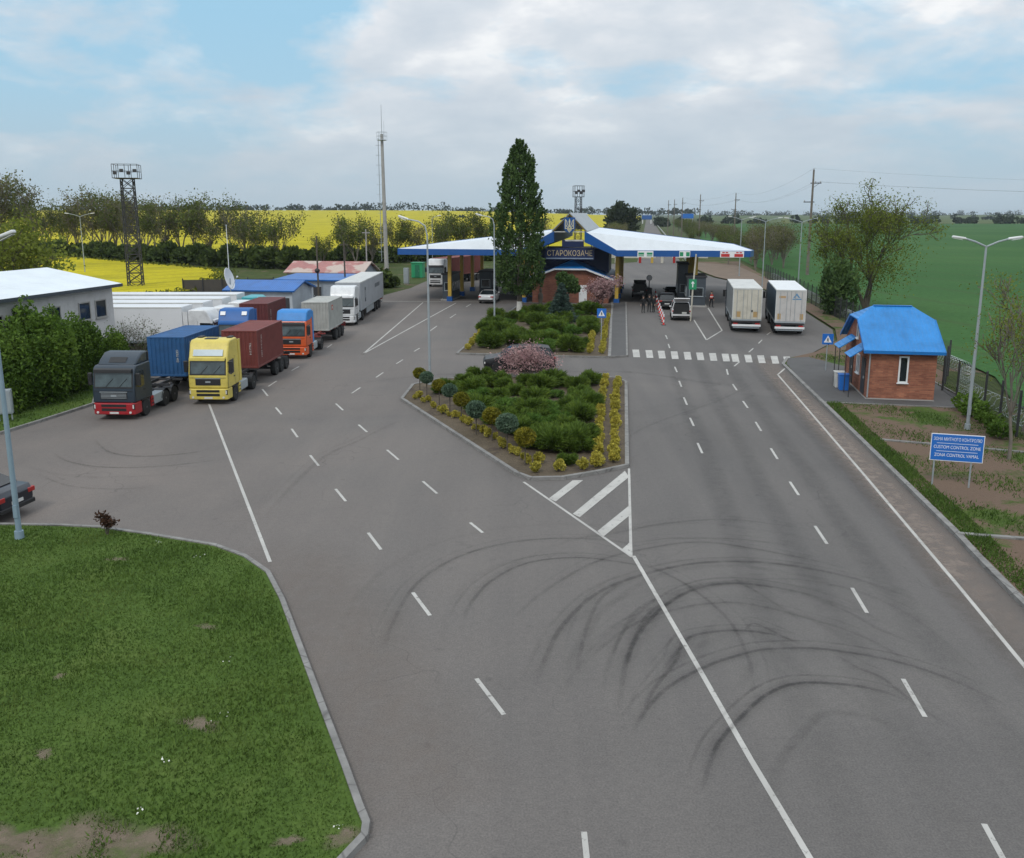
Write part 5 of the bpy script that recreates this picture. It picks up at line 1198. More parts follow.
def lattice(name, label, loc, h, w0, w1, n, rz, plat, r=0.055, mat=M_dark):
    t = thing(name, label, 'tower', (loc[0], loc[1], 0), rz); mb = MB()
    def c(k, z): w = w0+(w1-w0)*z/h; return [(w/2*a, w/2*b, z) for a, b in ((-1, -1), (1, -1), (1, 1), (-1, 1))][k]
    for k in range(4): mb.tube([c(k, 0), c(k, h)], r, mat, 5)
    for i in range(n):
        z0, z1 = h*i/n, h*(i+1)/n
        for k in range(4):
            mb.tube([c(k, z0), c((k+1) % 4, z1)], r*.55, mat, 4); mb.tube([c((k+1) % 4, z0), c(k, z1)], r*.55, mat, 4); mb.tube([c(k, z1), c((k+1) % 4, z1)], r*.55, mat, 4)
    mb.build('lattice_frame', t)
    mb = MB(); W = plat; mb.box(-W/2, W/2, -W/2, W/2, h, h+.08, mat)
    for a in ((-W/2, -W/2), (W/2, -W/2), (W/2, W/2), (-W/2, W/2), (0, -W/2), (0, W/2), (-W/2, 0), (W/2, 0), (-W/4, -W/2), (W/4, -W/2)): mb.tube([(a[0], a[1], h), (a[0], a[1], h+1.75)], .035, mat, 4)
    for z in (h+.9, h+1.75):
        q = [(-W/2, -W/2, z), (W/2, -W/2, z), (W/2, W/2, z), (-W/2, W/2, z), (-W/2, -W/2, z)]; mb.tube(q, .03, mat, 4, caps=False)
    mb.build('platform', t)
    for i, x in enumerate((-W*.38, -W*.12, W*.15, W*.4)):
        mb = MB(); mb.box(x-.22, x+.22, -W/2-.25, -W/2+.05, h+.45 + .3*(i % 2), h+.85+.3*(i % 2), mat); mb.build('floodlight', t, bevel=.04)
    return t
lattice('lattice_tower', 'dark steel lattice floodlight tower in front of the near yellow field', (-49.3, 114.5), 14.4, 1.75, 1.45, 12, R(14), 3.0, 0.075)
lattice('lattice_tower', 'small dark lattice floodlight tower rising behind the canopy peak', (10.6, 142), 12.6, 1.1, 0.9, 11, R(10), 1.5, 0.05)
# power line along the far road, with its wires
group = 'concrete power line poles beside the far road'
def power_pole(label, x, y, h, arm=1.3):
    t = thing('power_pole', label, 'power pole', (x, y, 0), R(-9), group); mb = MB(); mb.tube([(0, 0, -.2), (.0, 0, h)], [0.26, 0.14], M_barkpale, 8); mb.build('pole', t, smooth=True)
    mb = MB(); mb.box(-arm*.3, arm, -.06, .06, h-2.2, h-2.05, M_dark); mb.tube([(0, 0, h-2.9), (arm*.8, 0, h-2.1)], .03, M_dark, 4); mb.box(-arm, arm*.3, -.06, .06, h-5.2, h-5.05, M_dark); ca = mb.build('crossarm', t)
    mb = MB()
    for xx, z in ((arm*.9, h-2.05), (arm*.3, h-2.05), (-arm*.9, h-5.05), (0, h)): mb.lathe([(.03, 0), (.07, .06), (.05, .14), (.07, .2), (.02, .26)], (xx, 0, z), M_conc, 8)
    mb.build('insulator', ca); return t
pps = [(48.9, 145.0, 17.0), (72.7, 289.0, 16.5), (66.3, 313.0, 16.6), (71.4, 372, 16.5), (75.3, 412, 16.4), (77.5, 440, 16.5)]
labs = ['tall brown power pole beside the tree in the green field', 'power pole beyond the right end of the canopy', 'power pole over the far trees left of the one beyond the canopy end', 'distant power pole, third from the right along the far road', 'distant power pole, fourth from the right along the far road', 'distant power pole nearest the far end of the road']
for (x, y, h), l in zip(pps, labs): power_pole(l, x, y, h)
wires = thing('power_wires', 'thin dark wires strung between the power poles beside the far road', 'wires', (0, 0, 0))
mb = MB()
def sag(a, b, s, r=0.018):
    a, b = Vector(a), Vector(b); mb.tube([a.lerp(b, t) - Vector((0, 0, 4*s*t*(1-t))) for t in np.linspace(0, 1, 11)], r, M_dark, 3, caps=False)
for dx, dz in ((1.1, -1.9), (0.3, -1.9), (0, .2)):
    q = [(x+dx, y, h+dz) for x, y, h in pps]
    sag(q[0], q[1], 2.0, .012); sag(q[1], q[3], 1.5, .014)
    sag(q[0], (150, 100, 14.5+dz*.3), 2.0, .008)
mb.build('wire', wires)
# signs
def sign_zone():
    a, b = G(934, 485, .09), G(966.4, 487.5, .09); c = ((a[0]+b[0])/2, (a[1]+b[1])/2, 0.13); rz = math.atan2(b[1]-a[1], b[0]-a[0])
    t = thing('customs_sign', 'blue customs control zone board on two posts beside the road', 'sign', c, rz)
    mb = MB(); mb.box(-.80, .98, -.05, -.02, .93, 1.95, M_signwhite); mb.box(-.775, .955, -.056, -.05, .955, 1.925, M_signblue); mb.build('panel', t)
    for x in (-.62, .62):
        mb = MB(); mb.tube([(x, 0.01, -.2), (x, 0.01, 1.9)], .03, M_steel, 8); mb.build('post', t)
    for i, s in enumerate(('ЗОНА МИТНОГО КОНТРОЛЮ', 'CUSTOM CONTROL ZONE', 'ZONA CONTROL VAMAL')):
        text(s, .17, M_signwhite, t, (.09, -.0565, 1.75-.30*i), (R(90), 0, 0), extrude=.001, sx=(.66, .76, .76)[i])
    mb = MB()
    for z in (1.60, 1.30): mb.box(-.6, .78, -.0585, -.0565, z-.008, z+.008, M_signwhite)
    mb.build('divider', t)
sign_zone()
def crossing_sign(label, p, h, rz, s=.68):
    t = thing('crossing_sign', label, 'sign', (p[0], p[1], .09), rz)
    mb = MB(); mb.tube([(0, .03, -.1), (0, .03, h+s*.5)], .03, M_steel, 8); mb.build('post', t)
    mb = MB(); mb.box(-s/2, s/2, -.02, 0, h-s/2, h+s/2, M_signblue); pn = mb.build('panel', t)
    mb = MB(); mb.prism([(-s*.36, h-s*.32), (s*.36, h-s*.32), (0, h+s*.34)], -.026, -.021, M_signwhite, 'y')
    k = s*.1
    for q in ([(-.3, .8), (.3, .8), (.3, 1.4), (-.3, 1.4)], [(-.35, -.4), (.35, -.4), (.45, .7), (-.45, .7)], [(-.9, -2.4), (-.4, -2.4), (.25, -.4), (-.35, -.4)], [(.45, -2.4), (.95, -2.4), (.35, -.4), (-.2, -.4)], [(.3, .6), (1.0, -.2), (.8, -.5), (.2, .2)], [(-.3, .6), (-1.0, -.2), (-.8, -.5), (-.2, .2)]):
        mb.prism([(x*k, h+y*k) for x, y in q], -.030, -.0265, M_black, 'y')
    mb.build('symbol', pn)
p = G(601, 346); crossing_sign('blue pedestrian crossing sign among the yellow shrubs of the far planted island', p, 2.45, -AX, .7)
p = G(825.5, 372); crossing_sign('blue pedestrian crossing sign on the grass before the brick guard house', p, 2.05, R(-8), .68)
p = G(690.5, 321); t = thing('lane_sign', 'green lane sign on a pale post behind the white van', 'sign', (p[0], p[1], 0), -AX)
mb = MB(); mb.tube([(0, 0, 0), (.1, 0, 3.2), (.28, 0, 6.3)], .075, M_cream, 8); mb.build('post', t)
mb = MB(); mb.box(-.28, .42, -.12, -.08, 3.0, 3.95, M_green); pn = mb.build('panel', t); mb = MB(); mb.box(0.02, .12, -.125, -.121, 3.2, 3.6, M_signwhite); mb.prism([(-.1, 3.55), (.24, 3.55), (.07, 3.8)], -.125, -.121, M_signwhite, 'y'); mb.build('arrow', pn)
p = G(651, 300); t = thing('mirror_sign', 'round white disc on a dark stand beside the grey people carrier', 'sign', (p[0]+.2, p[1]+3, 0), -AX)
mb = MB(); mb.tube([(0, 0, 0), (0, 0, 2.6)], .06, M_black, 6); mb.box(-.35, .35, -.1, .3, 0, 1.2, M_black); mb.build('stand', t); mb = MB(); mb.lathe([(.36, -.02), (.36, -.06), (.30, -.08), (.01, -.08)], (0, 0, 2.4), M_signwhite, 16, 'y'); mb.build('disc', t)
# red and white lane posts
M_cone = None
def striped(name):
    m, nt, b = newmat(name); sp = N(nt, 'ShaderNodeSeparateXYZ'); nt.links.new(obj_vec(nt), sp.inputs[0])
    mo = N(nt, 'ShaderNodeMath', operation='MODULO'); mo.inputs[1].default_value = .5; nt.links.new(sp.outputs[2], mo.inputs[0])
    nt.links.new(ramp(nt, mo.outputs[0], [(0, (.62, .025, .02)), (.249, (.62, .025, .02)), (.2495, (.7, .7, .7)), (1, (.7, .7, .7))]), b.inputs['Base Color']); b.inputs['Roughness'].default_value = .5; return m
M_stripe = striped('red_white_stripes')
g0 = thing('lane_post', 'red and white striped lane post in the line between the passenger lanes', 'bollard', (0, 0, 0), 0, 'red and white lane posts')
mb = MB(); mb.lathe([(.12, .05), (.07, .1), (.065, .95), (.04, 1.0)], (0, 0, 0), M_stripe, 12); mb.build('post', g0); mb = MB(); mb.box(-.2, .2, -.2, .2, 0, .05, M_black); mb.build('base', g0)
for k in range(9):
    f = k/8; q = G(655.5+(663.5-655.5)*f, 297+(325-297)*(f**.8))
    if k == 0: g0.location = (q[0], q[1], 0)
    else: dup(g0, (q[0], q[1], 0), 0)
# barrier and far gate behind the canopy
for k, (px, c) in enumerate(((616, M_cream), (652, M_yellowcol), (640, M_red), (662, M_cream), (674, M_red))):
    q = G(px, 263); t = thing('gate_post', ['cream', 'ochre', 'red', 'second cream', 'second red'][k] + ' barrier post at the far gate seen under the right wing', 'post', (q[0], q[1], 0), -AX); mb = MB(); mb.box(-.25, .25, -.25, .25, 0, 2.4, c); mb.build('post', t, bevel=.03); mb = MB(); mb.box(-.3, .3, -.3, .3, 2.4, 2.6, M_white); mb.build('cap', t)
q = G(616, 258); t = thing('boundary_wall', 'low pale wall across the far gate seen under the right wing', 'wall', (q[0], q[1], 0), -AX); mb = MB()
mb.box(-2, 9, 0, .2, 0, 1.9, M_cream); mb.box(-2.1, 9.1, -.06, .26, 1.9, 2.0, M_conc); mb.build('panel', t)
q = G(655, 258)
t = thing('boundary_wall', 'low pale wall right of the far gate', 'wall', (q[0]+4, q[1], 0), -AX); mb = MB(); mb.box(0, 8, 0, .2, 0, 1.8, M_cream); mb.box(-.1, 8.1, -.06, .26, 1.8, 1.9, M_conc); mb.build('panel', t)
# guard rail beside the far road
t = thing('guard_rail', 'long pale guard rail along the right side of the far road', 'guard rail', (0, 0, 0)); mb = MB()
gp = [(36.6+(y-185)*.1530, y) for y in np.geomspace(190, 1400, 24)]
for (a, b) in zip(gp[:-1], gp[1:]): mb.prism([(a[0], a[1]), (b[0], b[1]), (b[0]+.12, b[1]), (a[0]+.12, a[1])], .45, .85, M_whitedirty, 'z')
mb.build('rail', t); mb = MB()
for y in np.arange(190, 700, 4.0): x = 36.75+(y-185)*.153; mb.box(x, x+.12, y-.06, y+.06, 0, .8, M_steel)
tag(mb.build('rail_posts', t), kind='stuff')
q = (93, 470); t = thing('road_sign_gantry', 'blue road sign on two posts above the far trees', 'sign', (q[0], q[1], 0), -AX); mb = MB(); mb.box(-3.2, 3.2, -.1, 0, 7.6, 10.0, M_signblue); mb.build('panel', t); mb = MB()
for x in (-3.5, 3.5): mb = MB(); mb.tube([(x*.8, .1, 0), (x*.8, .1, 10)], .15, M_steel, 6); mb.build('post', t)
q = (137, 900); t = thing('gate_building', 'tiny blue gate building at the vanishing end of the far road', 'building', (q[0], q[1], 0), -AX)
mb = MB(); mb.box(-5, 5, 0, 9, 4.2, 8.5, M_blue); mb.build('roof', t, bevel=.3)
for s_ in (-1, 1): mb = MB(); mb.box(4.2*s_-.5, 4.2*s_+.5, .5, 8, 0, 4.2, M_white); mb.build('pillar', t)
# ---- fence along the right
fn = thing('mesh_fence', 'dark mesh fence with steel posts and coils of razor wire running along the green field', 'fence', (0, 0, 0))
def lerp_line(pts, step):
    out = []; 
    for (a, b) in zip(pts[:-1], pts[1:]):
        n = max(1, round(math.hypot(b[0]-a[0], b[1]-a[1])/step))
        out += [(a[0]+(b[0]-a[0])*i/n, a[1]+(b[1]-a[1])*i/n) for i in range(n)]
    return out+[pts[-1]]
fp = lerp_line(fence_line, 2.6)
for (x, y) in fp: 
    mb = MB(); mb.box(x-.04, x+.04, y-.04, y+.04, -.05, 2.25, M_dark); mb.build('post', fn)
ms = MB()
for (a, b) in zip(fp[:-1], fp[1:]):
    A_, B_ = Vector((*a, 0)), Vector((*b, 0))
    for z in np.arange(.12, 2.15, .17): ms.tube([A_+Vector((0, 0, z)), B_+Vector((0, 0, z))], .007, M_dark, 3, caps=False)
    n = 16
    for k in range(n): q = A_.lerp(B_, (k+.5)/n); ms.tube([q+Vector((0, 0, .08)), q+Vector((0, 0, 2.1))], .006, M_dark, 3, caps=False)
ms.build('mesh_panel', fn)
rw = MB(); tt = 0; pts = []
for (a, b) in zip(fp[:-1], fp[1:]):
    A_, B_ = Vector((*a, .45)), Vector((*b, .45)); d = (B_-A_).normalized(); nx = Vector((d.y, -d.x, 0)); n = 44
    for k in range(n):
        tt += 2*PI/8; q = A_.lerp(B_, k/n) + nx*1.1; pts.append(q + nx*math.cos(tt)*.42 + Vector((0, 0, 1))*math.sin(tt)*.42)
rw.tube(pts, .014, M_steel, 3, caps=False); rw.build('razor_wire', fn)
# dark board fence behind the huts
fl = lerp_line([(-40.5, 107.5), (-36, 108.5), (-30, 110)], 2.5)
f2 = thing('board_fence', 'dark board fence behind the pale blue hut at the end of the yellow field', 'fence', (0, 0, 0)); mb = MB()
for (a, b) in zip(fl[:-1], fl[1:]): mb.prism([(a[0], a[1]), (b[0], b[1]), (b[0], b[1]+.05), (a[0], a[1]+.05)], .1, 2.0, paint('dark_boards', (.07, .06, .05), .8, dirt=.5), 'z')
mb.build('boards', f2)
for (x, y) in fl: mb = MB(); mb.box(x-.06, x+.06, y-.1, y-.005, 0, 2.2, M_dark); mb.build('post', f2)

# ================================================================= PEOPLE
def person(label, loc, rz, top, legs, skin=(.42, .27, .2), hair=(.03, .022, .018), pose=0, vest=None, h=1.76):
    t = thing('person', label, 'person', (loc[0], loc[1], loc[2] if len(loc) > 2 else 0), rz)
    s = h/1.76; V_ = []; E_ = []; Rd = []
    def v(p, r, parent=None):
        V_.append(tuple(c*s for c in p)); Rd.append(r*s); i = len(V_)-1
        if parent is not None: E_.append((parent, i))
        return i
    pel = v((0, 0, .96), .135); wai = v((0, 0, 1.12), .125, pel); che = v((0, -.01, 1.32), .15, wai); neck0 = v((0, 0, 1.46), .085, che); neck = v((0, -.01, 1.53), .055, neck0)
    hd1 = v((0, -.02, 1.61), .088, neck); v((0, -.015, 1.69), .085, hd1); 
    for sd in (-1, 1):
        st = .10 if pose == 2 else 0
        hip = v((.10*sd, 0, .88), .095, pel); kn = v((.11*sd, -.03-st*sd*.8, .50), .062, hip); an = v((.115*sd, .02-st*sd*1.3, .09), .045, kn); v((.13*sd, -.16-st*sd*1.3, .045), .04, an)
        sh = v((.18*sd, 0, 1.40), .062, che)
        if pose == 1: el, wr = (.26*sd, -.05, 1.14), (.10*sd, -.24, 1.10)
        else: el, wr = (.25*sd, .03, 1.12), (.27*sd, -.06, .88)
        e = v(el, .046, sh); w = v(wr, .034, e); d = Vector((0, -.02, -.1)) if pose != 1 else Vector((-.09*sd, -.03, 0))
        pm = v(tuple(Vector(wr)+d*.6), .036, w)
        for k, ln in enumerate((.075, .085, .08, .065)):
            off = Vector((0, (k-1.5)*.02, 0)) if pose != 1 else Vector((0, 0, (k-1.5)*.02))
            b1 = v(tuple(Vector(wr)+d*1.1+off), .010, pm); b2 = v(tuple(Vector(wr)+d*1.1+off+d*ln*5), .009, b1); v(tuple(Vector(wr)+d*1.1+off+d*ln*8+Vector((0, -.01, 0))), .008, b2)
        th = v(tuple(Vector(wr)+d*.4+Vector((0, -.045, 0))), .011, pm); v(tuple(Vector(wr)+d*.9+Vector((0, -.06, 0))), .010, th)
    me = bpy.data.meshes.new('tmp'); me.from_pydata(V_, E_, []); o = bpy.data.objects.new('tmp', me); COL.objects.link(o)
    sk = o.modifiers.new('skin', 'SKIN'); sk.use_smooth_shade = True
    for i, sv in enumerate(me.skin_vertices[0].data): sv.radius = (Rd[i], Rd[i]); sv.use_root = (i == 0)
    o.modifiers.new('sub', 'SUBSURF').levels = 1
    dg = bpy.context.evaluated_depsgraph_get(); nm = bpy.data.meshes.new_from_object(o.evaluated_get(dg)); bpy.data.objects.remove(o)
    sm_ = paint('skin_%.2f' % skin[0], skin, .6, dirt=.05); mats = [sm_, paint('cloth_%s' % (str(top)), top, .85, dirt=.2), paint('cloth_%s' % (str(legs)), legs, .85, dirt=.2), paint('shoe_black', (.012, .012, .012), .6), paint('hair_%s' % (str(hair)), hair, .7)]
    nm.materials.clear()
    for m in mats: nm.materials.append(m)
    for p in nm.polygons:
        c = p.center/s
        hand = (abs(c.x) > .21 and c.z < .90) if pose != 1 else (c.y < -.20 and c.z > 1.0 and c.z < 1.2)
        p.material_index = 3 if c.z < .11 else (0 if hand else (2 if c.z < .98 else (1 if c.z < 1.49 else 0)))
        p.use_smooth = True
    b = mobj('body', nm, t)
    mb = MB(); mb.lathe([(.10, 1.66), (.108, 1.70), (.095, 1.76), (.05, 1.79), (.005, 1.80)], (0, .0, 0), mats[4], 12); hr = mb.build('hair', t, smooth=True); hr.scale = (s, s, s)
    mb = MB(); mb.prism([(-.016, 1.60), (.016, 1.60), (.008, 1.655), (-.008, 1.655)], -.135, -.09, sm_, 'y'); 
    for x in (-.035, .035): mb.lathe([(.012, 0), (.013, -.012), (.004, -.016)], (x, -.095, 1.665), mats[3], 8, 'y')
    mb.box(-.025, .025, -.108, -.095, 1.565, 1.575, paint('lip', (.3, .12, .1), .6))
    for x in (-.098, .098): mb.box(x-.012, x+.012, -.02, .02, 1.61, 1.68, sm_)
    fc = mb.build('face', t); fc.scale = (s, s, s)
    if vest:
        mb = MB(); mb.lathe([(.175, 1.0), (.19, 1.15), (.20, 1.32), (.17, 1.42)], (0, 0, 0), vest, 14); o = mb.build('vest', t, smooth=True); o.scale = (s*1.05, s*.85, s)
        mb = MB(); mb.lathe([(.196, 1.14), (.201, 1.15), (.203, 1.21), (.2, 1.22)], (0, 0, 0), M_signwhite, 14); o = mb.build('reflective_band', t); o.scale = (s*1.06, s*.86, s)
    return t
blk, dk = (.006, .006, .008), (.008, .009, .012)
q = G(643, 313); person('person in black on the left of the group of three by the people carrier', q, R(10), blk, dk)
q = G(649, 312.5); person('person in black in the middle of the group of three beside the striped lane posts', q, R(160), blk, dk, pose=1, h=1.82)
q = G(653.5, 312.5); person('person in black nearest the striped lane posts in the group of three', q, R(-60), dk, blk, pose=0, h=1.74)
q = G(711, 307.5); person('person in dark clothes with a red and white vest walking right of the booth', q, R(20), dk, blk, pose=2, vest=paint('vest_red', (.5, .06, .04), .7))
q = G(671, 291); person('person in black standing at the corner of the booth under the right wing', (q[0]+2.6, q[1]), R(-90), blk, blk)
q = G(487, 281); person('person in a white shirt standing far under the left wing', q, R(30), (.6, .6, .62), blk)
q = G(492.5, 280); person('person in a pale blue shirt standing far under the left wing', q, R(-30), (.3, .4, .55), blk)
q = G(540.5, 313); t = thing('carved_figure', 'slim dark carved wooden figure on a white base before the brick building', 'statue', (q[0], q[1]+.3, .1)); mb = MB()
mb.lathe([(.20, .2), (.24, .5), (.19, 1.0), (.26, 1.5), (.24, 1.8), (.11, 1.98), (.13, 2.1), (.15, 2.25), (.10, 2.42), (.01, 2.48)], (0, 0, 0), M_bark, 12); mb.build('figure', t, smooth=True); mb = MB(); mb.lathe([(.5, -.05), (.5, .15), (.42, .2), (.01, .2)], (0, 0, 0), M_whitedirty, 14); mb.build('base', t)

# ================================================================= VEGETATION
L_dkjun = leafmat('juniper_dark', (0.060, 0.102, 0.018), (0.098, 0.156, 0.025), (0.148, 0.205, 0.038), 1.3)
L_ltjun = leafmat('juniper_light', (0.06, 0.125, 0.022), (0.095, 0.18, 0.034), (0.14, 0.235, 0.05), 1.3)
L_yel = leafmat('golden_foliage', (0.28, 0.24, 0.04), (0.44, 0.385, 0.07), (0.58, 0.52, 0.13), 3)
L_oli = leafmat('olive_gold_foliage', (0.085, 0.09, 0.012), (0.17, 0.16, 0.018), (0.28, 0.24, 0.03), 3)
L_blug = leafmat('blue_green_foliage', (0.06, 0.105, 0.075), (0.095, 0.150, 0.108), (0.14, 0.20, 0.145), 3)
L_spr = leafmat('spruce_needles', (0.035, 0.062, 0.054), (0.06, 0.098, 0.088), (0.11, 0.155, 0.145), 1.5)
L_pink = leafmat('pink_blossom', (0.26, 0.14, 0.17), (0.42, 0.26, 0.29), (0.56, 0.40, 0.42), 2)
L_pop = leafmat('poplar_leaves', (0.040, 0.076, 0.025), (0.065, 0.115, 0.036), (0.098, 0.155, 0.05), 0.7)
L_lil = leafmat('lilac_leaves', (0.048, 0.098, 0.015), (0.085, 0.152, 0.022), (0.13, 0.205, 0.036), 0.7)
L_spring = leafmat('spring_leaves', (0.105, 0.135, 0.022), (0.155, 0.19, 0.034), (0.21, 0.24, 0.055), 0.5, trans=0.38)
L_belt = leafmat('shelterbelt_leaves', (0.065, 0.088, 0.022), (0.098, 0.126, 0.030), (0.14, 0.17, 0.045), 0.35)
L_brown = leafmat('budding_twigs', (0.085, 0.085, 0.036), (0.120, 0.122, 0.046), (0.155, 0.16, 0.06), 0.35)
L_und = leafmat('understory_leaves', (0.038, 0.060, 0.016), (0.064, 0.094, 0.023), (0.10, 0.135, 0.034), 0.5)
L_far = leafmat('far_tree_leaves', (0.016, 0.028, 0.016), (0.028, 0.042, 0.022), (0.045, 0.062, 0.03), 0.06)
L_rose = leafmat('rose_leaves', (0.03, 0.02, 0.012), (0.06, 0.03, 0.02), (0.09, 0.045, 0.025), 4)

# ---- the tall dark poplar on the far island
def columnar():
    p = G(519.5, 313); t = thing('poplar_tree', 'tall dense dark green poplar with a whitewashed trunk on the far planted island', 'tree', (p[0], p[1], .1))
    H_, z0 = 16.9, 1.7
    def rad(z): return float(np.interp(z, (1.6, 2.4, 3.6, 7.5, 10.4, 12.6, 14.2, 15.3, 16.4, 17.0), (0.8, 1.9, 2.4, 2.45, 2.3, 1.8, 1.15, 0.6, 0.15, 0.02)))
    Cs, Os = [], []
    for i in range(640):
        z = z0 + (H_-z0-.1)*rng.random()**1.12; a = rng.random()*2*PI; r = rad(z)*(0.40+0.60*rng.random()**.6)*(1+.22*math.sin(2*a+z*.9)+.10*math.sin(5*a-z*2.1))
        n = 46; ln = (.6+1.1*rng.random())*min(1, .25+(H_-z)/4); s = rng.random(n)
        wid = .34*(1-s*.75)*min(1, .3+(H_-z)/3.0)
        c = np.stack([math.cos(a)*(r+s*.28), math.sin(a)*(r+s*.28), z+s*ln], 1) + rng.normal(size=(n, 3))*wid[:, None]*np.array([.55, .55, .4])
        Cs.append(c); Os.append(np.tile([math.cos(a)*.5, math.sin(a)*.5, .85], (n, 1)))
    C = np.vstack(Cs); O = np.vstack(Os)
    mobj('crown', leaf_mesh('crown', C, .165, L_pop, aspect=1.7, out=O, outw=.45), t)
    mb = MB(); mb.tube([(0, 0, -.1), (0, 0, 1.1)], [.34, .27], M_limewash, 12); mb.tube([(0, 0, 1.1), (0, 0, 3.0), (.1, 0, 9), (0, 0, 16)], [.27, .24, .16, .03], M_bark, 10)
    for k in range(26):
        z = 1.7+k*.5; a = k*2.4; mb.tube([(0, 0, z), (math.cos(a)*rad(z+.5)*.45, math.sin(a)*rad(z+.5)*.45, z+.9), (math.cos(a)*rad(z+.8)*.7, math.sin(a)*rad(z+.8)*.7, min(z+2.2, 16.5))], [.07, .045, .015], M_bark, 5)
    mb.build('trunk', t, smooth=True)
columnar()
# ---- spruce, round pine, pink trees
def conifer():
    p = G(561, 323); t = thing('spruce_tree', 'small silvery blue spruce on the far planted island', 'tree', (p[0], p[1], .1)); Cs, Os = [], []
    for k in range(15):
        z = .25+k*.225; R_ = 1.62*(1-k/15.6)+.05
        for j in range(int(11*(1-k/20))):
            a = j*2*PI/int(11*(1-k/20))+k*.7+rng.random()*.3; n = 46; s = rng.random(n)**.7
            c = np.stack([math.cos(a)*R_*s, math.sin(a)*R_*s, z-.28*s*R_*.6+.12*s], 1)+rng.normal(size=(n, 3))*.075
            Cs.append(c); Os.append(np.tile([math.cos(a), math.sin(a), .25], (n, 1)))
    mobj('crown', leaf_mesh('crown', np.vstack(Cs), .13, L_spr, aspect=2.4, out=np.vstack(Os), outw=.6, tri=True), t)
    mb = MB(); mb.tube([(0, 0, -.1), (0, 0, 3.5)], [.09, .02], M_bark, 8); mb.build('trunk', t)
conifer()
p = G(567, 322); t = thing('pine_tree', 'round dark green pine standing behind the blue spruce', 'tree', (p[0]+.3, p[1]+4.5, .1))
cs = [ball(1500, 1, .5)*np.array([1.05, 1.0, .85])+np.array([0, 0, 3.2]), ball(600, 1, .5)*np.array([.7, .7, .5])+np.array([.6, 0, 2.7]), ball(600, 1, .5)*np.array([.7, .6, .5])+np.array([-.5, 0, 3.8])]
C = np.vstack(cs); mobj('crown', leaf_mesh('crown', C, .17, L_pop, aspect=2, tri=True), t); mb = MB(); mb.tube([(0, 0, -.1), (.1, 0, 2.6)], [.12, .07], M_bark, 8); mb.build('trunk', t)
t = make_tree('small pink flowering tree at the corner of the brick building by the yellow column', None, L_pink, M_bark, h=3.1, trunk_r=.09, first=.5, levels=3, spread=.75, nb=3, seed=5, leaf=.12, per=16, cl=.28, upb=.15, forks=3, name='blossom_tree')
p = G(600, 309); t.location = (p[0], p[1]+.2, .1)
t = make_tree('wide pink flowering bush hiding the black car between the planted islands', None, L_pink, M_bark, h=2.1, trunk_r=.05, first=.5, levels=3, spread=1.05, nb=3, seed=14, leaf=.07, per=7, cl=.24, upb=.06, forks=5, name='blossom_tree')
p = G(529, 378); t.location = (p[0], p[1], .1); t.scale = (1.12, .8, 1.0)
# ---- junipers on the islands
JU = [make_bush('juniper_bush', 'dark green spreading juniper in the near planted island', 'dark junipers of the near island', L_dkjun, 1.15, .95, 2600, .12, s, outw=.75, tri=True, aspect=3.0, lumps=11, lump_r=.34) for s in (1, 2, 3, 4)]
JL = [make_bush('juniper_bush', 'brighter green spreading juniper in the near planted island', 'bright junipers of the near island', L_ltjun, 1.0, .8, 2400, .11, s, outw=.7, tri=True, aspect=2.8, lumps=12, lump_r=.3) for s in (5, 6)]
def inside(x, y, poly):
    c = False; n = len(poly)
    for i in range(n):
        (x1, y1), (x2, y2) = poly[i], poly[(i+1) % n]
        if (y1 > y) != (y2 > y) and x < (x2-x1)*(y-y1)/(y2-y1)+x1: c = not c
    return c
cp = lambda x, y: cr(x, y, 4.267, 400, 340)
near_j = [(240,215,0),(275,178,0),(375,195,0),(340,160,0),(200,215,0),(300,270,0),(345,250,1),(385,290,0),(440,300,1),(410,255,0),(495,225,0),(455,205,0),(540,180,0),(600,205,0),(575,260,0),(630,290,1),(660,240,1),(700,188,1),(755,200,0),(800,182,0),(765,240,0),(775,280,0),(735,300,0),(790,290,0),(660,310,1),(600,340,0),(550,365,1),(500,355,0),(430,345,0),(660,365,1),(710,385,0),(625,430,0),(680,420,1),(745,450,0),(600,460,0),(770,430,0),(655,465,0),(720,470,0),(520,405,0),(470,375,0),(385,330,0),(340,300,0),(705,340,1),(760,340,0),(640,330,1),(555,320,0),(310,225,0),(420,180,0),(640,185,0),(780,470,0),(560,440,0),(690,465,0)]
used = {}
def put(src, key, loc, rz, sc_, label=None, group=None):
    if key not in used: used[key] = 1; src.location = loc; src.rotation_euler.z = rz; src.scale = (sc_,)*3; src['label'] = label or src['label']; return src
    return dup(src, loc, rz, label, group, sc_)
for i, (x, y, k) in enumerate(near_j):
    p = G(*cp(x, y+16)); src = (JL[i % 2] if k else JU[i % 4]); put(src, src.name, (p[0], p[1], .1), random.random()*6.28, (.68 if k else .75)*(.75+.5*random.random()))
far_poly = [G(*cr(x, y, 3.577, 380, 260)) for x, y in ((330, 320), (390, 205), (500, 190), (620, 185), (770, 175), (745, 330), (640, 335))]
cnt = 0; rr = random.Random(4); pts = []
while len(pts) < 44 and cnt < 4000:
    cnt += 1; x = rr.uniform(-4, 9.5); y = rr.uniform(60, 95)
    if inside(x, y, far_poly) and all(math.hypot(x-a, y-b) > 1.35 for a, b in pts): pts.append((x, y))
for i, (x, y) in enumerate(pts):
    k = rr.random() < .35
    dup(JL[i % 2] if k else JU[i % 4], (x, y, .1), rr.random()*6.28, ('brighter' if k else 'dark') + ' green spreading juniper in the far planted island', ('bright' if k else 'dark') + ' junipers of the far island', (.80 if k else .95)*(.75+.5*rr.random()))
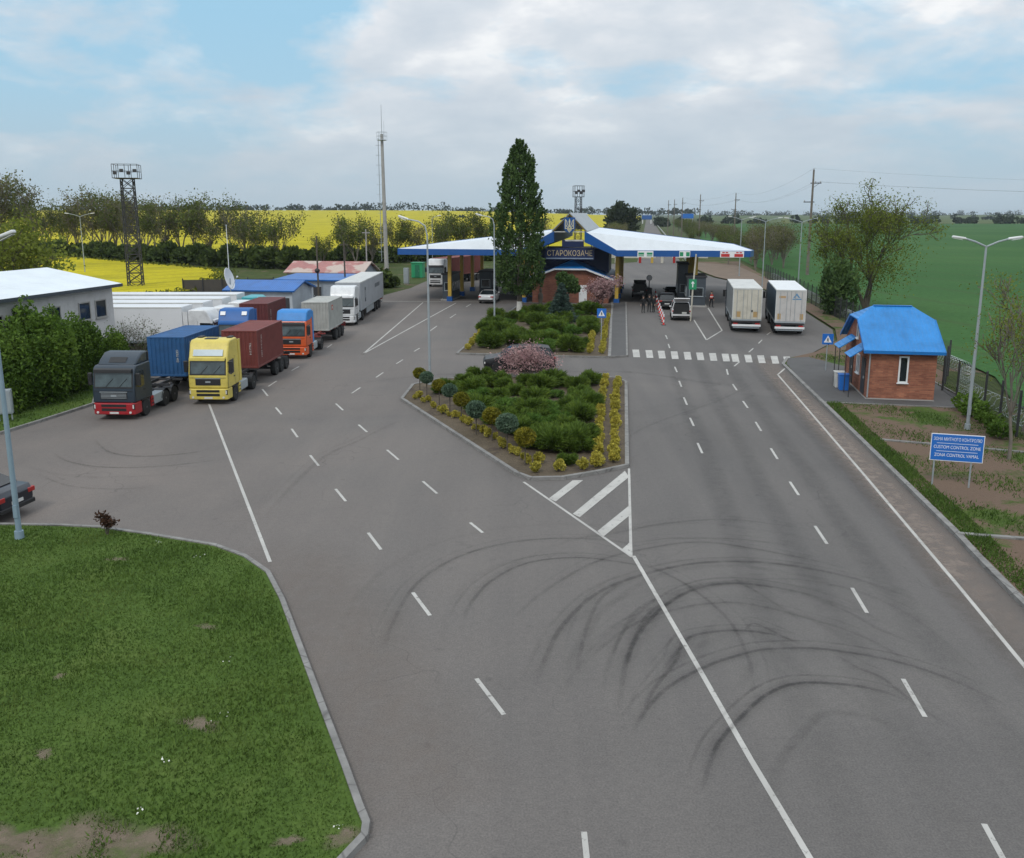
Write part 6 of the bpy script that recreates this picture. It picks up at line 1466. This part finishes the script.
# ---- clipped balls on stems along the left edge of the near island
def topiary(mat, label, px, py, r, stem):
    p = G(px, py); t = thing('topiary_tree', label, 'topiary', (p[0], p[1], .1)); n = 2600
    C = ball(n, r, .75); O = C/np.linalg.norm(C, axis=1, keepdims=True); C[:, 2] = C[:, 2]*.86 + stem + r*.8
    mobj('crown', leaf_mesh('crown', C, .075, mat, aspect=1.7, out=O, outw=.5), t); mb = MB(); mb.tube([(0, 0, -.05), (0.01, 0, stem+.3)], [.03, .025], M_bark, 7); mb.build('trunk', t)
topl = [(85,232,0,.34),(115,254,1,.36),(168,288,0,.33),(213,318,1,.38),(262,360,0,.38),(325,414,1,.44),(393,440,0,.40),(457,484,1,.47),(533,546,0,.42)]
ordn = ['farthest', 'second', 'second', 'third', 'third', 'third', 'fourth', 'nearest', 'nearest']
names = ['olive gold clipped ball on a stem at the far left tip of the near island', 'blue green clipped ball on a stem beside the lamp post of the near island', 'olive gold clipped ball second from the lamp post of the near island', 'blue green clipped ball second from the lamp post of the near island', 'olive gold clipped ball in the middle of the stemmed row', 'blue green clipped ball on a visible stem, second from the front of the stemmed row', 'olive gold clipped ball second from the front of the stemmed row', 'largest blue green clipped ball at the front of the stemmed row', 'olive gold clipped ball on a stem at the very front of the stemmed row']
for (x, y, k, r), l in zip(topl, names): px, py = cp(x, y); topiary(L_blug if k else L_oli, l, px, py, r, .85)
# ---- golden border shrubs
Y0 = [make_bush('golden_shrub', 'golden border shrub', 'golden shrubs', L_yel, .30, .52, 750, .06, s, lumps=7, outw=.5, lump_r=.55) for s in (21, 22, 23)]
kk = 0
def gold(px, py, s, label, group):
    global kk
    p = G(px, py); src = Y0[kk % 3]; kk += 1; key = src.name
    o = put(src, key, (p[0], p[1], .1), random.random()*6.28, s, label, group); o['label'] = label; o['group'] = group
for k in range(19):
    f = k/18; gold(*cp(876-38*f**.9+rr.uniform(-3, 3), 178+375*f**1.35), 0.68+.25*rr.random(), 'golden shrub of the inner column along the right side of the near island', 'inner golden column of the near island')
for k in range(18):
    f = k/17; gold(*cp(926-14*f+rr.uniform(-3, 3), 190+342*f**1.35), 0.66+.25*rr.random(), 'golden shrub of the outer column along the right kerb of the near island', 'outer golden column of the near island')
for (x, y) in ((585, 575), (595, 535), (678, 570), (775, 562), (848, 548)): gold(*cp(x, y), .8, 'golden shrub on the bare soil at the front end of the near island', 'golden shrubs at the front of the near island')
for k in range(24):
    f = k/23; gold(*cp(62+485*f+rr.uniform(-6, 6), 252+280*f**1.12+rr.uniform(-10, 10)), .45+.35*rr.random(), 'small golden shrub under the stemmed balls along the left kerb of the near island', 'small golden shrubs of the left edge')
for (xa, ya, xb, yb, lab) in ((595, 323, 590, 355, 'inner'), (608, 318, 602, 355, 'outer')):
    for k in range(17):
        f = k/16; gold(xa+(xb-xa)*f, ya+(yb-ya)*f**1.25, 0.72+.25*rr.random(), 'golden shrub of the %s column along the right side of the far island' % lab, '%s golden column of the far island' % lab)
for k in range(14):
    f = k/13; gold(467+22*f+rr.uniform(-1, 1), 352-25*f+rr.uniform(-1, 1), .6+.3*rr.random(), 'golden shrub along the left kerb of the far island', 'golden shrubs of the far island left edge')
p = G(*cp(718, 540)); dup(JU[1], (p[0], p[1], .1), 1, 'single small dark juniper on the bare soil at the front of the near island', 'small lone junipers', .42)
# ---- lilac bushes by the office building and the rest of the left verge
BL = [make_bush('lilac_bush', 'leafy green bush', 'tall green bushes before the office building', L_lil, 2.0, 4.0, 17000, .115, s, lumps=30, outw=.3, lump_r=.30) for s in (31, 32, 33)]
bl = [(-26.2, 43.6, .95, 'tall green bush closest to the electrical cabinet'), (-25.4, 46.4, 1.05, 'tall green bush before the windows of the office building'), (-24.9, 49.2, .92, 'green bush under the last two windows of the office building'), (-24.2, 51.8, .68, 'lowest green bush of the hedge, right behind the navy cab'),
      (-28.6, 42.0, 1.12, 'tall green bush at the left edge of the photo'), (-28.0, 39.6, .72, 'low green bush at the left edge beside the kerb'), (-26.7, 47.9, 1.12, 'tallest green bush pressed against the office wall')]
for i, (x, y, s, l) in enumerate(bl): o = put(BL[i % 3], BL[i % 3].name, (x, y, .08), i*1.9, s, l); o['label'] = l
t = make_tree('bare twiggy shrub tree behind the lowest green bush at the end of the office wall', None, L_und, M_barkpale, h=3.6, trunk_r=.05, first=.45, levels=3, spread=.6, nb=3, seed=44, leaf=.06, per=3, cl=.3, forks=4); t.location = (-22.9, 53.5, 0)
t = make_tree('yellow green tree rising over the roof at the left edge', None, L_spring, M_bark, h=9.3, trunk_r=.2, first=.5, levels=3, spread=.75, nb=3, seed=45, leaf=.20, per=22, cl=.7, forks=2); t.location = (-38.5, 68, 0)
t = make_tree('yellow green tree half outside the frame behind the office roof', None, L_spring, M_bark, h=10, trunk_r=.2, first=.5, levels=3, spread=.75, nb=3, seed=46, leaf=.20, per=22, cl=.8, forks=2); t.location = (-45.5, 76, 0)
p = G(108, 537); t = make_tree('small dark red rose bush on the edge of the near lawn', None, L_rose, M_bark, h=.72, trunk_r=.02, first=.6, levels=2, spread=.45, nb=3, seed=47, leaf=.06, per=6, cl=.06, forks=3, name='rose_bush'); t['category'] = 'bush'; t.location = (p[0], p[1], .09)
p = G(866, 311); t = make_tree('big half bare locust tree with a fresh green crown behind the blue roofed house', None, L_spring, M_bark, h=13.6, trunk_r=.24, first=.46, levels=4, spread=.66, nb=3, seed=53, leaf=.12, per=14, cl=.5, upb=.20, forks=3,
    extra=np.vstack([rng.normal(size=(700, 3))*np.array([1.5, 1.4, 1.2])+c for c in ((-2.6, 0, 5.2), (.5, .5, 6.2), (2.2, 0, 5.0), (-.6, -.8, 7.6), (-1.6, 0, 3.6), (1.3, .4, 3.6), (2.6, 0, 7.2), (-3.0, .4, 7.4), (.4, 0, 4.6))])); t.location = (p[0], p[1], 0)
p = G(843, 318); t = make_bush('evergreen_tree', 'small dense dark green tree left of the locust tree', None, L_pop, 1.9, 5.2, 5000, .22, 54, lumps=14, lump_r=.45, cat='tree'); t.location = (p[0], p[1]+2, 0)
p = G(1009, 462); t = make_tree('slender airy spring tree at the right edge beside the fence', None, L_spring, M_barkpale, h=7.4, trunk_r=.085, first=.62, levels=4, spread=.42, nb=3, seed=59, leaf=.055, per=10, cl=.35, upb=.3, forks=1); t.location = (p[0], p[1], .09)
p = G(1040, 445); t = make_tree('second slender spring tree half outside the right edge', None, L_spring, M_barkpale, h=7.0, trunk_r=.1, first=.5, levels=4, spread=.55, nb=3, seed=57, leaf=.07, per=7, cl=.35, upb=.3, forks=1); t.location = (p[0]+.4, p[1]+2, .09)
# small plants by the fence
W0 = make_bush('fence_shrub', 'young leafy shrub at the foot of the mesh fence near the lamp', 'shrubs along the fence', L_lil, .55, .7, 500, .10, 61, lumps=6, lump_r=.5)
for i, (px, py) in enumerate(((990, 425), (1000, 431), (1006, 440), (979, 419), (970, 412))): p = G(px, py); put(W0, 'w0', (p[0]-.3, p[1], .09), i, .8+.1*i)
# ---- shelterbelt and other mid distance trees
gB = 'half bare trees of the shelterbelt beyond the near yellow field'
TB = [make_tree('half bare shelterbelt tree', gB, m, M_barkpale, h=13, trunk_r=.20, first=.5, levels=3, spread=.55, nb=4, seed=s, leaf=.26, per=pr, cl=.8, upb=.35, forks=fk) for s, m, pr, fk in ((71, L_belt, 6, 2), (72, L_brown, 3, 3), (73, L_belt, 8, 1), (74, L_brown, 2, 2), (75, L_belt, 4, 2))]
belt = [(-45,253,186),(-20,254,190),(2,255,185),(18,255,189),(35,255,191),(50,256,199),(66,256,198),(78,257,195),(92,257,196),(104,258,192),(117,258,196),(128,259,195),(143,260,200),(155,261,203),(168,262,203),(182,262,198),(196,263,203),(212,263,208),(234,264,200),(247,265,204),(262,266,212),(280,268,216)]
for i, (px, by, ty) in enumerate(belt):
    p = G(px, by); z = 10+(213-ty)*p[1]/887*1.02; l = 'half bare tree in the shelterbelt beyond the near yellow field' if px < 225 else 'half bare tree at the right end of the shelterbelt'
    q = (0, 4, 1, 2, 3, 4, 0, 3, 2, 1)[i % 10]; o = put(TB[q], TB[q].name, (p[0], p[1], 0), i*2.1, z/13*rr.uniform(.98, 1.2), l); o['label'] = l; o['group'] = gB if px < 225 else 'trees at the right end of the shelterbelt'
mid = [(322,268,232,0),(346,266,214,2),(357,268,212,0),(372,266,218,1),(395,262,217,0),(405,262,215,2),(418,262,222,1),(440,261,215,0),(452,260,209,2),(462,260,211,0),(474,260,208,2),(484,260,214,0),(540,250,214,1)]
for i, (px, by, ty, k) in enumerate(mid):
    p = G(px, by); z = 10+(213-ty)*p[1]/887; l = 'half bare tree between the red shed and the mast' if px < 385 else 'half bare tree behind the left canopy wing'
    if px == 322: l = 'nearly leafless small tree before the yellow field by the sheds'
    if px == 540: l = 'half bare tree seen between the poplar and the canopy peak'
    dup(TB[k], (p[0], p[1], 0), i*1.7, l, None if px in (322, 540) else ('trees by the mast' if px < 385 else 'trees behind the left canopy wing'), z/13)
U0 = [make_bush('understory_bush', 'dark understory bush', 'understory', L_und, 3.0, 3.2, 1500, .5, s, lumps=9, lump_r=.5) for s in (81, 82)]
ui = 0
def und(px, by, s, lab, grp, dy=0):
    global ui
    p = G(px, by); src = U0[ui % 2]; ui += 1; o = put(src, src.name, (p[0], p[1]+dy, 0), ui*1.3, s, lab, grp); o['label'] = lab; o['group'] = grp
for px in range(-40, 300, 15): und(px, 255+(px+40)*.042, .9+.35*rr.random(), 'dark bush under the half bare trees of the shelterbelt', 'dark bushes of the shelterbelt')
for px in range(305, 500, 13): und(px, 264-(px-305)*.02, .65+.35*rr.random(), 'dark bush between the sheds and the left canopy wing', 'dark bushes behind the sheds')
for px in (388, 392, 383): und(px, 287, .42, 'low green bush on the verge before the mast', 'verge bushes before the mast')
und(371, 288, .95, 'dark green bush tree beside the foot of the mast', None); 
# trees along the far road
gR = 'brown budding trees along the right side of the far road'
for i in range(34):
    y = 176 + 11.5*i + rr.uniform(-3, 3); x = 36+(y-185)*.153 + 8 + rr.uniform(-2, 5) + (i % 3)*5
    dup(TB[1 if i % 3 else 0], (x, y, 0), i*2.3, 'brown budding tree right of the far road beyond the canopy', gR, (.42+.18*rr.random()))
for i in range(14):
    y = 158 + 5*i; x = 41 + i*1.4 + rr.uniform(-1.5, 3) + (i % 2)*6
    und_o = dup(TB[1 if i % 2 else 3], (x, y, 0), i*1.3, 'brown budding tree behind the right end of the canopy', 'brown trees behind the right canopy end', .46+.2*rr.random())
for i in range(22):
    y = 215 + 16*i + rr.uniform(-3, 3); x = 27+(y-185)*.153 - 7 - rr.uniform(0, 5)
    dup(TB[(0, 1, 3)[i % 3]], (x, y, 0), i*1.9, 'half bare tree left of the far road', 'trees along the left side of the far road', .45+.15*rr.random())
p = (62, 415); t = make_bush('dense_tree', 'round dark tree left of the vanishing road', None, L_far, 7.0, 13.5, 2600, 1.1, 91, lumps=14, lump_r=.5, cat='tree'); t.location = (50, 400, 0)
dup(t, (40, 520, 0), 1, 'low dark tree on the far edge of the yellow field', None, .62)
# ---- far tree lines: nobody could count them
def treeline(name, runs):
    Cs = []
    for (x0, y0, x1, y1, h, dens_, z) in runs:
        L_ = math.hypot(x1-x0, y1-y0); n = int(L_*dens_/10)
        for i in range(n):
            f = rng.random(); hh = h*(.45+.75*rng.random()); m = 44
            d = ball(m, 1, .4)*np.array([h*.75, h*.6, hh*.5])
            Cs.append(d+np.array([x0+(x1-x0)*f, y0+(y1-y0)*f+rng.normal()*h, z+hh*.5]))
    C = np.vstack(Cs); C[:, 2] = np.maximum(C[:, 2], .2)
    return tag(mobj(name, leaf_mesh(name, C, 3.0, L_far, aspect=1.3)), kind='stuff')
treeline('treeline', [(-1500, 1590, -250, 1590, 11, 1.5, 15), (-250, 1590, 330, 1590, 12, 1.6, 9), (-700, 1600, -100, 1600, 16, .5, 15), (180, 900, 320, 980, 8, .6, 0), (-100, 1000, 60, 900, 7, .5, 1)])
treeline('treeline_right', [(170, 905, 1500, 905, 6.0, .9, 0), (260, 880, 700, 900, 9, .35, 0), (500, 1500, 2400, 1600, 9, .8, 0), (400, 2600, 3000, 2900, 16, 1.0, 3), (120, 700, 150, 900, 6, 1.5, 0)])

wp = []
for (a, b) in zip(near[:-1], near[1:]):
    n = int(math.hypot(b[0]-a[0], b[1]-a[1])*26)
    for i in range(n):
        f = rng.random(); wp.append((a[0]+(b[0]-a[0])*f+rng.normal()*.8, a[1]+(b[1]-a[1])*f+rng.normal()*.8, .05+.95*rng.random()))
tag(mobj('field_edge_weeds', leaf_mesh('field_edge_weeds', np.array(wp), .30, leafmat('weed_leaves', (0.06, 0.085, 0.015), (0.11, 0.13, 0.02), (0.24, 0.22, 0.02), .5), aspect=2.2, up=1.0)), kind='stuff')
# ---- grass blades: nobody could count them
def blades(name, poly, n, hmin, hmax, mat, z=.09, wid=.016, keep=None):
    xs = [p[0] for p in poly]; ys = [p[1] for p in poly]; pts = []
    while len(pts) < n:
        X = rng.uniform(min(xs), max(xs), 4000); Y = rng.uniform(min(ys), max(ys), 4000)
        for x, y in zip(X, Y):
            if inside(x, y, poly) and (keep is None or keep(x, y)): pts.append((x, y))
    P = np.array(pts[:n]); a = rng.random(n)*2*PI; h = hmin+(hmax-hmin)*rng.random(n)**1.6
    # taller, denser patches
    pt = .5+.5*np.sin(P[:, 0]*1.1+np.sin(P[:, 1]*.9)*1.7)*np.sin(P[:, 1]*.8+1.3); h = h*(.6+.8*pt)
    w = wid*(.7+.8*rng.random(n)); ln = rng.normal(size=(n, 2))*h[:, None]*.45
    A = np.stack([P[:, 0]-np.cos(a)*w, P[:, 1]-np.sin(a)*w, np.full(n, z-.01)], 1); B = np.stack([P[:, 0]+np.cos(a)*w, P[:, 1]+np.sin(a)*w, np.full(n, z-.01)], 1); T = np.stack([P[:, 0]+ln[:, 0], P[:, 1]+ln[:, 1], z+h], 1)
    me = bpy.data.meshes.new(name); Q = np.stack([A, B, T], 1); me.vertices.add(n*3); me.vertices.foreach_set('co', Q.reshape(-1).astype(np.float32)); me.loops.add(n*3); me.loops.foreach_set('vertex_index', np.arange(n*3, dtype=np.int32)); me.polygons.add(n); me.polygons.foreach_set('loop_start', np.arange(0, n*3, 3, dtype=np.int32))
    at = me.attributes.new('tint', 'FLOAT', 'FACE'); at.data.foreach_set('value', rng.random(n).astype(np.float32)); me.update(calc_edges=True); me.materials.append(mat)
    return tag(mobj(name, me), kind='stuff')
BP = [(60, 850, .75), (135, 850, .6), (10, 846, .5), (200, 728, .30), (45, 758, .16), (60, 680, .12), (345, 842, .25), (288, 846, .16), (118, 562, .22), (207, 630, .2)]
V_, F_, A_ = [], [], []
for i, (px, py, r) in enumerate(BP):
    p = G(px, py); o = len(V_); V_.append((p[0], p[1], .094+.0002*i)); A_.append(.8)
    for ring, (q, a) in enumerate(((.5, .7), (1.0, 0))):
        for k in range(18):
            t = 2*PI*k/18; rr_ = r*q*(1+.35*math.sin(2*t+i)+.22*math.sin(5*t+2*i)); V_.append((p[0]+math.cos(t)*rr_*1.5, p[1]+math.sin(t)*rr_, .094+.0002*i)); A_.append(a)
    for k in range(18):
        n_ = (k+1) % 18; F_.append((o, o+1+k, o+1+n_)); F_.append((o+1+k, o+19+k, o+19+n_, o+1+n_))
me = bpy.data.meshes.new('lawn_soil'); me.from_pydata(V_, [], F_); me.update(); me.materials.append(ribbonmat('lawn_bare_soil', (.20, .15, .11))); at = me.attributes.new('fade', 'FLOAT', 'POINT'); at.data.foreach_set('value', A_); tag(mobj('lawn_soil', me), kind='structure')
L_grass = leafmat('grass_blades', (0.060, 0.105, 0.022), (0.082, 0.138, 0.029), (0.115, 0.165, 0.042), .40)
bare = [(rng.uniform(-20, -3), rng.uniform(11, 26), rng.uniform(.15, .4)) for _ in range(0)] + [(*G(px, py), r*.7) for px, py, r in BP]
lawn_in = [(x-(.12 if i > 3 else 0), y-.12) for i, (x, y) in enumerate(lawn_edge)]
vis = lawn_in + [(-3.7, 10), (-9, 10.5), (-20, 14), (-21, 26.8)]
blades('grass', vis, 110000, .03, .10, L_grass, keep=lambda x, y: all((x-a)**2+((y-b)*.8)**2 > r*r*rng.uniform(.4, 1.3) for a, b, r in bare))
blades('grass_verge_left', lv[:6]+[(-30, 52), (-45, 50)], 14000, .05, .16, L_grass, z=.085, wid=.03)
def band(x, y):   # greener beside the kerb, bare soil further in
    k = 0
    for (x0, y0), (x1, y1) in zip(right_kerb[:-1], right_kerb[1:]):
        if y0 <= y <= y1: k = x0+(x1-x0)*(y-y0)/(y1-y0)
    d = x-k; return d > .15 and rng.random() < (1.0 if d < .9 else .07 + .10*math.sin(x*1.3+y*.9)) and not inside(x, y, apron)
blades('grass_verge_right', [(12, 12), (13.5, 21), (15.7, 37.8), (18.4, 57.8), (22.3, 62), (28.2, 66), (24.3, 36), (24, 12)], 36000, .04, .15, L_grass, z=.09, wid=.022, keep=band)
# white daisies in the lawn and small litter, as clumps of petals
C = []
for (px, py) in ((157, 546), (200, 560), (229, 664), (164, 766), (221, 722), (138, 821), (338, 836)):
    p = G(px, py); C.append(np.array([p[0], p[1], .15])+rng.normal(size=(5, 3))*np.array([.08, .08, .012]))
o = mobj('daisies', leaf_mesh('daisies', np.vstack(C), .035, paint('petal_white', (.75, .75, .68), .7, dirt=.05), aspect=1.2)); tag(o, kind='stuff')

# ================================================================= LIGHT, SKY, AIR, CAMERA
SUN_EL, SUN_AZ = R(48), R(200)              # azimuth clockwise from +Y: behind the camera, a little to the left
w = bpy.data.worlds.new('World'); sc.world = w; w.use_nodes = True; nt = w.node_tree; bg = nt.nodes['Background']
sky = N(nt, 'ShaderNodeTexSky', sky_type='NISHITA'); sky.sun_disc = False; sky.sun_elevation = SUN_EL; sky.sun_rotation = SUN_AZ; sky.air_density = 1.0; sky.dust_density = 1.5
tc = N(nt, 'ShaderNodeTexCoord'); sp = N(nt, 'ShaderNodeSeparateXYZ'); nt.links.new(tc.outputs['Generated'], sp.inputs[0])
def M(op, a, b=None):
    m = N(nt, 'ShaderNodeMath', operation=op)
    for i, v in enumerate((a, b)):
        if v is None: continue
        if isinstance(v, (int, float)): m.inputs[i].default_value = v
        else: nt.links.new(v, m.inputs[i])
    return m.outputs[0]
zc = M('MAXIMUM', sp.outputs[2], 0.0); den = M('ADD', zc, 0.30)
cv = N(nt, 'ShaderNodeCombineXYZ'); nt.links.new(M('DIVIDE', sp.outputs[0], den), cv.inputs[0]); nt.links.new(M('DIVIDE', sp.outputs[1], den), cv.inputs[1])
mp = N(nt, 'ShaderNodeMapping'); mp.inputs['Location'].default_value = (3.1, 1.7, 0); nt.links.new(cv.outputs[0], mp.inputs[0])
n1 = noise(nt, mp.outputs[0], 2.2, 8, 0.58, 0.2)          # where there is cloud
n2 = noise(nt, mp.outputs[0], 3.0, 8, 0.56, 0.15)           # light and dark in the cloud
def thin(px, py, wid, amt):            # a thinner stretch of the cloud deck in this direction
    a, b = px-PX, py-PY
    dv = Vector((a, F*math.cos(TH)-b*math.sin(TH), -F*math.sin(TH)-b*math.cos(TH))).normalized()
    dp = N(nt, 'ShaderNodeVectorMath', operation='DOT_PRODUCT'); nt.links.new(tc.outputs['Generated'], dp.inputs[0]); dp.inputs[1].default_value = dv
    mr = N(nt, 'ShaderNodeMapRange'); mr.interpolation_type = 'SMOOTHSTEP'; mr.inputs[1].default_value = math.cos(wid); mr.inputs[2].default_value = 1.0; mr.inputs[3].default_value = 0; mr.inputs[4].default_value = amt
    nt.links.new(dp.outputs['Value'], mr.inputs[0]); return mr.outputs[0]
n1b = M('SUBTRACT', M('SUBTRACT', n1, thin(110, 5, R(17), .17)), thin(985, 50, R(13), .13))
n1b = M('SUBTRACT', n1b, thin(280, 15, R(6), .10))
cover = ramp(nt, n1b, [(0.29, (0, 0, 0)), (0.47, (1, 1, 1))])
cl = ramp(nt, n2, [(0.30, (5.3, 6.0, 6.8)), (0.47, (6.3, 6.85, 7.45)), (0.57, (7.2, 7.55, 8.0)), (0.66, (8.8, 8.95, 9.1))])
blue = mixc(nt, 0.8, sky.outputs[0], (3.5, 6.2, 8.1))
c = mixc(nt, cover, blue, cl)
hz = ramp(nt, zc, [(0.0, (1, 1, 1)), (0.045, (0.8, 0.8, 0.8)), (0.12, (0.26,)*3), (0.20, (0.04,)*3), (0.4, (0, 0, 0))])
c = mixc(nt, hz, c, (4.25, 5.2, 5.95))
up = ramp(nt, zc, [(0.2, (1.0, 1.0, 1.0)), (0.75, (1.5, 1.5, 1.5))])
vm = N(nt, 'ShaderNodeVectorMath', operation='MULTIPLY'); nt.links.new(c, vm.inputs[0]); nt.links.new(up, vm.inputs[1])
nt.links.new(vm.outputs[0], bg.inputs[0]); bg.inputs[1].default_value = 0.1
sl = bpy.data.lights.new('sun', 'SUN'); sl.energy = 1.1; sl.angle = R(12); sl.color = (1.0, 0.95, 0.88)
so = bpy.data.objects.new('sun', sl); COL.objects.link(so)
d = Vector((math.sin(SUN_AZ)*math.cos(SUN_EL), math.cos(SUN_AZ)*math.cos(SUN_EL), math.sin(SUN_EL))); so.rotation_euler = (-d).to_track_quat('-Z', 'Y').to_euler(); so.location = d*60
HAZE = 0.9e-4
if HAZE:
    g = MB(); g.box(-9300, 9300, -2100, 9300, -1.1, 30, None); me = bpy.data.meshes.new('haze')
    me.from_pydata(g.v, [], g.f); m = bpy.data.materials.new('haze_air'); m.use_nodes = True; t_ = m.node_tree; t_.nodes.clear()
    ou = t_.nodes.new('ShaderNodeOutputMaterial'); pv = t_.nodes.new('ShaderNodeVolumePrincipled'); pv.inputs['Density'].default_value = HAZE; pv.inputs['Color'].default_value = (.78, .88, .95, 1); pv.inputs['Anisotropy'].default_value = 0.2
    t_.links.new(pv.outputs[0], ou.inputs['Volume']); me.materials.append(m); o = mobj('haze', me); o['kind'] = 'stuff'
cam = bpy.data.cameras.new('camera'); co = bpy.data.objects.new('camera', cam); COL.objects.link(co); sc.camera = co
co.location = (0, 0, CH); co.rotation_euler = (PI/2-TH, 0, 0); cam.sensor_fit = 'HORIZONTAL'; cam.sensor_width = 36.0; cam.lens = F/1024*36.0; cam.shift_y = -(429-PY)/1024; cam.clip_start = .1; cam.clip_end = 30000
vs = sc.view_settings; vs.view_transform = 'Standard'; vs.look = 'None'; vs.exposure = 0.12; vs.gamma = 1.0
sc.render.engine = 'CYCLES'; sc.cycles.max_bounces = 6; sc.cycles.diffuse_bounces = 2; sc.cycles.glossy_bounces = 2; sc.cycles.transparent_max_bounces = 16; sc.cycles.volume_bounces = 0
sc.cycles.use_denoising = True
